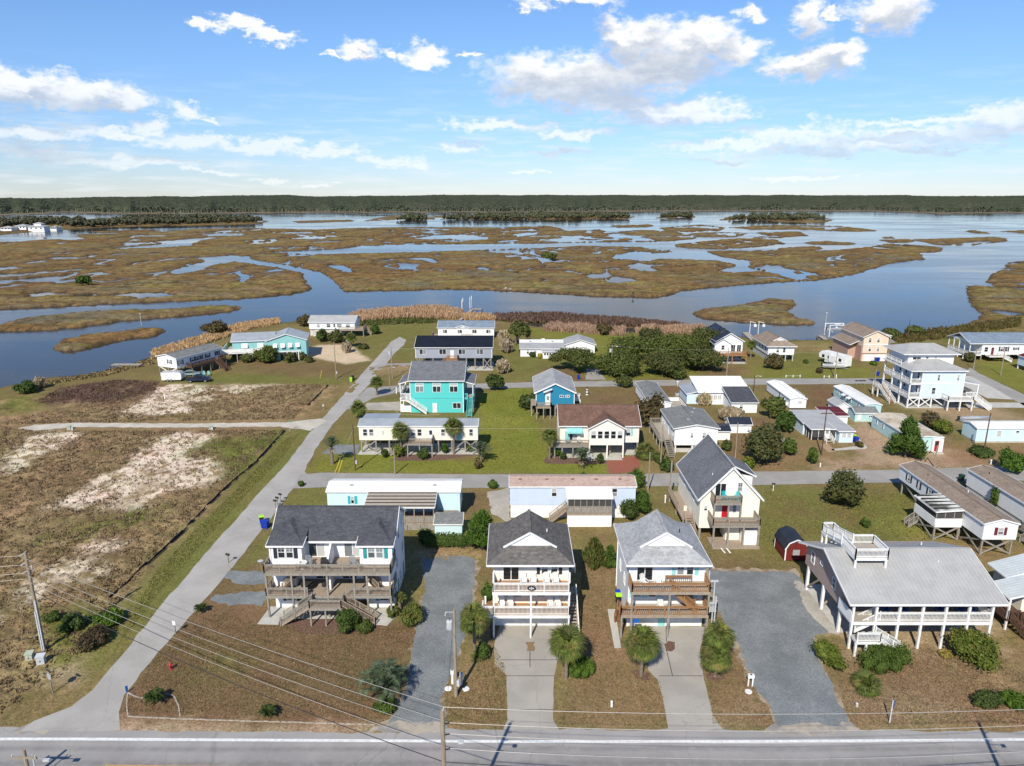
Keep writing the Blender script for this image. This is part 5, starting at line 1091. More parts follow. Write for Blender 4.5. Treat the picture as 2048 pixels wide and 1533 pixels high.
h.walls(0, 11.2, 0, 12, 0, 7.2, T['aqua'], 'x', 9.6, .55); h.gable('x', 0, 11.2, 0, 12, 7.2, 9.6, T['rf_slate'], .5, .35, rp=.55)
h.box('band_trim', .05, 11.15, -.05, -.005, 3.15, 3.32, T['aquatrim']); h.corners(0, 11.2, 0, 12, 0, 7.1)
for u in (2.0, 5.6, 9.2): h.win('F', u, 4.5, 1.75, 1.35, 0, 'slide'); h.win('F', u, 5.87, 1.75, .65, 0, 'one', glass=T['blind'])
h.door('F', 5.1, 0, 0); h.win('F', 9.8, .9, 1.8, 1.3, 0, 'slide')
for y in (3, 6, 9): h.win('R', y, 4.4, .9, 1.5, 11.2); h.win('L', y, 4.4, .9, 1.5, 0)
h.shed(-2.6, -.02, 1.0, 8.5, 5.95, 6.75, T['rf_slate'], dirx=True); h.deck(-2.3, -.05, .6, 8.4, 3.1, T['deckgrey'], .3, T['white']); h.rail([(-.1,.65,3.1),(-2.25,.65,3.1),(-2.25,8.3,3.1)], T['white'], .95); stilts(h, (-2.2,), (.7, 4.5, 8.3), 6.0, T['white'], .2); h.box('porch_skirt', -2.3, -.05, .5, .58, 0, 1.7, T['w_side']); h.posts((-2.2,-.2), (.55,), 0, 3, .15, T['white'])
h.stairs((3.4,-.55,.05),(-.8,-.55,3.05), 1.0, T['white']); h.deck(-1.9, -.8, -1.05, .6, 3.1, T['deckgrey'], .25, T['white'])
h.shed(11.25, 13.6, .3, 8.5, 6.7, 6.1, T['rf_slate'], dirx=True); h.deck(11.25, 13.3, .5, 8.4, 3.1, T['deckgrey'], .3, T['aquatrim']); h.rail([(11.3,.55,3.1),(12.0,.55,3.1)], T['aquatrim'], .95); stilts(h, (13.2,), (.6, 4.5, 8.3), 6.1, T['white'], .18); h.stairs((12.6,-3.2,.05),(12.6,.5,3.05), 1.0, T['aquatrim'])
kb = kerb([(790,822),(800,829),(850,831),(880,829)], label='low curved stone edging in front of the aqua house')
h = H('blue_house', 'deep blue gabled cottage on pilings with pale grey roof and white side stairs', 'house', 5.0, 141.4); L = 12.5
h.walls(0, 7.9, 0, L, 2.6, 5.35, T['blue'], 'y', 7.15); h.gable('y', 0, L, 0, 7.9, 5.35, 7.2, T['rf_light'], .4, .35, fasc=.26); h.corners(0, 7.9, 0, L, 2.6, 5.3)
h.box('recess_wall', 1.9, 2.95, -.06, -.01, 2.6, 5.5, T['white']); h.door('F', 2.45, 2.65, -.07, lite=True); h.p('porch_hood', MB().extr([(1.5,5.35),(3.3,6.05),(3.3,6.15),(1.5,5.5)], 'y', -.75, 0), T['trim'])
for u in (5.3, 6.5): h.win('F', u, 4.2, .9, .55, 0, 'slide')
stilts(h, (.2, 2.0, 4.0, 7.7), (.2, 4, 8, 12.2), 2.6); h.deck(-.05, 3.0, -1.6, -.05, 2.6, T['wood']); h.rail([(0,-.1,2.6),(0,-1.55,2.6),(2.95,-1.55,2.6),(2.95,-.1,2.6)], T['wood'], .95); stilts(h, (.1, 1.5, 2.9), (-1.5,), 2.4, w=.2)
h.deck(8.0, 9.6, 4.0, 5.6, 2.6, T['white']); h.stairs((8.7,11.5,.05),(8.7,5.6,2.6), 1.0, T['white']); h.rail([(8.05,4.05,2.6),(9.55,4.05,2.6),(9.55,5.5,2.6)], T['white'], .95); stilts(h, (9.5,), (4.1,), 2.5, T['white']); h.deck(-1.0, -.05, .5, 4.5, 2.6, T['wood']); stilts(h, (-.9,), (.6, 4.4), 2.5)
h = H('cottage', 'bone-white cottage on pilings with brown shingle roof, gabled sunroom of five windows and teal awning', 'house', 8.5, 119.2)
h.walls(0, 14, 0, 8.6, 2.3, 5.6, T['bone'], 'x', 7.95); h.gable('x', 0, 14, 0, 8.6, 5.6, 7.95, T['rf_brown'], .4, .3)
h.walls(5.0, 11.1, -1.7, .3, 2.4, 5.55, T['bone'], 'y', 7.2); b = MB(); h.gable('y', -1.7, 3.6, 5.0, 11.1, 5.55, 7.2, T['rf_brown'], .25, .3)
for i in range(5): h.win('F', 5.75+i*1.15, 3.6, .95, 1.45, -1.7, 'dh', glass=T['dglass'])
h.win('F', 12.1, 3.5, .85, 1.4, 0, 'dh', T['pteal']); h.win('F', 2.3, 2.45, 1.6, 2.0, 0, 'slidew'); h.door('F', 1.25, 2.4, 0, T['pteal'])
aw = MB(); aw.extr([(-1.2,4.55),(0,5.15),(0,5.2),(-1.2,4.62)], 'x', 1.1, 3.9); aw.box(1.1,3.9,-1.22,-1.18,4.35,4.6); h.p('awning', aw, T['pteal'])
h.deck(-1.2, 5.0, -1.7, -.05, 2.35, T['wood'], .4, wd); h.rail([(-1.15,-.1,2.35),(-1.15,-1.65,2.35),(4.95,-1.65,2.35)], T['wood'], 1.0, capm=wd)
stilts(h, (-1.0, .3, 2.2, 4.2), (-1.6,), 2.1, w=.2); stilts(h, (5.1, 8.2, 11.0), (-1.6,), 2.4, T['bone'], .24); stilts(h, (.2, 4.6, 9, 13.8), (.2, 4, 8.4), 2.3); h.box('storage_wall', .4, 9, 4, 8.4, 0, 2.3, T['teald'])
sheet('concrete_patio', [(8.4,117.6),(15.0,117.6),(15.0,116.4),(19.3,116.4),(19.3,119),(22.8,119),(22.8,127),(8.4,127)], .05, T['slab'], world=True, thick=.05)
h = H('manufactured_home', 'white manufactured home with grey shingle roof and long weathered side deck with stairs', 'house', 29.0, 120.0); L = 11.4
h.walls(0, 7.7, 0, L, 1.9, 4.65, T['w_side'], 'y', 5.35); h.gable('y', 0, L, 0, 7.7, 4.65, 5.35, T['rf_grey'], .3, .25)
h.win('F', 3.1, 2.9, .55, .95, 0); h.win('F', 5.3, 2.7, .7, 1.25, 0)
for y in (1.5, 8.5, 10.3): h.win('L', y, 2.8, .8, 1.2, 0)
h.door('L', 5.2, 1.95, 0, T['pteal']); h.box('skirt_beam', 0, 7.7, -.06, 0, 1.5, 1.9, T['white']); stilts(h, (.3, 3.3, 7.4), (.2, 4, 8, 11.2), 1.9, T['white'], .25); h.box('low_wall', .4, 7.3, .4, .55, 0, .75, T['slab']); h.brace((3.3,.15,1.2),(4.0,.15,1.7), T['white'])
h.deck(-2.3, -.05, 1.6, L, 1.95, T['deckgrey'], skirt=wd); h.rail([(-2.25,1.65,1.95),(-2.25,L,1.95),(-.1,L,1.95)], wd, 1.0); stilts(h, (-2.2,), (1.7, 4.5, 7.5, 11.2), 1.8, w=.2); h.stairs((-1.0,-2.8,.05),(-1.0,1.6,1.95), 1.1, wd)
for i in range(4): h.vent(3+i*.9, 3+i*2.2, 5.3, T['alu'], 1)
h = H('low_home', 'low mobile home with plain grey ribbed roof behind the reddish-brown tree', 'mobile home', 28.7, 142.5); h.walls(0, 4.6, 0, 16.4, .5, 2.75, T['w_side'], 'y', 3.25); h.gable('y', 0, 16.4, 0, 4.6, 2.75, 3.25, T['rf_grey'], .12, .1, .1); h.deck(4.8, 8.4, 1.5, 8.5, .6, T['deckgrey']); h.rail([(4.9,8.4,.6),(8.3,8.4,.6),(8.3,1.6,.6),(4.9,1.6,.6)], T['white'], .9, solid=T['white'])
h = H('ranch_house', 'long house with wide white metal roof, window row and dark-roofed front wing', 'house', 41.0, 150.4)
h.walls(0, 11.4, 0, 8, 0, 2.75, T['w_side2']); h.shed(-.1, 11.6, -.35, 8.2, 2.78, 4.3, T['rf_white'], ribs=.6)
for i in range(4): h.win('F', 1.9+i*.95, 1.1, .9, 1.1, 0, 'slide', glass=T['blind'])
h.walls(-2.3, 0, .5, 7.5, 0, 2.2, T['ice']); h.shed(-2.5, 0, .4, 7.6, 2.2, 2.75, T['rf_blue'], dirx=True); h.win('L', 2, .9, .7, 1.1, 0); h.acbox(-3, 7, 0)
h.walls(5.5, 11.0, -6.2, -.02, 0, 2.2, T['w_side2']); h.shed(5.3, 11.2, -6.5, .8, 2.25, 3.8, T['rf_char']); h.win('F', 7.6, .9, .8, 1.0, -6.2, 'dh', glass=T['dglass'])
h = H('mobile_home', 'narrow white mobile home seen end-on with white metal roof and side porch', 'mobile home', 59.9, 146.7); h.walls(0, 3.5, 0, 14.3, .3, 2.35, T['w_side2'], 'y', 2.75); h.gable('y', 0, 14.3, 0, 3.5, 2.35, 2.75, T['rf_white'], .12, .1, .1, ribs=.6)
h.win('F', 2.1, 1.3, .9, .6, 0, 'slide', glass=T['blind']); h.win('L', 3.5, 1.0, .8, 1.1, 0); h.door('L', 6, .3, 0, T['dark']); h.deck(3.6, 5.6, 6, 11.5, .5, T['deckgrey']); h.rail([(5.5,6.1,.5),(5.5,11.4,.5)], T['white'], .9); h.rail([(-1.8,1.2,.4),(-1.8,4.5,.4)], T['white'], .9, solid=T['white']); h.box('porch_wall', -1.8, -.05, 1.0, 1.1, 0, 1.3, T['white']); h.box('stoop', -1.7, -.05, 1.1, 4.5, 0, .4, T['slab'])
h = H('ranch_house', 'pale blue low house with flat grey roof, dark screened porch and white steps', 'house', 56.1, 125.5)
h.walls(0, 7.5, 4.5, 11, 0, 2.35, T['ice']); h.shed(-.2, 7.7, 4.3, 11.3, 2.4, 2.85, T['rf_metal']); h.walls(5.0, 7.6, 0, 4.48, 0, 2.2, T['ice']); h.shed(4.7, 7.8, -.3, 4.3, 2.25, 2.42, T['rf_metal']); h.shed(.0, 4.7, .9, 4.3, 2.25, 2.42, T['rf_metal'])
for u in (5.85, 6.8): h.win('F', u, 1.0, .85, .95, 0, 'dh', glass=T['blind'])
h.win('L', 1.6, .9, .6, 1.0, 5.0)
h.box('screen', .4, 4.9, 1.25, 1.3, .3, 2.2, T['screen']); h.box('screen', .3, .35, 1.3, 4.4, .3, 2.2, T['screen'])
for x in (.35, 1.6, 2.7, 3.7, 4.85): h.post(x, 1.22, .1, 2.25, .1, T['white'])
for y in (2.4, 3.5, 4.4): h.post(.3, y, .1, 2.25, .1, T['white'])
h.door('F', 3.2, .35, 1.2, T['white'], lite=True); h.stairs((3.2,-.5,.02),(3.2,1.1,.5), 1.3, T['slab'], railm=T['white']); h.box('foundation', -.02, 7.62, 4.45, 4.5, 0, .25, T['slab'])
for x0, y0, nm in ((65.0,136.5,'small white shed with maroon flat roof behind the pale blue house'),):
    h = H('storage_shed', nm, 'shed', x0, y0); h.walls(0, 2.7, 0, 4.2, 0, 1.7, T['w_side']); h.shed(-1.9, 2.9, -.2, 5, 1.72, 2.1, T['rf_red'], ribs=.4)
h = H('mobile_home', 'slim mint mobile home with bright white roof beside the row of mailboxes', 'mobile home', 73.6, 141.7); h.walls(0, 3.4, 0, 14.8, .4, 2.5, T['mint'], 'y', 2.85); h.gable('y', 0, 14.8, 0, 3.4, 2.5, 2.85, T['rf_white'], .12, .1, .1)
for y in (3.0, 6.5, 9, 12.5): h.win('L', y, 1.2, .9, .9, 0, 'dh', glass=T['dglass'])
for y in (6.5, 9): h.p('awning', MB().extr([(-.8,2.0),(0,2.35),(0,2.4),(-.8,2.08)], 'y', y-.7, y+.7), T['white'])
h = H('storage_shed', 'mint shed with dark green-grey gable roof near the slim mint trailer', 'shed', 70.0, 138.2); h.walls(0, 4.6, 0, 3.2, 0, 1.9, T['mint'], 'x', 2.6); h.gable('x', 0, 4.6, 0, 3.2, 1.9, 2.6, T['rf_grey'], .2, .15, .1); h.win('F', 3.1, .9, .8, .5, 0, 'slide', glass=T['dglass']); h.win('F', .9, .3, .7, 1.4, 0, 'one', glass=T['white'])
h = H('storage_shed', 'small white gabled shed with pale grey roof against the slim mint trailer', 'shed', 69.0, 144.0); h.walls(0, 2.6, 0, 4.5, 0, 1.6, T['w_side'], 'y', 2.3); h.gable('y', 0, 4.5, 0, 2.6, 1.6, 2.3, T['rf_metal'], .2, .15, .1)
for x0, y0, nm, w_ in ((42.3,131.0,'dark-roofed white shed peeping over the crown of the big bushy tree',4.2),(38.6,127.0,'small dark-roofed shed left of the big bushy tree',2.6)):
    h = H('storage_shed', nm, 'shed', x0, y0); h.walls(0, w_, 0, 3.2, 0, 1.8, T['w_side'], 'x', 2.6); h.gable('x', 0, w_, 0, 3.2, 1.8, 2.6, T['rf_navy'], .2, .15, .1)
h = H('mobile_home', 'mint mobile home with worn tan roof and red-screened end door beside the conical juniper', 'mobile home', 71.5, 120.6)
h.walls(0, 5.9, 0, 13.8, .3, 2.75, T['mint'], 'y', 2.95); h.gable('y', 0, 13.8, 0, 5.9, 2.75, 2.98, T['rf_worn'], .12, .1, .1); h.box('foundation', -.01, 5.8, -.01, 13.7, 0, .3, T['slab'])
for y in (9.5, 12): h.win('L', y, 1.3, .8, .9, 0)
h.walls(3.9, 5.8, -.5, -.02, .2, 2.6, T['w_side']); h.door('F', 4.6, .3, -.5, T['red'], lite=True); h.box('stoop', 4.0, 5.6, -1.3, -.55, 0, .25, T['slab'])
h = H('mobile_home', 'pale ice-blue mobile home with white roof and low yellow shrubs, at the right edge', 'mobile home', 86.6, 125.5); h.walls(0, 17, 0, 4.2, .3, 2.85, T['paleaqua'], 'x', 3.3); h.gable('x', 0, 17, 0, 4.2, 2.85, 3.3, T['rf_white'], .12, .1, .1); h.box('foundation', .05, 17, -.01, 4.2, 0, .3, T['slab'])
h.win('F', 4.2, 1.2, .9, 1.2, 0, 'dh', frame=T['white'], glass=T['blind']); h.win('F', 7.6, 1.9, .7, .5, 0, 'one', glass=T['dglass']); h.win('F', 12, 1.2, .9, 1.2, 0)
# --- three-storey pale blue house
h = H('tall_house', 'big pale blue three-storey house with white wraparound balconies and metal hip roofs', 'house', 86.0, 148.2)
h.walls(2.6, 11.6, 0, 11, 2.3, 8.1, T['ice']); h.walls(1.4, 11.4, 4.4, 12, 8.1, 10.9, T['w_side2']); h.hip(-.3, 12.0, -.5, 11.5, 8.15, 10.2, T['rf_metal'], 5.0, ribs=.5); h.hip(-.1, 12.4, 3.6, 12.8, 10.9, 12.6, T['rf_metal'], 3.6, ribs=.5)
h.box('band_trim', 2.55, 11.65, -.05, 0, 5.3, 5.5, T['trim']); h.corners(2.6, 11.6, 0, 11, 2.3, 8.1); h.win('F', 6.0, 6.0, .6, 1.4, 0); h.win('F', 10.2, 6.0, .6, 1.4, 0); h.win('F', 5.3, 3.0, .9, 1.5, 0); h.win('F', 3.2, 9.6, 1.9, .7, 4.4, 'slide', glass=T['dglass']); h.win('F', 5.5, 9.5, .7, .8, 4.4, glass=T['dglass']); h.win('F', 7.4, 9.5, .7, .8, 4.4, glass=T['dglass'])
for z in (2.35, 5.45):
    h.deck(0, 2.55, 0, 11.2, z, T['deckgrey'], .35, T['white']); h.rail([(2.5,.05,z),(.05,.05,z),(.05,11.1,z)], T['white'], .98, solid=None, sp=.2)
    for y in (1.6, 4, 6.5, 9): h.win('L', y, z+.6, .9, 1.5, 2.6, glass=T['dglass'])
h.rail([(.05,4.6,8.6),(.05,11,8.6)], T['white'], .95, sp=.2)
for y in (.1, 3.7, 7.4, 11.1): h.post(.1, y, 0, 8.2, .28, T['white'])
h.post(2.55, .1, 0, 8.1, .24, T['white']); stilts(h, (5.2, 8.2, 11.5), (.1,), 2.4, T['white']); stilts(h, (2.6, 6.5, 11.4), (5.5, 10.8), 2.4, T['white']); h.box('floor_slab', 2.6, 11.6, 0, 11, 2.0, 2.35, T['white'])
for a, c in ((.1,2.55),(2.55,5.2)): h.brace((a,.05,.2),(c,.05,2.2), T['white']); h.brace((c,.0,.2),(a,.0,2.2), T['white'])
h.brace((5.2,.05,2.2),(8.2,.05,.2), T['white'])
h.stairs((-1.6,3.0,.05),(-1.6,8.6,2.35), 1.2, T['white'], tread=T['decktan']); h.deck(-2.2, 0, 8.6, 11.2, 2.35, T['deckgrey'], .3, T['white']); h.rail([(-2.15,8.7,2.35),(-2.15,11.1,2.35)], T['white'], .95); stilts(h, (-2.1,), (8.7,11), 2.2, T['white'])
h.deck(7.2, 12.6, -2.6, -.05, 2.35, T['deckgrey'], .3, T['white']); h.rail([(7.25,-.1,2.35),(7.25,-2.55,2.35),(12.55,-2.55,2.35),(12.55,-.1,2.35)], T['white'], .95, sp=.2); stilts(h, (7.3, 9.9, 12.5), (-2.5,), 2.2, T['white'])
h.shed(11.65, 15.4, .5, 6, 5.6, 4.9, T['rf_metal'], dirx=True); stilts(h, (15.2,), (.6, 5.8), 4.9, T['white']); h.deck(11.65, 15.3, .5, 6, 2.35, T['deckgrey'], .3, T['white']); h.rail([(12.8,.55,2.35),(15.2,.55,2.35),(15.2,5.9,2.35)], T['white'], .95, sp=.2); h.stairs((16.8,-2.2,.05),(14.4,.4,2.35), 1.2, T['white'])
sheet('concrete_patio', [(85.6,147.6),(98.5,147.6),(98.5,159.5),(85.3,159.5)], .05, T['slab'], world=True, thick=.05)
# ================================================================ waterfront row
h = H('stilt_house', 'white house on braced timber stilts with green-grey roof and brown deck beside the parked pickup', 'house', -84.1, 173.2, R(66)); L = 14.6; D_ = 6.6
h.walls(0, L, 0, D_, 2.6, 5.2, T['w_side'], 'x', 5.95); h.gable('x', 0, L, 0, D_, 5.2, 5.95, T['rf_grey'], .3, .25)
for u, w_ in ((1.2,1.1),(5.0,.8),(6.5,.9),(7.6,.9),(9.9,1.0),(13.2,1.0)): h.win('F', u, 3.3, w_, 1.2, 0, 'dh', T['navy'])
h.win('L', 2.4, 3.6, .9, 1.1, 0, 'dh', T['navy']); stilts(h, (.3, 4, 8, 11.5, 14.3), (.2, 3.3, 6.4), 2.6); h.brace((.2,.3,.2),(.2,6.3,2.5), T['bone']); h.brace((.15,6.3,.2),(.15,.3,2.5), T['bone'])
h.deck(3.0, 14.4, -1.8, -.05, 2.5, T['woodd']); h.rail([(3.05,-.1,2.5),(3.05,-1.75,2.5),(10.5,-1.75,2.5)], T['woodd'], 1.0); h.rail([(11.7,-1.75,2.5),(14.35,-1.75,2.5),(14.35,-.1,2.5)], T['woodd'], 1.0); stilts(h, (3.1, 6, 9, 12, 14.3), (-1.7,), 2.3, w=.18); h.stairs((11.1,-5.2,.05),(11.1,-1.8,2.5), 1.1, T['woodd'])
h = H('teal_house', 'teal house with grey metal roof, white wraparound deck and tilted white shutters', 'house', -68.0, 193.0, R(12))
h.walls(0, 10.5, 0, 9.5, 0, 5.6, T['teal'], 'y', 7.3); h.gable('y', 0, 9.5, 0, 10.5, 5.6, 7.3, T['rf_blue'], .35, .3, ribs=.5); h.walls(-9.5, .2, 2.5, 10, 2.7, 5.4, T['teal'], 'x', 6.9); h.gable('x', -9.5, 1.5, 2.5, 10, 5.4, 6.9, T['rf_blue'], .35, .3, ribs=.5); h.box('storage_wall', -8, -2, 4, 9, 0, 2.7, T['w_side'])
h.deck(-12, 0, -.3, 2.4, 2.7, T['deckgrey'], .3, T['white']); h.deck(-12, -9.6, 2.4, 9, 2.7, T['deckgrey'], .3, T['white']); h.rail([(0,-.25,2.7),(-11.95,-.25,2.7),(-11.95,9,2.7)], T['white'], 1.0, solid=T['white']); stilts(h, (-11.8, -8, -4, -.2), (-.2,), 2.5); stilts(h, (-11.8,), (4.5, 8.8), 2.5)
for u in (2.2, 4.2, 6.2, 8.2): h.win('F', u, 3.5, 1.0, 1.2, 0, 'dh', glass=T['dglass']); h.p('hinged_shutter', MB().extr([(-.75,3.7),(-.72,3.66),(-.02,4.7),(-.05,4.74)], 'x', u-.55, u+.55), T['white'])
for u in (-6.2, -2.0): h.win('F', u, 3.3, 1.3, 1.2, 2.5, 'slide', glass=T['dglass']); h.p('hinged_shutter', MB().extr([(1.7,3.5),(1.73,3.46),(2.46,4.6),(2.42,4.64)], 'x', u-.8, u+.8), T['white'])
h.box('entry_shade_panel', 3.4, 8.6, -.06, -.01, .05, 2.4, T['dark']); h.posts((5.4, 8.4), (-1.6,), 0, 2.6, .25, T['white']); h.box('entry_beam', 2.2, 9, -1.75, -1.45, 2.6, 2.85, T['white']); h.win('F', 6.8, .2, 2.0, 2.0, -.07, 'slide', glass=T['dglass'])  # flat dark panel on the wall stands in for the shade of the entry
h = H('weathered_house', 'white weathered house with grey roof and rusty-looking lower wall by the water', 'house', -66.0, 228.0); h.walls(0, 14.8, 0, 8, 2.4, 4.7, T['w_side2'], 'x', 6.2); h.gable('x', 0, 14.8, 0, 8, 4.7, 6.2, T['rf_metal'], .3, .3); h.walls(.1, 10.5, .3, 7.8, 0, 2.4, mk('rusty_white', (.62,.60,.57), (.36,.27,.21), 1.2, .8, lo=.42, hi=.62))
for u, w_ in ((3,.9),(6.3,1.3),(8.2,.7),(9.8,1.6),(12.6,1.4)): h.win('F', u, 3.0, w_, 1.2, 0)
h.deck(10, 18, -1.4, -.05, 2.4, T['wood']); h.rail([(10,-1.35,2.4),(18,-1.35,2.4),(18,4,2.4)], T['wood'], 1.0); h.deck(14.9, 18, -.05, 4, 2.4, T['wood']); stilts(h, (10.2, 14, 17.8), (-1.2, 3.8), 2.3)
h.rail([(14.4,-1.4,0),(14.4,-1.5,0)], wd, .9); h.stairs((19.8,2,.05),(18,2,2.4), 1.1, T['wood'])
h = H('grey_house', 'long grey house on pilings with black metal roof and orange-brown front stairs', 'house', -25.4, 183.0)
h.walls(0, 20.1, 0, 10, 3.05, 6.0, T['greyblue'], 'x', 7.95); h.gable('x', 0, 20.1, 0, 10, 6.0, 7.95, T['rf_black'], .35, .3); h.corners(0, 20.1, 0, 10, 3.05, 5.95)
for u in (1.9, 7.1, 12.2, 16.9): h.win('F', u, 4.0, 1.9, 1.5, 0, 'slide'); 
h.door('F', 9.6, 3.05, 0, T['white']); stilts(h, (.3, 4.5, 9, 13.3, 15.6, 17.8, 19.8), (.2, 5, 9.8), 3.05); h.brace((17.8,.15,.2),(19.8,.15,3), wd); h.brace((19.8,.1,.2),(17.8,.1,3), wd); h.deck(8.6, 11.2, -1.8, -.05, 3.05, T['woodn']); h.rail([(8.7,-1.75,3.05),(11.15,-1.75,3.05),(11.15,-.1,3.05)], T['woodn'], 1.0); h.stairs((5.0,-1.1,.05),(8.6,-1.1,3.0), 1.1, T['woodn']); stilts(h, (8.7, 11.1), (-1.7,), 2.9); h.box('storage_wall', 3, 12.5, 6, 9.5, 0, 3, T['greyblue'])
sheet('concrete_patio', [(-14,181.6),(-5,181.6),(-5,192),(-25,192),(-25,184)], .05, T['slab'], world=True, thick=.05)
h = H('manufactured_home', 'white manufactured home with blue-grey roof and small centre gable by the reed bed', 'house', -23.8, 225.0); h.walls(0, 18, 0, 7.2, .8, 3.45, T['w_side'], 'x', 5.0); h.gable('x', 0, 18, 0, 7.2, 3.45, 5.0, T['rf_sky'], .3, .25); h.gable('y', -.3, 3.4, 5.5, 10.2, 3.4, 4.3, T['rf_sky'], .2, .1); h.walls(5.6, 10.1, -.12, .1, .8, 3.4, T['w_side'], 'y', 4.3)
for u in (2.2, 7.0, 11.7, 16.2): h.win('F', u, 1.6, 1.5, 1.2, -.12 if u == 7.0 else 0, 'slide')
h.door('F', 9.3, .85, -.12); h.deck(7.6, 11.2, -1.8, -.15, .8, T['wood']); h.rail([(7.65,-1.75,.8),(11.15,-1.75,.8)], T['wood'], .9); h.rail([(-1.9,-.4,.8),(-1.9,3.5,.8)], T['wood'], .9); h.deck(-2, -.05, -.5, 3.6, .8, T['wood']); h.box('skirting', .1, 17.9, .1, 7, 0, .8, T['w_side'])
h = H('low_cottage', 'low white cottage with pale flat metal roof on the green lawn behind the live oaks', 'house', 2.4, 198.2); h.walls(0, 12.4, 0, 7.5, 0, 2.2, T['w_side2']); h.shed(-.2, 12.6, -.3, 5.2, 2.25, 2.9, T['rf_metal'], ribs=.5); h.shed(-.2, 12.6, 5.2, 7.8, 2.95, 3.3, T['rf_white']); h.walls(6.3, 10.6, -2.6, 0, 0, 1.9, T['w_side2']); h.shed(6.0, 10.9, -2.9, 0, 1.95, 2.2, T['rf_metal']); h.box('chimney', 6.2, 7.2, 6.2, 7.0, 2.2, 3.9, T['white'])
for i in range(5): h.win('F', 6.9+i*.75, .95, .62, .75, -2.6, 'one', glass=T['dglass'])
h.win('F', 2.1, .8, .7, 1.2, 0, glass=T['dglass']); h.win('F', 4.2, 1.0, .8, .8, 0); h.vent(3, 6, 3.1, T['dark'], 1); h.vent(9.5, 6, 3.1, T['dark'], 1)
h = H('low_cottage', 'pale grey gable roof of a low cottage just behind the spreading live oak', 'house', 15.6, 203.0); h.walls(0, 8.6, 0, 8, 0, 2.5, T['w_side2'], 'y', 3.9); h.gable('y', 0, 8, 0, 8.6, 2.5, 3.9, T['rf_light'], .4, .3)
h = H('canal_house', 'white waterfront house with near-black gable roof and orange-brown front deck', 'house', 56.6, 192.4); h.walls(0, 7.2, 0, 15.5, 2.5, 5.75, T['w_side2'], 'y', 7.9); h.gable('y', 0, 15.5, 0, 7.2, 5.75, 7.9, T['rf_navy'], .4, .35); h.walls(-.8, 3.6, -1.2, .1, 2.5, 5.2, T['w_side2'], 'y', 6.5); h.gable('y', -1.2, 3, -.8, 3.6, 5.2, 6.5, T['rf_navy'], .3, .25); h.win('F', 1.4, 3.5, .9, 1.3, -1.2, glass=T['dglass'])
for u in (4.6, 6.2): h.win('F', u, 2.7, 1.2, 2.0, 0, 'slide', glass=T['dglass'])
h.deck(-.8, 7.6, -3.2, -1.25, 2.45, T['woodn']); h.deck(3.7, 7.6, -1.25, -.05, 2.45, T['woodn']); h.rail([(-.75,-1.3,2.45),(-.75,-3.15,2.45),(7.55,-3.15,2.45),(7.55,-.1,2.45)], T['woodn'], 1.0); stilts(h, (-.6, 3.6, 7.4), (-3.1,), 2.3, T['woodn']); stilts(h, (.2, 3.6, 7), (.2, 5, 10, 15), 2.5)
sheet('concrete_patio', [(56,189.2),(64.4,189.2),(64.4,206),(57,206)], .05, T['slab'], world=True, thick=.05)
h = H('canal_house', 'white waterfront house with worn tan hipped roof and small front gablet', 'house', 71.0, 192.4); h.walls(0, 7.2, 0, 13.5, 1.8, 4.25, T['w_side2']); dutch(h, -.5, 7.7, -.6, 14.2, 4.3, 6.4, 5.6, T['rf_tan']); h.walls(.2, 4, .4, 13, 0, 1.8, T['greyside']); stilts(h, (5, 7), (.2, 4, 8, 13), 1.8, T['greyside'])
for u in (2.6, 4.4): h.win('F', u, 2.5, .8, 1.3, 0, 'dh', glass=T['dglass'])
for y in (2, 4.5, 7, 10): h.win('L', y, 2.6, .9, 1.1, 0, glass=T['dglass'])
h = H('peach_house', 'peach two-storey house with brown roof, brick side wall and white garage doors', 'house', 97.2, 192.5); h.walls(0, 6.8, 0, 14, 0, 6.9, T['peach'], 'y', 8.5); h.gable('y', 0, 14, 0, 6.8, 6.9, 8.5, T['rf_tan'], .4, .35); h.box('band_trim', -.03, 6.83, -.05, -.005, 4.6, 4.85, T['trim']); h.box('band_trim', -.03, 6.83, -.06, -.005, 2.0, 2.3, T['rf_tan'])
for u in (1.7, 4.0): h.win('F', u, 5.3, .8, 1.3, 0); h.win('F', u+.2, 2.8, .8, 1.3, 0)
h.gdoor(1.9, 0, 3.0, 1.9, 0); h.gdoor(5.0, 0, 2.8, 1.9, 0); h.box('brick_wall', -.12, -.02, .5, 13.8, 0, 4.2, T['brick']); h.walls(-2.2, -.1, 4, 13.8, 0, 4.0, T['brick']); h.shed(-2.6, -.05, 2.4, 14.2, 4.05, 5.2, T['rf_tan'], dirx=True); h.shed(6.85, 9.2, 3, 9, 7.0, 6.5, T['rf_tan'], dirx=True); h.posts((9,), (3.2, 8.8), 0, 6.5, .22, wd)
h = H('porch_house', 'long white house on pilings with blue-grey roof and columned end porch, at the right edge', 'house', 130.6, 193.1); h.walls(0, 22, 0, 10, 1.7, 5.0, T['w_side'], 'x', 6.9); h.gable('x', -3.4, 22, 0, 10, 5.0, 6.9, T['rf_sky'], .4, .35); h.box('gable_wall', -3.4, -3.3, .5, 9.5, 5.0, 5.6, T['w_side2']); h.deck(-3.4, 0, 0, 10, 1.7, T['deckgrey'], .3, T['white']); h.rail([(0,.05,1.7),(-3.35,.05,1.7),(-3.35,9.9,1.7)], T['white'], .95, sp=.2)
for y in (.1, 2.5, 5, 7.5, 9.9): h.post(-3.3, y, 0, 5, .2, T['white'])
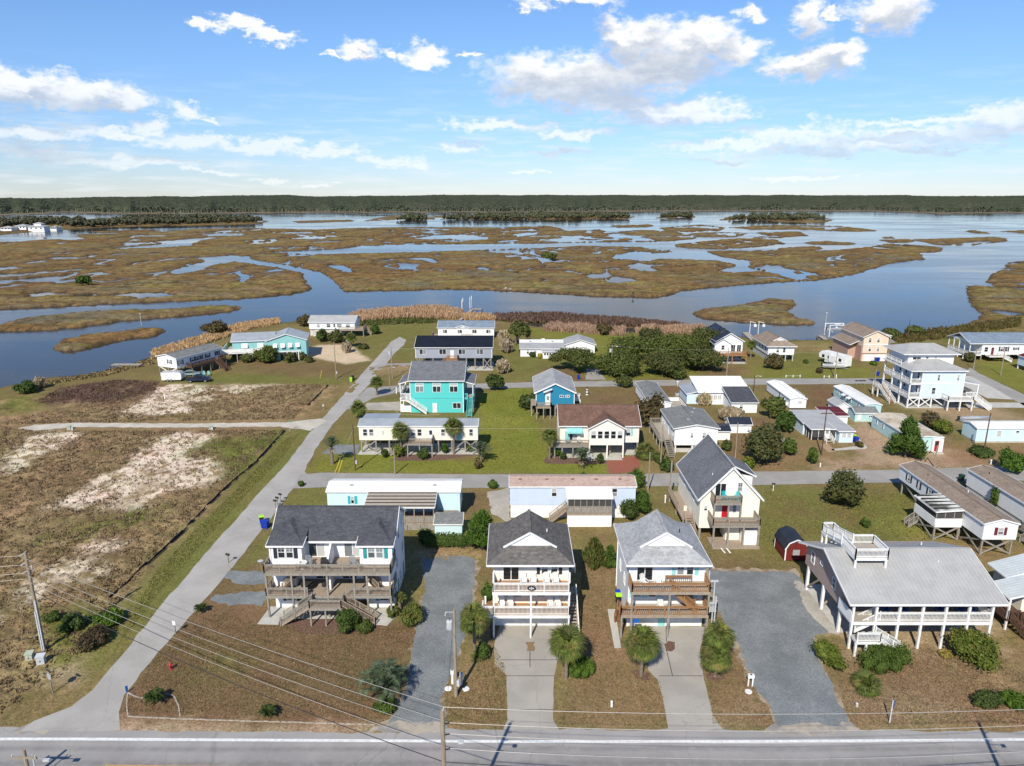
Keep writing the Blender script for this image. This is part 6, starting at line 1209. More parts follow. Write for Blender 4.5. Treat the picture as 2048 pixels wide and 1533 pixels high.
h.win('F', 1.2, 2.5, 1.1, 1.4, 0, glass=T['dglass']); h.door('F', 3.0, 1.75, 0, T['maroon']); h.win('F', 5.5, 2.6, .9, 1.4, 0, 'dh', T['navy']); h.win('F', 6.7, 2.6, .9, 1.4, 0, 'dh', T['navy']); h.win('F', 9.5, 3.0, .9, .8, 0, 'dh', T['navy']); stilts(h, (.2, 4, 8, 12, 16), (.2, 5, 9.8), 1.7); h.deck(1.2, 4.4, -2, -.05, 1.7, T['deckgrey'], .3, T['white']); h.stairs((7.6,-1.2,.05),(4.4,-1.2,1.7), 1.2, T['white'])
h = H('storage_shed', 'pale blue shed with maroon roof by the right edge, below the long white house', 'shed', 134.5, 178.0); h.walls(0, 5, 0, 6, 1.2, 3.6, T['ice'], 'y', 4.4); h.gable('y', 0, 6, 0, 5, 3.6, 4.4, T['rf_red'], .2, .2, .1); stilts(h, (.2, 2.5, 4.8), (.2, 5.8), 1.2, T['white'])
# far white houses on the wooded spit
for (px, py, w_, zt, nm) in ((12,462,14,5,'low white house at the far left tip of the wooded spit'),(42,461,14,8,'tall white house with lookout roof, left of the twin-roofed house on the spit'),(73,463,20,8.5,'largest white house on the wooded spit, with two tiers of hipped roof'),(107,461,8,5,'small white house at the right end of the row on the wooded spit')):
    x, y = G(px, py, WL+.5); h = H('distant_house', nm, 'house', x-w_/2, y); h.walls(0, w_, 0, 12, -1.5, zt*.6, T['w_side']); h.hip(-1, w_+1, -1, 13, zt*.6, zt*.6+2.2, T['rf_light'])
    if zt > 8: h.walls(w_*.3, w_*.75, 3, 10, zt*.6, zt, T['w_side']); h.hip(w_*.25, w_*.8, 2.4, 10.6, zt, zt+1.8, T['rf_light'])
    for k in range(3): h.win('F', w_*(.2+.3*k), zt*.25, 2.0, 1.8, 0, 'slide', glass=T['dglass'])
for (px, py, nm) in ((1671,418,'tiny pale house at the foot of the far pine forest, left of two'),(1806,421,'tiny white house at the foot of the far pine forest, right of two')):
    x, y = G(px, py, WL); h = H('distant_house', nm, 'house', x, y); h.walls(0, 18, 0, 12, -1, 5, T['w_side']); h.hip(-1, 19, -1, 13, 5, 9, T['rf_tan'])
# ================================================================ vegetation
def leaf_mat(name, c1, c2, c3=None, trans=.25):
    m, n, b = newmat(name); g = n.node('ShaderNodeNewGeometry'); p = g.outputs['Position']; r = g.outputs['Random Per Island']
    c = n.mix(r, c1, c2)
    c = n.mix(n.rng(n.noise(p, 1.1, 4).outputs[0], .38, .68, 0, .65), c, tuple(x*.5 for x in c1))
    if c3: c = n.mix(n.rng(n.noise(p, .8, 3).outputs[0], .52, .68, 0, .8), c, c3)
    oi = n.node('ShaderNodeObjectInfo').outputs['Random']
    c = n.node('ShaderNodeHueSaturation', {'Hue': n.rng(oi, 0, 1, .49, .515, False), 'Saturation': n.rng(oi, 0, 1, .9, 1.1, False), 'Value': n.rng(oi, 0, 1, .85, 1.18, False), 'Color': c}).outputs[0]
    n.l.new(c, b.inputs['Base Color']); b.inputs['Roughness'].default_value = .65; b.inputs['Specular IOR Level'].default_value = .12
    if trans:
        t = n.node('ShaderNodeBsdfTranslucent'); n.l.new(c, t.inputs[0]); mx = n.node('ShaderNodeMixShader', {0: trans})
        n.l.new(b.outputs[0], mx.inputs[1]); n.l.new(t.outputs[0], mx.inputs[2]); n.l.new(mx.outputs[0], n.t.nodes['Material Output'].inputs[0])
    return m
T['l_dark'] = leaf_mat('dark_leaves', (.052,.088,.02), (.10,.145,.035)); T['l_oak'] = leaf_mat('live_oak_leaves', (.068,.09,.024), (.13,.14,.045), (.14,.115,.05))
T['l_green'] = leaf_mat('green_leaves', (.065,.11,.02), (.125,.17,.035)); T['l_yel'] = leaf_mat('yellow_green_leaves', (.095,.135,.022), (.175,.20,.04), (.20,.165,.04))
T['l_jun'] = leaf_mat('juniper_sprays', (.06,.11,.022), (.12,.175,.035)); T['l_brown'] = leaf_mat('brownish_leaves', (.085,.065,.03), (.15,.11,.055), (.10,.10,.03)); T['l_brush'] = leaf_mat('reddish_twigs', (.115,.068,.05), (.20,.13,.09), None, .1)
T['l_palm'] = leaf_mat('palm_fronds', (.095,.13,.03), (.20,.215,.06), (.24,.19,.07)); T['l_blue'] = leaf_mat('blue_green_fronds', (.085,.12,.065), (.155,.185,.11)); T['l_dead'] = leaf_mat('dead_fronds', (.26,.20,.11), (.36,.29,.18)); T['l_sago'] = leaf_mat('sago_fronds', (.035,.06,.015), (.075,.10,.028))
T['l_reed'] = leaf_mat('reed_plumes', (.44,.27,.155), (.66,.45,.29), (.50,.35,.23), .3); T['l_pampas'] = leaf_mat('pampas_plumes', (.40,.31,.20), (.58,.48,.34), (.16,.15,.07)); T['l_weed'] = leaf_mat('dry_weeds', (.14,.095,.05), (.36,.26,.15), (.13,.125,.045), .1); T['l_vivid'] = leaf_mat('yellow_leaves', (.38,.30,.03), (.5,.42,.08))
T['l_lawn'] = leaf_mat('lawn_blades', (.15,.098,.055), (.30,.215,.125), (.10,.12,.035), .1); T['l_green2'] = leaf_mat('green_lawn_blades', (.11,.125,.03), (.24,.22,.07), (.17,.12,.06), .1); T['bark'] = mk('bark', (.17,.135,.105), (.10,.08,.06), 4, .9, .5, 12, (4,4,.6)); T['pbark'] = mk('palm_bark', (.24,.19,.145), (.15,.115,.085), 4, .9, .6, 10, (2,2,6)); T['l_forest'] = leaf_mat('far_forest', (.055,.070,.042), (.10,.108,.066), (.10,.09,.07), 0); T['l_wood'] = leaf_mat('spit_trees', (.055,.065,.035), (.11,.108,.06), (.11,.09,.065), 0)
def quads_mesh(name, P, A, B, mat, extra=None):
    """many small quads: centres P, half axes A and B"""
    n = len(P); V = np.stack([P-A-B, P+A-B*.6, P+A*.9+B, P-A*.8+B], 1).reshape(-1, 3)
    F = np.arange(n*4, dtype=np.int32)
    me = bpy.data.meshes.new(name); nv = len(V); ex_v, ex_f = extra if extra else (None, None)
    if ex_v is not None:
        V = np.concatenate([V, ex_v]); F = np.concatenate([F, (np.asarray(ex_f)+n*4).ravel().astype(np.int32)]); sizes = [4]*n+[3]*len(ex_f)
    else: sizes = [4]*n
    me.vertices.add(len(V)); me.vertices.foreach_set('co', V.astype(np.float32).ravel()); me.loops.add(len(F)); me.loops.foreach_set('vertex_index', F)
    me.polygons.add(len(sizes)); st = np.concatenate([[0], np.cumsum(sizes)[:-1]]).astype(np.int32); me.polygons.foreach_set('loop_start', st)
    me.update(calc_edges=True); me.materials.append(mat); return me
ICO_V = None
def ico():
    global ICO_V
    if ICO_V is None:
        bm = bmesh.new(); bmesh.ops.create_icosphere(bm, subdivisions=2, radius=1); ICO_V = (np.array([v.co[:] for v in bm.verts]), np.array([[v.index for v in f.verts] for f in bm.faces])); bm.free()
    return ICO_V
def rvec(rs, n):
    v = rs.normal(size=(n, 3)); return v/np.linalg.norm(v, axis=1, keepdims=True)
def foliage(name, lobes, n, size, mat, seed, core=.72, updir=0.0):
    """leaves through the outer half of every lobe (centre, radii), with a knotted core of the same growth"""
    rs = np.random.RandomState(seed); C = np.array([l[0] for l in lobes], float); Rr = np.array([l[1] for l in lobes], float)
    w = (Rr[:,0]*Rr[:,1]+Rr[:,0]*Rr[:,2]); k = rs.choice(len(lobes), n, p=w/w.sum()); d = rvec(rs, n); d[:,2] = np.where(d[:,2] < -.45, -d[:,2], d[:,2])
    u_ = rs.rand(n,1); rad = .62+.46*u_+.3*u_**7; P = C[k]+d*Rr[k]*rad
    P[:,2] = np.maximum(P[:,2], .05)
    nr = d+rvec(rs, n)*.75; nr /= np.linalg.norm(nr, axis=1, keepdims=True); a = np.cross(nr, rvec(rs, n)); a /= np.linalg.norm(a, axis=1, keepdims=True)+1e-9; b = np.cross(nr, a)
    if updir: b = b*(1-updir)+np.array([0,0,1.])*updir+d*updir*.5; b /= np.linalg.norm(b, axis=1, keepdims=True)
    s = size*rs.uniform(.55, 1.3, (n,1)); A = a*s*(.5 if not updir else .32); B = b*s*(.7 if not updir else 1.1)
    iv, fi = ico(); ev = []; ef = []
    if core:
        for i, (c, r) in enumerate(lobes):
            nz = 1+rs.uniform(-.2, .2, (len(iv),1)); ev.append(np.maximum(np.array(c)+iv*np.array(r)*core*nz, [-1e9,-1e9,.0])); ef.append(fi+len(iv)*i)
    return quads_mesh(name, P, A, B, mat, (np.concatenate(ev), np.concatenate(ef)) if core else None)
def mk_lobes(kind, seed):
    rs = random.Random(seed); L = []
    if kind == 'bush':      # unit: radius 1, height about 1.2
        for i in range(13):
            a = rs.uniform(0, 6.28); r = rs.uniform(.1,.62); L.append(((r*math.cos(a), r*math.sin(a), rs.uniform(.3,.72)), (rs.uniform(.3,.46),)*2+(rs.uniform(.28,.45),)))
    elif kind == 'juniper': # radius 1, height 2
        for i in range(30):
            z = rs.uniform(.0,1)**.85; rr = (1-z)**.75*.78; a = rs.uniform(0,6.28); L.append(((rr*math.cos(a)*rs.uniform(.55,1), rr*math.sin(a)*rs.uniform(.55,1), .22+z*1.6), (.23+.12*(1-z),)*2+(.36,)))
        L.append(((0,0,1.95),(.12,.12,.3)))
    elif kind == 'oak':     # spreading, radius 1, height about .9
        for i in range(26):
            a = rs.uniform(0, 6.28); r = rs.uniform(.05,.8); z = .62-.28*r*r+rs.uniform(-.08,.12); L.append(((r*math.cos(a), r*math.sin(a), z), (rs.uniform(.18,.3),)*2+(rs.uniform(.12,.2),)))
    elif kind == 'hedge':
        for i in range(14): L.append(((-.85+1.7*i/13, rs.uniform(-.12,.12), .5), (.22,.5,.5)))
    elif kind == 'low':
        for i in range(16):
            a = i*.785; r = .74 if i < 8 else rs.uniform(.0,.5); L.append(((r*math.cos(a), r*math.sin(a), .25), (.34,.34,.3)))
    return L
def crown_mesh(kind, var, R_, Hh, mat, size, n, core=.72, updir=0.0):
    key = ('crown', kind, var, round(R_, 1), round(Hh, 1), mat.name)
    def f():
        top = dict(bush=1.1, juniper=2.1, oak=.85, hedge=1.0, low=.55)[kind]; sx, sz = R_, Hh/top
        L = [((c[0]*sx, c[1]*sx, c[2]*sz), (r[0]*sx, r[1]*sx, r[2]*sz)) for c, r in mk_lobes(kind, var)]
        return foliage('foliage', L, n, size, mat, var+7, core, updir)
    return cached(key, f)
def mpp(px, py):
    x, y = G(px, py); c, s = math.cos(PITCH), math.sin(PITCH); return (y*c+CAMH*s)/FPX
def shrub(px, py, wpx, hm, label, mat='l_dark', kind='bush', size=.15, n=3200, name='shrub', cat='shrub', group=None, sy=1.0, rz=None, updir=0.0, core=.72):
    w = wpx*mpp(px, py); x, y = G(px, py); y += w*.42*sy; q = max(.8, mpp(px, py)/.06)
    k = max(500, int(n*min(1, (60/ (mpp(px,py)*FPX))**.7)*min(2.2, max(.6, w/3))))
    t = tag(obj(name, crown_mesh(kind, random.randint(1, 3), w/2/1.05, hm, T[mat], size*q, k, core, updir)), label, cat, group)
    t.location = (x, y, 0); t.scale = (1, sy, 1); t.rotation_euler = (0, 0, random.uniform(0, .6) if rz is None else rz); return t
def tree(px, py, wpx, hm, label, mat='l_oak', kind='oak', size=.2, n=4200, name='tree', cat='tree', group=None, trunk=.16, lean=(0,0), core=.58, updir=0.0, sy=1.0):
    w = wpx*mpp(px, py); x, y = G(px, py); q = max(.9, mpp(px, py)/.07)
    t = thing(name, label, cat, (x, y, 0), random.uniform(0, 6.28) if not lean[0] else 0, group)
    c = obj('crown', crown_mesh(kind, random.randint(1, 4), w/2/1.02, hm, T[mat], size*q, n, core, updir), t, (lean[0], lean[1], 0)); c.scale = (1, sy, 1)
    b = MB(); b.tube([(0,0,-.1),(lean[0]*.3,lean[1]*.3,hm*.25),(lean[0]*.9,lean[1]*.9,hm*.55)], [trunk*1.3, trunk, trunk*.7], 7)
    for k in range(5):
        a = k*1.26+.4; b.tube([(lean[0]*.4,lean[1]*.4,hm*(.2+.05*k)),(lean[0]*.7+math.cos(a)*w*.16,lean[1]*.7+math.sin(a)*w*.16,hm*.5),(lean[0]+math.cos(a)*w*.3,lean[1]+math.sin(a)*w*.3,hm*.62)], [trunk*.6, trunk*.45, trunk*.2], 5)
    part('trunk', b, T['bark'], t); return t
# --- palms
def fan_mesh(seed, mat, nb=24, L=.8, pet=.62, droop=.5):
    rs = random.Random(seed); b = MB(); b.beam((0,0,0),(pet,0,-.04),.03,.02)
    for i in range(nb):
        a = R(-105+210*i/(nb-1)); l = L*(1-.28*abs(a)/1.8)*rs.uniform(.9,1.08); ca, sa = math.cos(a), math.sin(a); w = .042
        base = Vector((pet,0,-.04)); mid = base+Vector((ca*l*.6, sa*l*.6, .06-.05*abs(sa))); tip = base+Vector((ca*l, sa*l, -droop*l*rs.uniform(.4,1)))
        s = Vector((-sa*w, ca*w, 0)); o = len(b.v); b.v += [tuple(base), tuple(mid+s), tuple(mid-s), tuple(tip)]; b.face((o, o+2, o+1)); b.face((o+1, o+2, o+3))
    return b.mesh('frond', mat)
def feather_mesh(seed, mat, L=1.9, nl=16, curve=.9, w=.42):
    rs = random.Random(seed); b = MB(); P = [Vector((L*math.sin(k/8*curve*1.4)/1.15, 0, L*.62*math.sin(k/8*math.pi*.72)-.15*L*(k/8)**2)) for k in range(9)]
    b.tube(P, [.03-.0025*k for k in range(9)], 4)
    for i in range(nl):
        k = (i+1.5)/(nl+1)*8; j = min(7, int(k)); p = P[j].lerp(P[j+1], k-j); d = (P[j+1]-P[j]).normalized()
        for sg in (-1, 1):
            ll = w*math.sin(math.pi*min(1, .12+k/8.8))*rs.uniform(.85,1.1); t = p+d*ll*.55+Vector((0, sg*ll, .12*ll-.18*ll)); o = len(b.v); e = d*.035
            b.v += [tuple(p-e), tuple(p+e), tuple(t)]; b.face((o, o+1, o+2))
    return b.mesh('frond', mat)
FAN = [fan_mesh(s, T['l_palm'], droop=.35+.25*s) for s in range(3)]; FAND = [fan_mesh(9, T['l_dead'], 11, .6, .6, .9)]; FEA = [feather_mesh(s, T['l_blue'], 1.75, 18, 1+.12*s) for s in range(2)]; SAG = [feather_mesh(s+5, T['l_sago'], 1.0, 16, .75, .17) for s in range(2)]; FEG = [feather_mesh(3, T['l_palm'], 1.9, 15, 1.05)]
def palm(px, py, h, r, label, kind='fan', nf=46, name='palm_tree', cat='palm', trunk=.15, group=None, dead=8, lean=0.0):
    x, y = G(px, py); t = thing(name, label, cat, (x, y, 0), random.uniform(0, 6.28), group); top = Vector((lean, lean*.4, h))
    if h > .4:
        b = MB(); k = max(5, int(h/.25))
        prof = []
        for i in range(k+1): prof += [(trunk*(1.25-.35*i/k)*(1.0 if i % 2 else 1.1), h*i/k)]
        b.lathe(prof, (0,0,0), 9); b.v = [(vx+lean*(vz/h)**2, vy+lean*.4*(vz/h)**2, vz) for vx, vy, vz in b.v]; part('trunk', b, T['pbark'], t)
    r *= 1.12; nf = int(nf*1.35); src = dict(fan=FAN, feather=FEA, sago=SAG, green=FEG)[kind]; sc = r/(dict(fan=1.5, feather=1.75, sago=1.0, green=1.9)[kind])
    for i in range(nf+dead):
        dd = i >= nf; f = (i+.5)/nf if not dd else 1.0
        if kind == 'fan': el = R(82-112*f**.85) if not dd else R(random.uniform(-78,-55))
        elif kind in ('feather', 'green'): el = R(62-72*f)
        else: el = R(22-30*f)
        o = obj('frond', (FAND if dd else src)[i % (1 if dd else len(src))], t, top+Vector((0,0,random.uniform(-.12,.1)-(.15 if dd else 0))))
        o.rotation_euler = (random.uniform(-.25,.25), -el, i*2.39996+random.uniform(-.2,.2)); k = sc*random.uniform(.85,1.12)*(.8 if dd else 1); o.scale = (k,k,k)
    return t
def plant_all():
    G_ = 'sabal palms in front of the beach houses'
    palm(949,1309,4.0,1.65,'fan palm at the left front corner of the brown-roofed beach house', group=G_, nf=50); palm(1132,1358,3.85,1.85,'dense fan palm by the concrete drive with a low green bush at its foot', group=G_, nf=56)
    palm(1282,1352,3.5,1.8,'yellowish fan palm on the mulch left of the light-grey-roofed house drive', group=G_, nf=56); palm(1430,1353,2.2,1.6,'short fan palm, front one of the pair beside the gravel parking', group=G_, nf=48); palm(1433,1334,3.3,1.55,'taller fan palm, rear one of the pair beside the gravel parking', group=G_, nf=48)
    palm(768,1402,.9,2.5,'broad blue-green feather palm beside the gravel drive of the duplex', 'feather', 44, dead=0); palm(1732,1378,.3,1.45,'stemless dusky fan palm clump at the end of the dark hedge bush', 'fan', 40, dead=0)
    S_ = 'sago palms on the corner lawn'
    palm(310,1408,.25,1.15,'sago palm inside the curved stone edging at the road corner','sago',34,'sago_palm',dead=0,group=S_); palm(537,1436,.25,.95,'sago palm on the line of edging stones by the road','sago',32,'sago_palm',dead=0,group=S_); palm(402,1226,.25,.9,'sago palm beside the side road in front of the gravel patch','sago',30,'sago_palm',dead=0,group=S_)
    M_ = 'palms round the middle rows of houses'
    palm(754,791,2.9,1.75,'fan palm on the grass left of the aqua house',group=M_,nf=34); palm(718,840,2.4,1.8,'fan palm behind the left end of the beige stilt home',group=M_,nf=34); palm(665,929,3.0,1.75,'feather palm alone on the road corner lawn by the beige stilt home','feather',32,group=M_,dead=4,trunk=.24); palm(803,914,4.7,1.8,'fan palm rising before the left half of the beige stilt home',group=M_,nf=36)
    palm(908,909,5.1,1.85,'tallest fan palm, before the right half of the beige stilt home',group=M_,nf=36); palm(962,926,1.5,2.0,'pale blue-green feather palm at the right end of the beige stilt home','feather',34,group=M_,dead=3); palm(1099,919,4.2,1.6,'slender palm at the left end of the bone-white cottage deck',group=M_,nf=32); palm(1165,938,1.4,2.0,'pale feather palm before the bone-white cottage','feather',34,group=M_,dead=3)
    palm(1289,918,1.2,1.9,'low dark palm clump right of the bone-white cottage',group=M_,nf=36); palm(1268,753,1.1,2.6,'silvery feather palm at the foot of the live oaks by the back street','feather',34,group=M_,dead=4); palm(703,694,2.6,1.9,'small fan palm by the sandy drive of the teal house',group=M_,nf=30); palm(1501,718,4.0,1.5,'single palm between the two waterfront canal houses',group=M_,nf=30); palm(955,1318,.1,.8,'small low palm at the foot of the left beach-house palm','fan',18,dead=0); palm(800,1222,1.0,1.1,'small palm at the right corner of the duplex','green',22,dead=0)
    # shrubs near the front houses
    shrub(688,1276,64,2.3,'big round dark shrub between the duplex staircases','l_dark'); shrub(725,1272,40,1.0,'low lighter shrub right of the big round dark shrub','l_green'); shrub(818,1262,64,1.8,'yellow-green bushy shrub at the head of the duplex gravel drive','l_yel',size=.15); shrub(765,1438,50,1.3,'leafy green bush under the blue-green feather palm','l_green'); shrub(782,1240,30,1.1,'yellow-green shrub under the right stair of the duplex','l_yel')
    shrub(888,1104,88,1.9,'clipped hedge in front of the small pale aqua shed','l_dark','hedge',name='hedge',cat='hedge',sy=.45,rz=0,n=3600); shrub(848,1095,38,2.0,'dark upright bush at the left end of the clipped hedge','l_dark')
    tree(965,1100,92,5.4,'large dense dark juniper left of the brown-roofed beach house','l_jun','juniper',.22,5200,'juniper','tree',updir=.5); tree(1187,1131,58,3.6,'spiky yellow-green juniper between the two beach houses','l_yel','juniper',.24,3400,'juniper','tree',updir=.7); tree(1220,1130,40,2.5,'smaller dark juniper right of the spiky yellow-green one','l_jun','juniper',.2,2400,'juniper','tree',updir=.5)
    shrub(1258,1048,54,3.0,'dark green bush at the right end of the lilac home','l_jun',updir=.3); shrub(1285,1036,48,3.4,'bushy green tree behind the light-grey-roofed house','l_jun',updir=.3); shrub(1274,982,42,3.0,'round bush beside the cross street near the metal pole','l_jun',updir=.2); shrub(1167,974,32,1.7,'small round bush on the cross street verge behind the lilac home','l_green'); shrub(985,980,22,1.2,'small bush by the gravel strip of the lilac home','l_green')
    shrub(974,1208,26,2.2,'dark bush against the left wall of the brown-roofed beach house','l_dark'); shrub(964,1326,40,1.3,'shrub at the foot of the left beach-house palm','l_green'); shrub(1162,1360,64,1.0,'low bright green bush at the foot of the dense fan palm','l_green','low'); shrub(1976,1354,126,2.7,'largest bush, mottled with yellow, before the mauve stilt house','l_yel',size=.16,n=5200); shrub(1784,1348,128,1.5,'wide low bush below the stairs of the mauve stilt house','l_green','low',sy=.55,n=5200); shrub(1672,1352,62,2.0,'dark elongated bush beside the gravel parking','l_yel',sy=1.5,n=3600); shrub(1985,1420,70,.9,'low dark shrub near the road at the right, left of two','l_dark','low',sy=.6); shrub(2042,1425,50,1.0,'low green shrub cut by the right edge near the road','l_green','low'); shrub(1897,1320,26,.5,'small yellow weed patch beside the largest bush','l_vivid','low',n=900)
    tree(1690,1010,98,5.0,'big rounded olive bush alone on the lawn beside the cross street','l_oak','bush',.24,4600,'bush','bush',core=.75); tree(1810,916,82,7.2,'conical dark green juniper in front of the mint mobile home','l_jun','juniper',.26,5200,'juniper','tree',updir=.45); shrub(1876,902,36,2.8,'round bush right of the red end door','l_dark')
    tree(1520,925,98,6.2,'wide bushy tree with browning crown behind the tall cream house','l_oak','bush',.26,4800,'tree','tree'); shrub(1582,915,42,2.7,'glossy green bush at the right foot of the wide bushy tree','l_green'); shrub(1500,940,34,1.6,'yellowish scrub at the left foot of the wide bushy tree','l_yel'); tree(1543,836,50,4.6,'bushy green tree left of the pale blue low house','l_oak','bush',.26,2600); tree(1572,866,46,4.4,'dark tree beside the wooden fence panel','l_dark','bush',.26,2600); shrub(1628,932,26,2.8,'upright bush at the foot of the dark utility pole','l_green')
    tree(1298,852,66,6.2,'tree with reddish-brown thinning crown beside the low grey-roofed home','l_brown','bush',.3,2600,'tree','tree',core=.45); tree(1056,818,34,3.4,'small dark tree at the left front corner of the blue cottage','l_dark','bush',.26,1900); tree(990,781,36,3.6,'round-headed small tree on the grass by the back street','l_dark','bush',.26,1900); shrub(1250,778,36,2.8,'reddish-green bush across the back street from the silvery palm','l_oak')
    O_ = 'live oaks massed by the back street'
    for i, (px, py, w, hh, lb) in enumerate(((1148,742,104,5.8,'spreading flat-topped live oak behind the blue cottage'),(1232,752,84,7.0,'left live oak of the big thicket, behind the transformer pole'),(1262,722,80,7.6,'rear live oak at the left end of the big thicket'),(1325,752,74,6.5,'front live oak in the middle of the big thicket'),(1345,722,90,8.4,'tall rear live oak in the middle of the big thicket'),(1405,742,78,6.6,'front live oak at the right end of the big thicket'),(1415,712,62,8.0,'rear live oak beside the near-black-roofed canal house'),(1300,700,40,6.5,'small rear live oak at the notch of the thicket'))):
        tree(px, py, w*(1 if i == 0 else 1.25), hh, lb, 'l_oak', 'oak' if i == 0 else 'bush', .15, 6500, 'live_oak', 'tree', O_, .28)
    shrub(1355,762,60,2.6,'low skirt of live oak scrub along the back street','l_oak'); tree(1030,690,44,7.2,'wind-leaning tree between the white manufactured home and the lawn','l_oak','oak',.22,2600,'leaning_tree','tree',None,.25,(1.5,.2)); shrub(1210,672,42,3.2,'grey-green bush by the creek reeds','l_brown'); shrub(1045,713,18,1.8,'yellowish bush at the left end of the low white cottage','l_yel'); shrub(1065,716,15,1.4,'clipped round bush before the low white cottage','l_dark'); shrub(1080,718,11,1.3,'golden yellow bush by the low white cottage sunroom','l_vivid')
    P_ = 'pampas grass clumps by the long grey house'
    for px, py, w, hh, lb in ((1006,688,30,3.0,'rear pampas clump right of the white manufactured home'),(1010,708,32,3.2,'pale middle pampas clump right of the long grey house'),(1004,750,34,3.0,'front pampas clump beside the back street'),(1470,852,60,2.6,'wide pampas clump right of the grey-roofed manufactured home'),(1410,814,28,2.4,'small pampas clump before the white metal-roofed house'),(690,708,22,2.4,'pampas clump in front of the small fan palm'),(72,780,26,2.2,'pale pampas clump on the left bank of the creek')): shrub(px, py, w, hh, lb, 'l_pampas', size=.3, n=1800, name='pampas_grass', cat='pampas grass', group=P_, updir=.75)
    for px, py, w, hh, m_, lb in ((525,730,54,4.6,'l_oak','large dark bush before the teal house'),(470,722,22,2.4,'l_oak','thin young bush at the left end of the row before the teal house'),(489,728,24,2.4,'l_oak','young bush left of the large dark bush'),(575,728,26,2.6,'l_oak','young bush right of the large dark bush'),(601,722,22,2.0,'l_oak','small bush by the sandy drive, second from its end'),(616,727,18,1.8,'l_oak','small bush nearest the sandy drive'),(640,686,30,3.6,'l_dark','dark bush before the white weathered house'),(668,688,34,3.8,'l_oak','tall bush before the steps of the weathered house'),(748,670,20,3.0,'l_dark','round dark bush at the right of the weathered house stairs'),(725,700,22,1.4,'l_oak','low bush on the lawn by the fan palm'),(420,672,56,4.0,'l_brown','rounded thicket behind the stilt house by the water'),(455,712,44,3.2,'l_dark','dark scrub in the shade right of the stilt house stairs'),(605,655,30,4.0,'l_brown','brown-green bush between the teal and weathered houses'),
        (40,792,42,2.8,'l_dark','dark bush on the creek bank at the far left'),(1553,742,42,4.0,'l_brown','half-bare reddish bush before the tan-roofed canal house'),(1640,748,16,1.2,'l_brown','small brown shrub on the wide lawn left of the camper'),(1613,728,12,.9,'l_dark','tiny round shrub in the middle of the wide lawn'),(1750,732,18,.9,'l_green','low round shrub by the peach house drive'),(2034,955,58,4.0,'l_jun','dark bush cut by the right edge beside the cross street'),(1870,862,46,3.2,'l_brown','grey thinning scrub behind the mint mobile home'),(1895,872,50,2.4,'l_yel','yellowish scrub behind the mint mobile home'),(1722,897,20,.9,'l_brown','small dry shrub by the blue bin of the pale blue low house'),(1735,1058,26,1.0,'l_green','pair of weedy plants on the lawn behind the roof deck'),(1975,918,60,1.1,'l_dark','low dark shrub bed by the cross street at the right'),(1990,1022,20,3.4,'l_green','climbing vine on the wall of the right-edge mobile home'),(845,922,25,1.8,'l_dark','clipped round bush in front of the beige stilt home deck'),(888,910,21,1.7,'l_dark','clipped round bush right of the beige stilt home deck'),(768,918,18,1.5,'l_dark','clipped bush at the left bed of the beige stilt home'),(795,918,34,2.2,'l_yel','spiky shrub mass under the first tall palm'),(938,906,15,1.4,'l_dark','small round bush at the right bed of the beige stilt home'),(955,940,20,1.2,'l_brown','small plant below the pale feather palm'),(1116,915,14,1.3,'l_dark','clipped round bush, left of two by the bone-white cottage deck'),(1126,921,14,1.3,'l_dark','clipped round bush, right of two by the bone-white cottage deck'),(1200,930,17,1.7,'l_dark','clipped oval bush by the red paving'),(1335,948,32,2.2,'l_dark','dark bush by the cross street left of the tall cream house'),(1318,930,24,1.8,'l_green','bush at the foot of the wooden pole by the deck stairs'),(1455,905,22,2.0,'l_green','bush right of the grey-roofed manufactured home'),(600,975,14,.8,'l_green','small plant on the corner by the cross street'),(1945,727,26,2.6,'l_oak','bush under the long white porch house'),(1790,680,44,3,'l_oak','scrub on the marsh edge behind the peach house'),(1840,675,50,2.8,'l_oak','taller scrub on the marsh edge by the distant pole'),
        (130,1275,56,1.8,'l_dark','dark green bramble right of the leaning utility pole'),(165,1310,76,1.5,'l_brown','grey-brown dry bramble below the dark green one'),(205,1262,60,1.4,'l_green','lighter green bramble patch towards the side road'),(95,1252,34,1.1,'l_green','low bramble behind the leaning utility pole'),(158,572,36,4.6,'l_dark','single dark bush on the marsh at the left'),(1097,521,40,5.0,'l_oak','low bush clump in the middle of the marsh')): shrub(px, py, w, hh, lb, m_)
    for i in range(8): shrub(1958+i*13.2, 884, 7, .6, 'low yellow shrub planted along the foot of the ice-blue mobile home', 'l_vivid', n=700, group='yellow shrubs along the ice-blue mobile home')
plant_all()
# --- reeds along the creek
def inside(pts, n, rs):
    P = polyw(pts, -.3); lo, hi = P.min(0), P.max(0); out = np.zeros((0,2))
    while len(out) < n:
        q = rs.uniform(lo, hi, (n*4, 2)); out = np.concatenate([out, q[sdf(q[:,0], q[:,1], P, 1.0) > 0]])
    return out[:n]
def blades(name, pts, n, h, w, mat, seed, z0=-.3, lean=.25):
    rs = np.random.RandomState(seed); q = inside(pts, n, rs); hh = h*rs.uniform(.6,1.15,(n,1))*(.7+.6*fbm(q[:,0]/6, q[:,1]/6, 2, 3))[:,None]
    up = np.concatenate([rs.normal(0, lean, (n,2)), np.ones((n,1))], 1); up /= np.linalg.norm(up, axis=1, keepdims=True)
    a = rs.uniform(0, 3.14, n); A = np.stack([np.cos(a), np.sin(a), 0*a], 1)*w*rs.uniform(.6,1.3,(n,1)); P = np.concatenate([q, np.full((n,1), z0)], 1)+up*hh*.5
    o = obj(name, quads_mesh(name, P, A, up*hh*.5, mat)); o['kind'] = 'stuff'; return o
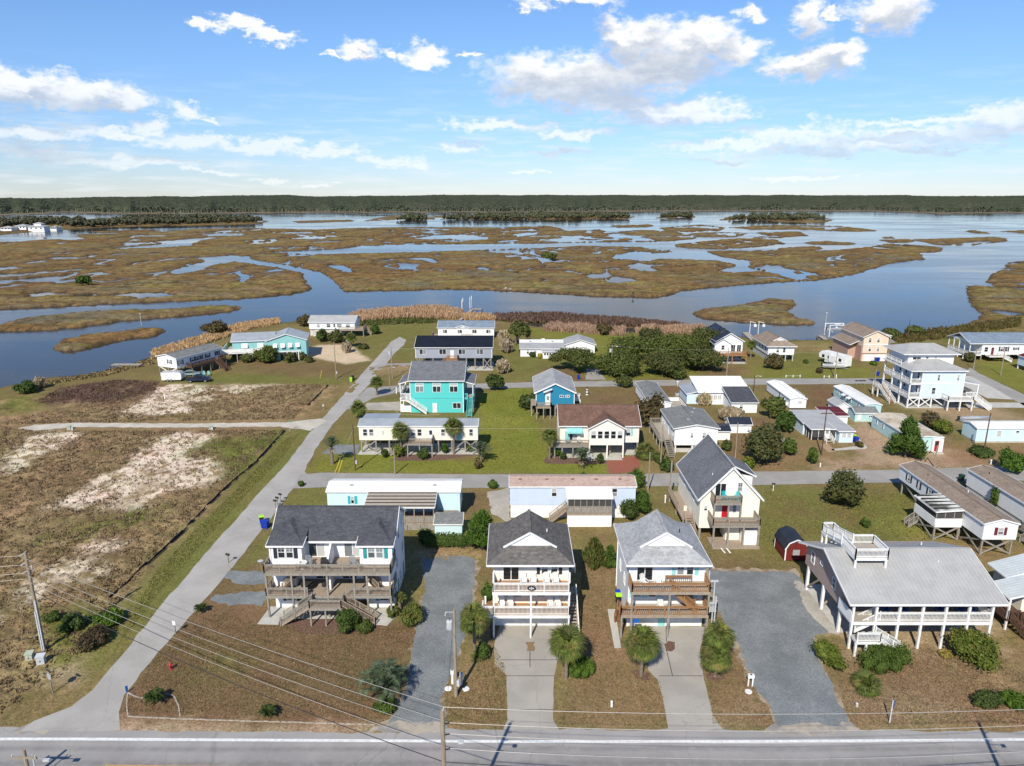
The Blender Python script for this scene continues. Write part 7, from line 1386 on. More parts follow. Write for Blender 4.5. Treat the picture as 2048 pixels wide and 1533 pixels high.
RB = [([(302,722),(305,704),(400,678),(440,662),(500,648),(560,640),(560,650),(505,660),(445,680),(405,694)],3800,1.4),([(690,643),(722,630),(800,624),(870,620),(925,629),(925,641),(800,640),(720,648)],4200,2.5),([(930,634),(985,636),(990,645),(930,645)],1100,2.2),([(1085,664),(1100,652),(1170,656),(1250,664),(1250,675),(1150,668)],2200,2.0),([(1270,668),(1290,660),(1400,656),(1425,664),(1400,670),(1300,672)],2200,2.0)]
for i, (P, n, hgt) in enumerate(RB): o = blades('reed_bed', P, int(n*1.7), hgt, .12, T['l_reed'], 30+i); o['label'] = ('orange-tan reed bed behind the stilt house and teal house','orange-tan reed bed left of the wooden pier','orange-tan reed patch right of the wooden pier','orange-tan reed strip along the lawn creek','orange-tan reed strip behind the live oaks')[i]; o['category'] = 'reeds'
for P, n, hgt, m_ in (([(690,648),(720,640),(870,640),(880,648),(700,655)],1500,1.2,'l_oak'),([(985,631),(1100,628),(1290,642),(1375,651),(1300,655),(1080,644),(990,641)],3600,1.2,'l_brush'),([(40,775),(200,748),(300,722),(310,730),(210,755),(80,775)],1500,.8,'l_weed'),([(1780,680),(1870,664),(1960,650),(2040,640),(2040,655),(1900,680),(1800,690)],2600,1.6,'l_brown')):
    o = blades('marsh_fringe', P, n, hgt, .25, T[m_], n); 
# --- rough growth on the open lot
def tufts():
    rs = np.random.RandomState(5); q = inside([(-120,900),(0,850),(300,780),(650,772),(600,830),(560,870),(300,1125),(160,1330),(0,1435),(-120,1450)], 27000, rs)
    sandy = np.max([sdf(q[:,0], q[:,1], polyw(P), 4.0) for P, k, *_ in ZONES if k in ('sand',)], 0); lane = sdf(q[:,0], q[:,1], polyw([(0,852),(70,848),(640,838),(650,860),(70,864)]), 3.0)
    dn = fbm(q[:,0]/4.5, q[:,1]/4.5, 5, 5, .65); keep = (lane < 0) & ((sandy < 0) | (rs.rand(len(q)) < .22)) & (dn > .36); q = q[keep]; n = len(q)
    k = 4; q = np.repeat(q, k, 0)+rs.normal(0, .16, (n*k, 2)); n = len(q); h = rs.uniform(.12,.42,(n,1)); up = np.concatenate([rs.normal(0,.5,(n,2)), np.ones((n,1))], 1); up /= np.linalg.norm(up, axis=1, keepdims=True)
    a = rs.uniform(0,3.14,n); A = np.stack([np.cos(a), np.sin(a), 0*a], 1)*rs.uniform(.03,.09,(n,1)); P = np.concatenate([q, np.zeros((n,1))], 1)+up*h*.5
    o = obj('dry_weeds', quads_mesh('dry_weeds', P, A, up*h*.5, T['l_weed'])); o['kind'] = 'stuff'
    blades('brush', [(70,808),(120,780),(240,763),(318,767),(312,784),(265,800),(190,810),(95,812)], 9000, .4, .08, T['l_brush'], 77, 0, .9)['kind'] = 'stuff'
tufts()
for P, n, m_ in (([(245,1430),(300,1330),(430,1225),(520,1256),(780,1262),(835,1255),(815,1345),(765,1445)],26000,'l_lawn'),([(890,1450),(905,1400),(985,1290),(1010,1340),(1012,1455)],5000,'l_lawn'),([(1120,1455),(1150,1300),(1165,1120),(1212,1110),(1212,1215),(1226,1300),(1320,1370),(1335,1455)],11000,'l_lawn'),([(1425,1455),(1412,1360),(1460,1290),(1550,1455)],5000,'l_lawn'),([(1700,1455),(1660,1320),(1850,1300),(2048,1350),(2060,1455)],15000,'l_lawn'),([(215,1335),(310,1150),(380,1075),(470,985),(572,880),(600,870),(560,925),(500,985),(420,1075),(320,1190),(245,1285)],9000,'l_green2'),([(1530,985),(1640,1010),(1830,985),(1890,1085),(1620,1140),(1530,1125)],12000,'l_green2'),([(625,945),(700,925),(950,930),(975,800),(1055,780),(1115,935),(1200,945)],9000,'l_green2')):
    blades('lawn_grass', P, n, .11, .035 if m_ == 'l_lawn' else .06, T[m_], n, 0, .8)
# --- wooded spits and the far pine forest
def woodland(name, polys, n, hmin, hmax, mat, seed, ql=70, base=None):
    rs = np.random.RandomState(seed); Ps = []; As = []; Bs = []
    for P, share in polys:
        q = inside(P, int(n*share), rs)
        for x, y in q:
            h = rs.uniform(hmin, hmax); r = h*rs.uniform(.3,.5); d = rvec(rs, ql); p = np.array([x, y, WL+.3+h*.6])+d*np.array([r, r, h*.42])*rs.uniform(.35,1.2,(ql,1))
            a = np.cross(d, rvec(rs, ql)); a /= np.linalg.norm(a, axis=1, keepdims=True); b = np.cross(d, a); s = h*.115*rs.uniform(.6,1.3,(ql,1)); Ps.append(p); As.append(a*s); Bs.append(b*s)
    o = obj(name, quads_mesh(name, np.concatenate(Ps), np.concatenate(As), np.concatenate(Bs), mat)); o['kind'] = 'stuff'; return o
woodland('spit_woodland', [([(115,452),(180,448),(240,441),(330,438),(430,437),(500,440),(530,443),(500,446),(330,450),(240,452),(150,456)],.72),([(-60,452),(0,447),(110,443),(180,444),(120,450),(0,456)],.3)], 850, 4, 11, T['l_wood'], 3)
woodland('island_woodland', [([(880,440),(930,435),(1000,433),(1100,432),(1240,433),(1262,437),(1100,439.5),(900,440.5)],.58),([(795,441),(820,436),(858,438),(850,441)],.1),([(1445,440),(1500,435),(1560,433),(1645,436),(1655,442),(1560,442)],.25),([(1320,436),(1380,432),(1385,435)],.1)], 950, 4, 11, T['l_wood'], 4)
def forest():
    rs = np.random.RandomState(8); na, nr = 1000, 190; A = R(52); u = np.linspace(-A, A, na)
    # the near edge of the wood, by azimuth
    ex = [-600,0,60,140,250,340,450,560,700,850,1000,1300,1450,1650,1750,1850,1900,2048,2700]; ey = [429,429,427,424,427,427,426.5,425,424.5,424,424,422,421,421,422,425,426,425,425]
    az = [math.atan2(*G(x, y, WL)) for x, y in zip(ex, ey)]; ds = [math.hypot(*G(x, y, WL)) for x, y in zip(ex, ey)]
    d0 = np.interp(u, az, ds)*(1+(vnoise(u*110, u*0, 1)-.5)*.03); dend = np.interp(u, [-.7,-.4,0,.4,.7], [5200,7500,11000,10500,9000])
    t = np.linspace(0, 1, nr)[:,None]**1.25; D = np.exp(np.log(d0)*(1-t)+np.log(dend)*t); X = D*np.sin(u); Y = D*np.cos(u)
    Z = WL+11+8*fbm(X/220, Y/300, 3, 3)+(rs.rand(nr, na)-.5)*2.6+(fbm(X/14, Y/30, 5, 3)-.5)*9; ramp = np.clip((D/d0-1)/.035, 0, 1)*.75+.25*np.clip((D/d0-1)/.12, 0, 1); Z = WL+.4+(Z-WL)*ramp*(.9+.2*vnoise(X/16, Y/40, 2))
    Z += np.clip((D-5000)/6000, 0, 1)*8+np.clip((D-3000)/3000, 0, 1)*(fbm(X/420, Y/900, 6, 4)-.5)*38
    V = np.stack([X, Y, Z], -1).reshape(-1, 3); idx = np.arange(nr*na).reshape(nr, na); F = np.stack([idx[:-1,:-1], idx[:-1,1:], idx[1:,1:], idx[1:,:-1]], -1).reshape(-1, 4)
    me = bpy.data.meshes.new('pine_forest'); me.from_pydata(V.tolist(), [], F.tolist())
    m, n, b = newmat('forest_canopy'); p = pos(n); c = n.mix(n.rng(n.noise(p, .035, 5, .7).outputs[0], .35, .68), (.045,.058,.037), (.082,.090,.056)); c = n.mix(n.rng(n.noise(p, .006, 4).outputs[0], 0.5, .7, 0, .6), c, (.10,.088,.068)); c = n.mix(n.rng(n.noise(p, .16, 3).outputs[0], .35, .6, .45, 0), c, (.025,.033,.022)); n.l.new(c, b.inputs['Base Color']); b.inputs['Roughness'].default_value = 1; b.inputs['Specular IOR Level'].default_value = 0
    me.materials.append(m); o = obj('pine_forest', me); o['kind'] = 'stuff'
    # the shore marsh before it
    Dn = d0*.955; V = np.concatenate([np.stack([Dn*np.sin(u), Dn*np.cos(u), np.full(na, WL+.25)], -1), np.stack([d0*1.02*np.sin(u), d0*1.02*np.cos(u), np.full(na, WL+.9)], -1)]); Dn2 = Dn*(1+(vnoise(u*90, u*0, 3)-.5)*.04); V[:na,0] = Dn2*np.sin(u); V[:na,1] = Dn2*np.cos(u)
    F = [(i, i+1, na+i+1, na+i) for i in range(na-1)]; me = bpy.data.meshes.new('far_shore'); me.from_pydata(V.tolist(), [], F); me.materials.append(mk('far_marsh', (.19,.145,.075), (.14,.10,.055), .01, 1, fine=.1)); struct(obj('far_shore', me))
    # ragged pines and bare trunks along the edge
    nt = 9000; k = rs.randint(0, na, nt); dd = d0[k]*(1+rs.rand(nt)**1.5*.22); aa = u[k]+rs.uniform(-.001,.001,nt); h = rs.uniform(5,13,nt)*(.6+.8*vnoise(aa*60, dd*.01, 3)); Ps=[];As=[];Bs=[]; ql = 10
    for i in range(nt):
        c = np.array([dd[i]*math.sin(aa[i]), dd[i]*math.cos(aa[i]), WL+h[i]*.68]); d = rvec(rs, ql); r = h[i]*.2
        a = np.cross(d, rvec(rs, ql)); a /= np.linalg.norm(a, axis=1, keepdims=True); b_ = np.cross(d, a); s = h[i]*.13; Ps.append(c+d*np.array([r,r,h[i]*.3])); As.append(a*s); Bs.append(b_*s)
    o = obj('forest_edge', quads_mesh('forest_edge', np.concatenate(Ps), np.concatenate(As), np.concatenate(Bs), T['l_forest'])); o['kind'] = 'stuff'
    k = rs.randint(0, na, 1100); dd = d0[k]*(1-rs.rand(1100)*.008); x = dd*np.sin(u[k]); y = dd*np.cos(u[k]); h = rs.uniform(3,9,1100); P = np.stack([x, y, WL+h*.5], -1); A_ = np.zeros((1100,3)); A_[:,0] = .3; B_ = np.zeros((1100,3)); B_[:,2] = h*.5; B_[:,0] = rs.normal(0,.4,1100)
    o = obj('bare_trunks', quads_mesh('bare_trunks', P, A_, B_, mk('bleached_trunk', (.30,.27,.23), (.2,.18,.15), .05, 1))); o['kind'] = 'stuff'
forest()
# ================================================================ poles, wires and small things
def htop(base, top):
    x, y = G(*base); r = pix_ray(*top); return CAMH + r[2]*(y/r[1])
def pole(base, top, label, m=None, r=.13, group='utility poles', cat='utility pole', name='utility_pole', extra=None):
    x, y = G(*base); h = htop(base, top); t = thing(name, label, cat, (x, y, 0), 0, group)
    part('shaft', MB().lathe([(r*1.15,-.1),(r,h*.5),(r*.75,h)], (0,0,0), 10), m or T['pole'], t)
    e = extra or ()
    if 'xf' in e:
        o = part('transformer', MB().lathe([(.26,-1.0),(.28,-.9),(.28,-.2),(.2,-.1)], (-.42,-.1,h-.9), 12), T['boxs'], t); part('bushing', MB().lathe([(.04,-.1),(.06,.1)], (-.42,-.1,h-.9), 8), T['dark'], o)
    if 'arm' in e: part('crossarm', MB().box(-1.0,1.0,-.2,-.08,h-.7,h-.55), m or T['pole'], t); part('insulator', MB().lathe([(.05,0),(.07,.15)], (-.9,-.14,h-.55), 8).lathe([(.05,0),(.07,.15)], (.9,-.14,h-.55), 8), T['boxs'], t)
    if 'lamp' in e: o = part('lamp_arm', MB().tube([(0,0,h-.5),(.6,-.1,h-.3),(1.1,-.2,h-.3)], .03, 5), T['steel'], t); part('lamp_head', MB().box(.95,1.45,-.32,-.08,h-.42,h-.28), T['boxs'], o)
    if 'meter' in e: part('meter_box', MB().box(.1,.35,-.2,.05,1.2,1.8), T['boxs'], t)
    return t, Vector((x, y, h))
tU1, U1 = pole((88.6,1301.6), (52.6,1104), 'tall weathered pole at the left with a grey cable guard and four bare wires', r=.17)
part('cable_guard', MB().box(.08,.2,-.22,-.12,0,5.8).box(-.1,.02,-.24,-.15,0,4.6), T['boxs'], tU1)
for k, dz in enumerate((.0, 1.0, 1.9)): part('standoff', MB().beam((0,0,U1.z-dz-.1),(-.55,-.25,U1.z-dz-.35),.06), T['boxs'], tU1)
part('arrester', MB().lathe([(.05,0),(.06,.5)], (.45,-.1,U1.z-1.9), 8).beam((0,0,U1.z-1.7),(.45,-.1,U1.z-1.5),.05), T['boxs'], tU1)
tU2, U2 = pole((912,1393), (908.7,1219.6), 'brown pole with a transformer beside the gravel drive and brown-roofed beach house', extra=('xf','meter'), r=.15)
part('insulator_arm', MB().beam((0,0,U2.z-.25),(-.75,-.1,U2.z-.2),.05).beam((-.75,-.1,U2.z-.2),(-.8,-.1,U2.z-.6),.07), T['boxs'], tU2)
# the line along the near side of the road
def roadpole(x, y, h, label, group='poles on the near side of the road'):
    t = thing('utility_pole', label, 'utility pole', (x, y, 0), 0, group); part('shaft', MB().lathe([(.19,-.1),(.165,h*.5),(.14,h)], (0,0,0), 10), T['pole'], t)
    for dz in (.9, 1.75, 2.9): part('standoff', MB().beam((0,0,h-dz-.15),(.45,-.05,h-dz+.0),.07), T['dark'], t)
    part('pin', MB().beam((0,0,h-.1),(.12,-.02,h+.3),.06), T['boxs'], t); part('lamp_arm', MB().tube([(0,0,h-2.3),(.7,-.1,h-2.2),(1.1,-.1,h-2.25)], .03, 5), T['boxs'], t); part('lamp_head', MB().box(1.0,1.35,-.22,0,h-2.4,h-2.22), T['boxs'], t)
    return Vector((x, y, h))
U3X, U3Y, U3H = -4.5, 38.8, 12.8
U3 = roadpole(U3X, U3Y, U3H, 'wooden pole standing in the near verge at the bottom centre, under four wires'); dX = 41.2
U3b = roadpole(U3X+dX, U3Y, U3H, 'next wooden pole of the road line, beyond the right edge'); U3c = Vector((U3X+2*dX, U3Y, U3H))
def wire(pts, label, m='wire', r=.016, sag=.6, name='overhead_wire', group='bare overhead wires along the road'):
    b = MB()
    for a, c in zip(pts, pts[1:]): b.tube([tuple(Vector(a).lerp(Vector(c), k/12)-Vector((0,0,sag*4*(k/12)*(1-k/12)))) for k in range(13)], r, 5)
    return tag(part(name, b, T[m], None), label, 'wire', group)
dzs = (-.3, .9, 1.75, 2.9); dz1 = (.35, 1.35, 2.25, 2.9)
for k in range(4):
    o3 = Vector((.12 if k == 0 else .42, -.04, -dzs[k])); o1 = Vector((-.5, -.2, -dz1[k]))
    wire([U1+o1+Vector((-45,-2,0)), U1+o1, U3+o3, U3b+o3, U3c+o3], ('topmost bare wire over the corner lawn, to the top of the road pole','second bare wire from the top over the corner lawn','third bare wire from the top over the corner lawn','lowest bare wire over the corner lawn')[k], sag=.55+.1*k)
wire([U1+Vector((0,0,-4.3)), U3+Vector((0,0,-4.0)), U3b+Vector((0,0,-4.0))], 'thick black cable slung below the bare wires across the side road', 'wired', .03, .9, 'black_cable', 'black cables')
wire([U3+Vector((0,0,-.4)), U2+Vector((-.4,0,-.4))], 'service wire from the road pole to the transformer pole', 'wire', .012, .4, 'service_wire', 'service wires'); wire([U3+Vector((0,0,-2.6)), U2+Vector((-.2,0,-2.2))], 'lower service wire from the road pole to the transformer pole', 'wired', .015, .4, 'service_wire', 'service wires')
xx, yy = G(45,1533); tC, UC = pole((60,1560), (46,1500), 'pole top poking up at the bottom left corner', r=.16, extra=('arm',)); tl, UL = pole((75,1560), (68,1509), 'slim grey lamp mast at the bottom left corner', T['boxs'], .06, None, 'lamp post', 'lamp_post', ('lamp',))
pole_specs = [((711,941),(708.7,851),'dark pole with guy wires before the beige stilt home','d',('meter',)),((790,949),(784,896),'pale short pole on the cross street verge before the beige stilt home','',()),((672.6,757),(668,684),'pale pole on the lawn before the stilt house by the water','',('meter',)),((785,758),(784.6,695),'tall pole on the grass between the two lanes left of the aqua house','',('xf',)),((780,783),(776.8,732),'pole with white lamp box left of the aqua house','',('lamp',)),((1222.4,753.5),(1222,690),'pole with transformer before the live oaks','',('xf','lamp')),((1241,752),(1241,725),'short stub pole beside the transformer pole at the live oaks','',()),((1453,753),(1457,696),'pole before the near-black-roofed canal house','',()),((1507,784),(1508,749.5),'short dark pole with a lamp at the white metal roof','d',('lamp',)),((1668.7,756),(1671,702),'pole standing before the camper on the wide lawn','',()),((1745.6,793.6),(1747,738),'thin pole between the mint trailer and the pale blue three-storey house','',()),((1642.6,910.5),(1650.8,820),'dark pole with crossarm before the pale blue low house','d',('arm',)),((1470,918),(1481,846),'grey metal-looking pole rising from the wide bushy tree','',('lamp',)),((1296,984),(1298,904.5),'pale metal pole beside the cross street by the round bush','',()),((1321,934.5),(1329,849.6),'slim pole at the foot of the deck stairs of the manufactured home','',()),((1868,934.8),(1869,891),'short pale pole across the street from the tan-roofed stilt trailer','',()),((1966.7,908),(1976.6,827),'thin dark pole before the ice-blue mobile home','d',()),((1814,683),(1817,640),'distant pole on the marsh edge behind the peach house','d',()),((1946.8,738.6),(1952.7,697.8),'pole by the long white porch house, left of two','',()),((2001,751),(2007,700),'pole by the long white porch house, right of two','',())]
PT = [pole(a, b, l, T['poled'] if d == 'd' else T['pole'], .11, extra=e)[1] for a, b, l, d, e in pole_specs]
for a, b_, lb in ((PT[0],PT[12],'thin wire from the dark guyed pole across the green lawn'),(PT[11],PT[16],'thin wire along the cross street on the right'),(PT[5],PT[7],'thin wire before the live oaks'),(PT[3],PT[5],'thin wire above the back street'),(PT[7],PT[9],'thin wire over the wide lawn')): wire([a-Vector((0,0,.3)), b_-Vector((0,0,.3))], lb, 'wire', .012, .5, 'thin_wire', 'thin wires between the inner poles')
for dx, dy, lb in ((-3.2,-1.0,'yellow guy guard leaning left of the dark guyed pole, left of two'),(-2.6,-1.2,'yellow guy guard leaning left of the dark guyed pole, right of two')):
    b = MB(); p0 = PT[0]; b.tube([(p0.x+dx,p0.y+dy,0),(p0.x+dx*.72,p0.y+dy*.7,2.2)], .05, 6); o = tag(part('guy_guard', b, T['yel'], None), lb, 'guy wire', 'yellow guy guards'); part('guy_wire', MB().tube([(p0.x+dx*.72,p0.y+dy*.7,2.2),(p0.x,p0.y,p0.z-.6)], .012, 4), T['wire'], o)
x, y = G(640,757); o = tag(part('guy_guard', MB().tube([(x,y,0),(x+.5,y+.3,2.0)], .05, 6), T['yel'], None), 'yellow guy guard on the lawn left of the pale pole', 'guy wire')
# cabinets
def cabinet(px, py, w, d, hh, m, label):
    x, y = G(px, py); t = thing('utility_cabinet', label, 'cabinet', (x, y, 0), .2); part('body', MB().box(-w/2,w/2,-d/2,d/2,.08,hh), T[m], t); part('lid', MB().extr([(-d/2-.06,hh-.02),(d/2+.06,hh+.02),(d/2+.06,hh+.16),(-d/2-.06,hh+.04)], 'x', -w/2-.06, w/2+.06), T[m], t); part('plinth', MB().box(-w/2-.1,w/2+.1,-d/2-.1,d/2+.1,0,.08), T['slab'], t); part('handle', MB().box(-.04,.04,-d/2-.05,-d/2,hh*.5,hh*.62), T['dark'], t)
cabinet(61,1322,.62,.55,.85,'boxg','pale green utility cabinet beside the leaning pole'); cabinet(84,1330,.72,.5,1.0,'boxs','grey utility cabinet at the foot of the leaning pole')
for px, lb in ((139,'pale green cabinet by the sandy track, left of the white post'),(422,'pale green cabinet half way along the sandy track')): cabinet(px,859,.6,.5,.7,'boxg',lb)
# bins
def bin_(px, py, body, lid, label, rz=0.0, group='wheeled bins'):
    x, y = G(px, py); key = ('bin', body, lid)
    if key not in _CACHE:
        t = thing('wheeled_bin', label, 'bin', (0,0,0), 0, group); b = MB(); b.v = [(-.24,-.26,.06),(.24,-.26,.06),(.24,.24,.06),(-.24,.24,.06),(-.31,-.36,1.0),(.31,-.36,1.0),(.31,.36,1.0),(-.31,.36,1.0)]
        for q in ((0,3,2,1),(4,5,6,7),(0,1,5,4),(1,2,6,5),(2,3,7,6),(3,0,4,7)): b.face(q)
        part('body', b, T[body], t); part('lid', MB().extr([(-.4,1.0),(.38,1.02),(.38,1.08),(0,1.12),(-.4,1.06)], 'x', -.34, .34), T[lid], t); part('handle', MB().beam((-.26,.43,1.0),(.26,.43,1.0),.05), T['bink'], t)
        for sx in (-.27,.27): part('wheel', MB().extr([(.3+.13*math.cos(k*math.pi/5), .13+.13*math.sin(k*math.pi/5)) for k in range(10)], 'x', sx-.03, sx+.03), T['rubber'], t)
        _CACHE[key] = t; t.location = (x,y,0); t.rotation_euler = (0,0,rz); return t
    return dup(_CACHE[key], (x,y,0), rz, label)
bin_(524,1046,'bink','bing','black bin with a lime lid beside the side road',.3); bin_(527,1056,'binb','binb','left of two blue bins beside the lime-lidded bin',.2); bin_(533,1057,'binb','binb','right of two blue bins beside the lime-lidded bin',-.2)
bin_(1236,1199,'binb','binb','blue bin against the left wall of the light-grey-roofed house'); bin_(1237,1206,'bink','bing','black bin with a lime lid, before the blue one at the light-grey-roofed house'); bin_(702,764,'bing','bing','lime green bin on the verge of the side road',.2); bin_(706,760,'bink','bink','black bin beside the lime green one on the verge',.1)
bin_(1157,759,'binb','binb','blue bin by the back street behind the blue cottage',.2); bin_(1335,838,'binb','binb','blue bin beside the low grey-roofed home',.1); bin_(1712,886,'binb','binb','blue bin at the corner of the pale blue low house',.2); bin_(1707,881,'bink','bing','lime-lidded bin behind the blue one at the pale blue low house',.1); bin_(1751,723,'binb','binb','left of two blue bins before the peach house garage',.1); bin_(1756,723,'binb','binb','right of two blue bins before the peach house garage',.3); bin_(1755,752,'binb','binb','blue bin under the balcony of the pale blue three-storey house'); bin_(1922,962,'bindg','bindg','dark green bin in the gap between the two tan-roofed mobile homes',.3)
# mailboxes, signs, hydrant
def mailbox(px, py, label, m='dark', group='roadside mailboxes', pm='woodg'):
    x, y = G(px, py); t = thing('mailbox', label, 'mailbox', (x, y, 0), math.pi/2 if m != 'dark' else 1.2, group); part('post', MB().box(-.05,.05,-.05,.05,0,1.1).box(-.04,.04,-.25,.25,1.0,1.06), T[pm], t)
    part('box', MB().extr([(-.1,1.06),(.1,1.06),(.1,1.2),(.06,1.28),(-.06,1.28),(-.1,1.2)], 'y', -.27, .27), T[m], t); part('flag', MB().box(.1,.12,-.02,.03,1.15,1.34), T['red'], t)
for px, py, lb in ((551,1016,'nearest of three mailboxes beside the side road behind the duplex'),(555,1010,'middle of three mailboxes beside the side road behind the duplex'),(561,1003,'farthest of three mailboxes beside the side road behind the duplex'),(457,1126,'lone black mailbox beside the side road left of the duplex'),(1228,772,'black mailbox by the back street near the reddish-green bush'),(1712,771,'left black mailbox of the row on the back street'),(1718,771,'second black mailbox of the row on the back street'),(1723,771,'third black mailbox of the row on the back street'),(1728,771,'right black mailbox of the row on the back street')): mailbox(px, py, lb)
mailbox(1355,773,'white mailbox on a white post by the back street','white',pm='white'); mailbox(1546,982,'black mailbox on a white post by the cross street right of the cream house',pm='white')
def sign(base, top, label, plate, m, rz, shape='rect', pm='woodg', w=.45, hh=.6, cat='sign', name='road_sign'):
    x, y = G(*base); h = htop(base, top); t = thing(name, label, cat, (x, y, 0), rz); part('post', MB().box(-.045,.045,-.045,.045,0,h-(.05 if shape == 'rect' else .0)), T[pm], t)
    if shape == 'rect': part('plate', MB().box(-w/2,w/2,-.07,-.05,h-hh,h), T[m], t)
    elif shape == 'oct': part('plate', MB().extr([(.38*math.cos(R(22.5+45*k)), h-.45+.38*math.sin(R(22.5+45*k))) for k in range(8)], 'y', -.08, -.05), T['alu'], t); part('face', MB().extr([(.37*math.cos(R(22.5+45*k)), h-.45+.37*math.sin(R(22.5+45*k))) for k in range(8)], 'y', -.05, -.046), T['red'], t); part('street_blade', MB().box(-.4,.4,-.015,.015,h,h+.16), T['dark'], t)
    elif shape == 'blade': part('street_blade', MB().box(-.4,.4,-.012,.012,h-.16,h), T[m], t)
    return t
sign((106,1387),(97,1344),'stop sign seen from behind, dark street blade on top, left of side road','oct','alu',-.5,'oct'); sign((351.5,1267.6),(348,1242),'small white sign on a grey post beside the side road','rect','white',-.3,w=.4,hh=.5); sign((1779,1446),(1786,1400),'blue-backed sign seen almost edge-on beside the main road','rect','signb',1.25,pm='boxs',w=.6,hh=.75); sign((254,1386),(253,1372),'stubby blue marker post at the corner of the lawn','rect','signb',.9,pm='signb',w=.22,hh=.5); sign((580,862),(579,843),'green street-name sign at the end of the sandy track','blade','signg',0,'blade',pm='boxs'); sign((647,821),(646,809),'small pale sign on a post on the green verge of the side road','rect','boxs',.2,w=.35,hh=.45)
x, y = G(342,1339); t = thing('fire_hydrant', 'red fire hydrant on the brown corner lawn', 'fire hydrant', (x, y, 0)); part('barrel', MB().lathe([(.17,0),(.17,.06),(.12,.08),(.12,.5),(.16,.52),(.16,.56),(.12,.6),(.08,.7),(.03,.76)], (0,0,0), 10), T['hyd'], t); part('nozzle', MB().tube([(-.24,0,.42),(.24,0,.42)], .055, 8), T['hyd'], t); part('pumper_nozzle', MB().tube([(0,0,.38),(0,-.22,.38)], .075, 8), T['hyd'], t)
for px, py, lb in ((896.5,1378,'white round access lid left of the transformer pole'),(932,1379,'white round access lid right of the transformer pole'),(1497,1384,'white round access lid before the white meter post')): x, y = G(px, py); tag(part('access_lid', MB().lathe([(.34,0),(.34,.05),(.3,.07)], (x,y,0), 20), T['white'], None), lb, 'lid', 'round access lids')
for px, py, hh, lb, m in ((905,1368,1.5,'white meter pedestal left of the transformer pole','white'),(923,1370,1.3,'dark-topped pedestal right of the transformer pole','boxs')):
    x, y = G(px, py); t = thing('meter_pedestal', lb, 'meter', (x, y, 0)); part('post', MB().box(-.1,.1,-.06,.06,0,hh-.3), T[m], t); part('meter_box', MB().box(-.16,.16,-.12,.1,hh-.4,hh), T[m], t); part('dial', MB().lathe([(.08,0),(.08,.02)], (0,0,hh), 10), T['dark'], t)
x, y = G(1500,1373); t = thing('meter_post', 'white twin-legged meter post beside the gravel parking', 'meter', (x, y, 0)); [part('leg', MB().box(sx-.06,sx+.06,-.06,.06,0,1.0), T['white'], t) for sx in (-.2,.2)]; part('meter_box', MB().box(-.3,.3,-.14,.14,.95,1.3), T['white'], t); part('dial', MB().lathe([(.09,0),(.09,.03)], (0,-.02,1.3), 10), T['dark'], t)
for px, py, hh, m, lb in ((1223,1414,.55,'white','short white stake in the grass between the two concrete drives'),(1713,1414,.35,'slab','squat pale concrete marker at the grass edge of the gravel parking'),(971,1208,.9,'white','white capped post at the left corner of the brown-roofed beach house'),(1640,934,.6,'white','short white post at the foot of the dark crossarm pole'),(1981,929,.8,'white','short white post at the cross street beside the low dark shrub bed'),(1672,757,.9,'white','short white post at the foot of the camper pole'),(330,800,1.3,'bone','tall pale stake in the sandy open lot'),(145,861,.5,'white','low white post by the sandy track'),(425,861,.5,'white','low white post half way along the sandy track'),(1330,1006,1.2,'white','white post with a small basket behind the light-grey-roofed house'),(793,788,1.5,'bone','slim pedestal between the fan palm and the aqua house')):
    x, y = G(px, py); t = thing('marker_post', lb, 'post', (x, y, 0)); part('shaft', MB().box(-.09,.09,-.09,.09,0,hh), T[m], t); part('cap', MB().lathe([(.14,0),(.1,.06),(.02,.1)], (0,0,hh), 8), T[m], t)
x, y = G(1174,790); t = thing('lawn_lighthouse', 'knee-high black and white striped lighthouse ornament on the lawn right of the blue cottage', 'ornament', (x, y, 0)); part('tower', MB().lathe([(.32,0),(.18,1.5)], (0,0,0), 12), T['white'], t); [part('band', MB().lathe([(.33-.09*z,z),(.33-.09*(z+.25),z+.25)], (0,0,0), 12), T['dark'], t) for z in (.3,.9)]; part('lantern', MB().lathe([(.22,1.5),(.22,1.55),(.12,1.56),(.12,1.75),(.16,1.76),(.02,1.95)], (0,0,0), 12), T['dark'], t)
for a, b_, lb in (((1572,755),(1600,755),'low white rail of three posts on the wide lawn along the back street'),((1648,756),(1658,756),'low white rail of two posts near the camper pole')):
    p0, p1 = GV(*a), GV(*b_); t = thing('low_rail', lb, 'rail', p0); d = p1-p0; n = 3 if d.length > 3 else 2
    for k in range(n): part('post', MB().lathe([(.12,0),(.12,.55),(.03,.62)], tuple(d*k/(n-1)), 8), T['white'], t)
    part('chain', MB().tube([(0,0,.4),tuple(d*.5+Vector((0,0,.33))),tuple(d+Vector((0,0,.4)))], .025, 5), T['white'], t)
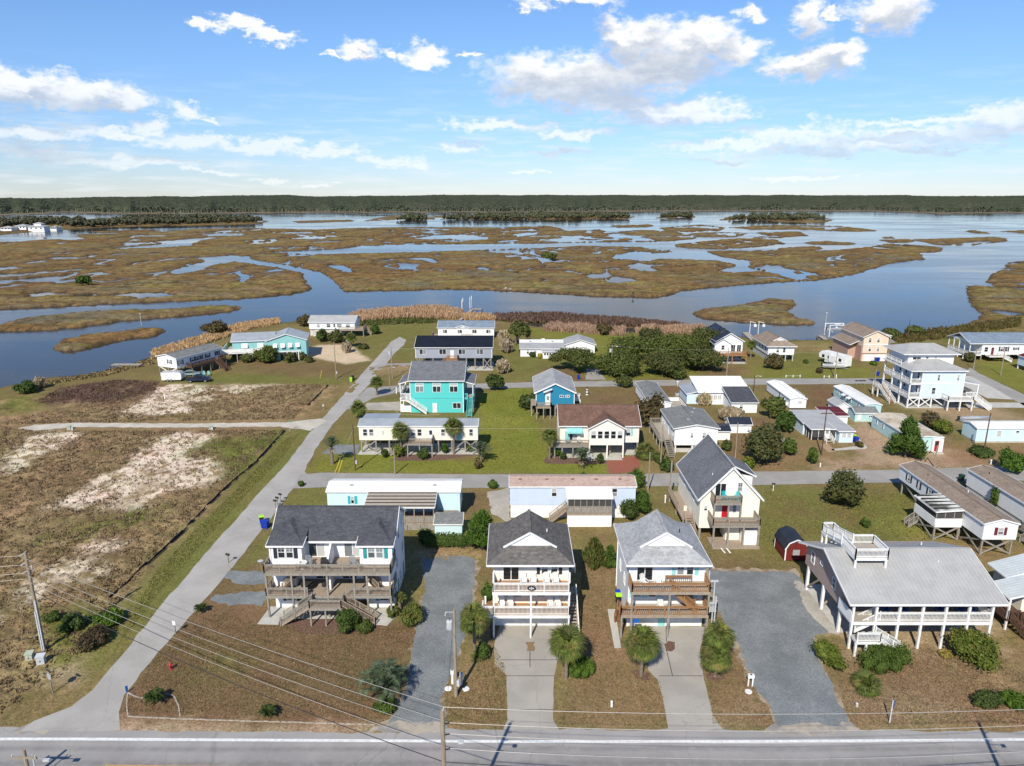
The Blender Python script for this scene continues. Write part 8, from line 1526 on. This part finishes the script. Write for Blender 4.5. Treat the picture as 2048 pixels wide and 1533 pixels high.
# silt fence round the open lot
def fence(pts, label, h=.42):
    P = [GV(*p) for p in pts]; t = thing('silt_fence', label, 'fence', (0,0,0)); b = MB(); rs = random.Random(3)
    for i in range(len(P)-1):
        L = (P[i+1]-P[i]).length; n = max(1, int(L/1.6))
        for j in range(n):
            a, c = P[i].lerp(P[i+1], j/n), P[i].lerp(P[i+1], (j+1)/n); o = Vector((rs.uniform(-.15,.15), rs.uniform(-.15,.15), 0)); hh = h*rs.uniform(.5,1.05)
            b.beam(a+Vector((0,0,hh*.5)), c+o*.3+Vector((0,0,hh*.5)), .04, hh); b.beam(c+Vector((.25,0,.03)), a+Vector((.25,0,.03)), .16, .05)
            if j % 2 == 0: part('stake', MB().box(a.x-.03,a.x+.03,a.y-.03,a.y+.03,0,h+.15), T['wood'], t)
    part('cloth', b, T['silt'], t); return t
fence([(569,862),(513,924.5),(468,962),(403,1024),(366,1065),(325,1102),(278,1143),(254,1168),(218,1201)], 'low black silt fence running along the open lot above the road verge'); fence([(656,771),(636,792),(615,813)], 'short black silt fence at the corner of the upper open lot'); fence([(92,1272),(70,1280),(45,1283),(18,1283)], 'short black silt fence behind the leaning pole at the left edge')
x0, y0 = G(1555,893); t = thing('wooden_fence', 'grey wooden fence panel between the bushy tree and the pale blue low house', 'fence', (x0, y0, 0))
me = MB().box(-.07,.07,-.015,.015,0,1.55).mesh('board', T['woodg']); [obj('board', me, t, (k*.155, 0, 0)) for k in range(17)]; part('fence_rail', MB().box(-.1,2.6,.02,.07,.4,.5).box(-.1,2.6,.02,.07,1.1,1.2), T['woodg'], t)
# vehicles
def wheel(b_parent, x, y, r=.34, w=.22):
    o = part('wheel', MB().extr([(x+r*math.cos(k*math.pi/8), r+r*math.sin(k*math.pi/8)) for k in range(16)], 'y', y-w/2, y+w/2), T['rubber'], b_parent); part('rim', MB().extr([(x+r*.6*math.cos(k*math.pi/6), r+r*.6*math.sin(k*math.pi/6)) for k in range(12)], 'y', y-w/2-.01, y+w/2+.01), T['steel'], o)
x, y = G(398,764); t = thing('pickup_truck', 'dark blue pickup truck parked by the white cargo trailer', 'pickup truck', (x, y, 0), R(8))
part('body', MB().extr([(-2.7,.5),(2.75,.45),(2.8,.85),(2.6,1.05),(1.3,1.12),(.55,1.75),(-.75,1.78),(-.95,1.15),(-2.75,1.1)], 'y', -.95, .95), T['carb'], t); part('bed_floor', MB().box(-2.65,-1.05,-.8,.8,1.10,1.13), T['dark'], t); part('window', MB().extr([(1.1,1.16),(.52,1.68),(-.66,1.7),(-.8,1.18)], 'y', -.965, .965), T['dglass'], t); part('windscreen', MB().extr([(1.28,1.15),(.6,1.72),(.66,1.75),(1.36,1.17)], 'y', -.8, .8), T['dglass'], t)
for sy in (-.65,.65): part('headlight', MB().box(2.74,2.81,sy-.18,sy+.18,.75,.92), T['boxs'], t); part('tail_light', MB().box(-2.78,-2.72,sy*1.3-.08,sy*1.3+.08,.8,1.05), T['red'], t)
for wx in (-1.75,1.75):
    for wy in (-.85,.85): wheel(t, wx, wy)
x, y = G(384,752); t = thing('parked_car', 'grey-teal hatchback parked under the stilt house', 'car', (x, y, 0), R(10)); part('body', MB().extr([(-2.1,.4),(2.1,.4),(2.15,.75),(1.2,.92),(.4,1.42),(-1.2,1.45),(-2.0,1.0),(-2.15,.7)], 'y', -.85, .85), T['cart'], t); part('window', MB().extr([(1.05,.95),(.36,1.36),(-1.15,1.38),(-1.75,1.0)], 'y', -.865, .865), T['dglass'], t)
for wx in (-1.35,1.35):
    for wy in (-.78,.78): wheel(t, wx, wy, .31)
x, y = G(346,762); t = thing('cargo_trailer', 'white enclosed cargo trailer parked beside the dark blue pickup', 'trailer', (x, y, 0), R(4)); part('body', MB().extr([(-2.3,.45),(2.3,.45),(2.5,.9),(2.5,1.9),(2.2,2.35),(-2.3,2.35)], 'y', -1.05, 1.05), T['white'], t); part('side_door', MB().box(.6,1.3,-1.08,-1.05,.6,2.1), T['trim'], t); part('roof', MB().box(-2.3,2.2,-1.05,1.05,2.36,2.4), T['alu'], t); part('drawbar', MB().beam((2.3,0,.5),(3.5,0,.45),.1), T['dark'], t)
for wx in (-.4,.4):
    for wy in (-1.1,1.1): wheel(t, wx-.4, wy, .33)
x, y = G(1670,731); t = thing('camper_trailer', 'white fifth-wheel camper parked on the wide lawn', 'camper', (x, y, 0), R(112)); part('body', MB().extr([(-4.2,.6),(2.6,.6),(2.6,1.5),(4.6,1.5),(4.8,2.6),(4.0,3.3),(-4.2,3.3)], 'y', -1.25, 1.25), T['white'], t); part('roof', MB().box(-4.2,4.0,-1.2,1.2,3.31,3.36), T['rf_white'], t)
for wx in (-2.6,-.4,1.2,3.2): part('window', MB().box(wx-.45,wx+.45,1.25,1.28,1.7,2.5), T['dglass'], t)
part('slide_out', MB().box(-1.6,.8,1.26,1.7,1.0,2.9), T['white'], t); part('stripe', MB().box(-4.1,2.5,1.255,1.265,1.1,1.3), T['alu'], t)
for wx in (-1.6,-.8):
    for wy in (-1.1,1.1): wheel(t, wx, wy, .38)
def boat(t, L, w, m='white', console=True):
    n = 7; V = []
    for i in range(n):
        k = i/(n-1); xx = -L/2+L*k; ww = w/2*(1-.95*max(0,(k-.55)/.45)**1.8); z0 = .05+.25*max(0,k-.6); z1 = .62+.22*k
        V.append([(xx,-ww*.55,z0),(xx,ww*.55,z0),(xx,ww,z1),(xx,-ww,z1)])
    b = MB(); b.v = [p for q in V for p in q]
    for i in range(n-1):
        for k in range(4): b.face((i*4+k, i*4+(k+1)%4, i*4+4+(k+1)%4, i*4+4+k))
    b.face((0,1,2,3)); b.face(tuple((n-1)*4+k for k in (3,2,1,0))); part('hull', b, T[m], t); part('cockpit', MB().box(-L*.42,L*.18,-w*.34,w*.34,.72,.76), T['boxs'], t)
    if console: o = part('console', MB().box(-.35,.25,-.35,.35,.76,1.35), T['white'], t); part('windscreen', MB().extr([(.25,1.35),(.05,1.7),(.09,1.7),(.29,1.35)], 'y', -.32, .32), T['dglass'], o)
    part('outboard_motor', MB().box(-L/2-.4,-L/2-.05,-.18,.18,.35,1.15), T['dark'], t)
x, y = G(1668,739); t = thing('boat_on_trailer', 'white motorboat on a road trailer before the camper', 'boat', (x, y, .55), R(-8)); boat(t, 6, 2.1); part('trailer_frame', MB().box(-2.8,3.6,-.06,.06,-.25,-.15).box(-1.2,-1.0,-1.0,1.0,-.25,-.15), T['steel'], t)
for wy in (-1.0,1.0): part('wheel', MB().extr([(-1.1+.3*math.cos(k*math.pi/6), -.25+.3*math.sin(k*math.pi/6)) for k in range(12)], 'y', wy-.1, wy+.1), T['rubber'], t)
x, y = G(1012,581,WL); t = thing('motorboat', 'small white motorboat on the creek at the marsh edge', 'boat', (x, y, WL), R(-12)); boat(t, 5.6, 2.0); x, y = G(1266,595,WL); t = thing('channel_marker', 'dark little channel marker by the marsh bank', 'marker', (x, y, WL)); part('pile', MB().lathe([(.15,-1),(.13,2.2)], (0,0,0), 8), T['poled'], t); part('board', MB().box(-.5,.5,-.1,-.05,1.6,2.3), T['dark'], t)
x, y = G(1950,843); t = thing('skiff', 'long grey aluminium skiff lying in the scrub above the ice-blue mobile home', 'boat', (x, y, .1), R(6)); boat(t, 7, 1.7, 'alu', False)
# piers and lifts
def pier(P, w, label, z=.35, tip=None):
    t = thing('pier', label, 'pier', (0,0,0)); me = MB().box(-.085,.085,-w/2,w/2,-.03,.03).mesh('plank', T['deckgrey'])
    for a, c in zip(P, P[1:]):
        d = c-a; n = int(d.length/.36); ang = math.atan2(d.y, d.x); b = MB()
        big = cached(('plk', w), lambda: MB().box(-.165,.165,-w/2,w/2,-.03,.03).mesh('plank', T['deckgrey']))
        for k in range(n): obj('plank', big, t, a+d*((k+.5)/n)+Vector((0,0,z)), ang)
        s = Vector((-d.y, d.x, 0)).normalized()
        for sg in (-1,1): b.beam(a+s*sg*w*.4+Vector((0,0,z-.13)), c+s*sg*w*.4+Vector((0,0,z-.13)), .08, .2)
        part('stringer', b, T['woodg'], t)
        for k in range(max(2, int(d.length/2.5))+1):
            for sg in (-1,1): q = a.lerp(c, k/max(2, int(d.length/2.5)))+s*sg*w*.45; part('piling', MB().lathe([(.11,WL-1),(.1,z+.1)], (q.x,q.y,0), 7), T['poled'], t)
    return t
a = GV(920,643); b_ = GV(945,621); c = GV(963,622); pier([a, b_], 1.3, 'long wooden pier running through the reeds to a small platform on the creek', .5); t = pier([GV(944,621), GV(964,621)], 3.2, 'wooden platform at the creek end of the long pier', .5)
for px, py, hh, lb in ((924,622,4.5,'pale mooring pile in the creek, left of the pier, left of two'),(926,621,5,'pale mooring pile in the creek, left of the pier, right of two'),(940,617,4.6,'pale mooring pile beside the pier platform, left of two'),(943,616,5,'pale mooring pile beside the pier platform, right of two')): x, y = G(px, py, WL); tag(part('mooring_pile', MB().lathe([(.16,WL-1),(.14,hh-1.2),(.02,hh-.9)], (x,y,0), 8), T['bone'], None), lb, 'piling', 'mooring piles at the pier')
pier([GV(225,733), GV(283,733)], 2.2, 'small wooden landing on the left bank of the creek', .5); pier([GV(1652,681), GV(1640,673)], 1.4, 'gangway down to the floating dock beside the boat lift', .2); pier([GV(1634,672), GV(1652,673)], 2.0, 'floating dock beside the boat lift', -.3); pier([GV(1508,684), GV(1491,668)], 2.2, 'dock with davits beside the tan-roofed canal house', .5)
x, y = G(1671,672,WL); t = thing('boat_lift', 'white boat lift with four posts on the water by the grassy bank', 'boat lift', (x, y, WL)); [part('post', MB().box(sx-.12,sx+.12,sy-.12,sy+.12,-1,4), T['white'], t) for sx in (-3,3) for sy in (-1.8,1.8)]; part('beam', MB().box(-3.2,3.2,-1.9,-1.7,3.8,4).box(-3.2,3.2,1.7,1.9,3.8,4).box(-2,-1.8,-1.8,1.8,1.6,1.75).box(1.8,2,-1.8,1.8,1.6,1.75), T['white'], t)
t = thing('motorboat', 'white motorboat hoisted on the four-post boat lift', 'boat', (x, y, WL+1.8), R(5)); boat(t, 6.4, 2.2); part('t_top', MB().box(-1,.9,-.9,.9,2.2,2.28), T['white'], t)
for px, py, lb in ((1499,668,'white davit on the dock of the tan-roofed house, left of two'),(1516,668,'white davit on the dock of the tan-roofed house, right of two')): x, y = G(px, py); t = thing('davit', lb, 'davit', (x, y, 0), 0, 'boat davits'); part('mast', MB().lathe([(.12,-1),(.1,4.2)], (0,0,0), 8), T['white'], t); part('arm', MB().beam((0,0,4.1),(1.8,0,3.6),.15), T['white'], t); part('winch', MB().box(1.2,2.0,-.35,.35,2.4,3.2), T['white'], t)
for px, py, hh, lb in ((1649,668,7,'tall lamp post on the floating dock'),(283,651,4,'white channel pole in the creek at the left')): x, y = G(px, py, WL); t = thing('lamp_post', lb, 'post', (x, y, WL)); part('mast', MB().lathe([(.1,-1),(.07,hh)], (0,0,0), 8), T['boxs'], t); part('lamp_head', MB().lathe([(.05,0),(.22,.1),(.2,.3)], (0,0,hh), 8), T['white'], t)
# decks' furniture
def table(x, y, z, label, m, r=.6):
    t = thing('round_table', label, 'table', (x, y, z)); part('tabletop', MB().lathe([(r,.7),(r,.74)], (0,0,0), 18), T[m], t); part('pedestal', MB().lathe([(.25,0),(.06,.08),(.06,.7)], (0,0,0), 8), T[m], t)
table(-22.9,69.6,5.5,'round white table on the top deck of the duplex, behind the railing','white'); table(-22.6,69.9,2.75,'round dark table on the middle deck of the duplex','dark',.7)
x, y = -20.4, 69.9; t = thing('grill', 'dark covered grill against the party wall on the top deck of the duplex', 'grill', (x, y, 5.5)); part('cabinet', MB().box(-.45,.45,-.3,.3,.1,.8), T['dark'], t); part('hood', MB().extr([(-.32,.8),(.32,.8),(.25,1.1),(-.25,1.1)], 'x', -.42, .42), T['dark'], t); part('side_shelf', MB().box(.45,.8,-.25,.25,.72,.76), T['steel'], t)
t = thing('kettle_grill', 'round dark kettle grill against the party wall on the middle deck of the duplex', 'grill', (-20.6, 69.6, 2.75)); part('bowl', MB().lathe([(.05,.5),(.28,.65),(.3,.8),(.27,.95),(.05,1.08)], (0,0,0), 12), T['dark'], t); [part('leg', MB().beam((.18*math.cos(a),.18*math.sin(a),.6),(.3*math.cos(a),.3*math.sin(a),0),.03), T['steel'], t) for a in (0,2.1,4.2)]
for k, (dx, lb) in enumerate(((.6,'open-backed deck chair left of the blue-trimmed sliding door on the duplex top deck'),(9.0,'right-hand deck chair on the duplex top deck near the aqua-green shutters'))): rocker(lb, -26.6+4.0+dx*.6 if k == 0 else -26.6+9.2, 70.0, 5.5, .4, T['steel'], 'metal chairs on the duplex deck', 'deck_chair')
for dx, lb in ((.0,'pale yellow-green lawn chair under the stilt house stairs, left of two'),(1.2,'pale yellow-green lawn chair under the stilt house stairs, right of two')): x, y = G(408,752); rocker(lb, x+dx, y, 0, .3, T['cushion'], 'lawn chairs by the stilt house', 'lawn_chair')
for px, py, lb in ((1180,923,'white lawn chair under the sunroom of the bone-white cottage'),(1185,926,'second white lawn chair under the sunroom of the bone-white cottage')): x, y = G(px, py); rocker(lb, x, y+1, .05, .5, T['white'], 'lawn chairs under the bone-white cottage', 'lawn_chair')
for dx, lb in ((1.4,'aqua cushioned chair under the teal awning of the bone-white cottage'),(3.4,'white chair right of the sliding door on the bone-white cottage deck')): rocker(lb, 8.5+dx, 118.4, 2.35, .2, T['cushion'] if dx < 2 else T['white'], 'deck chairs of the bone-white cottage', 'deck_chair')
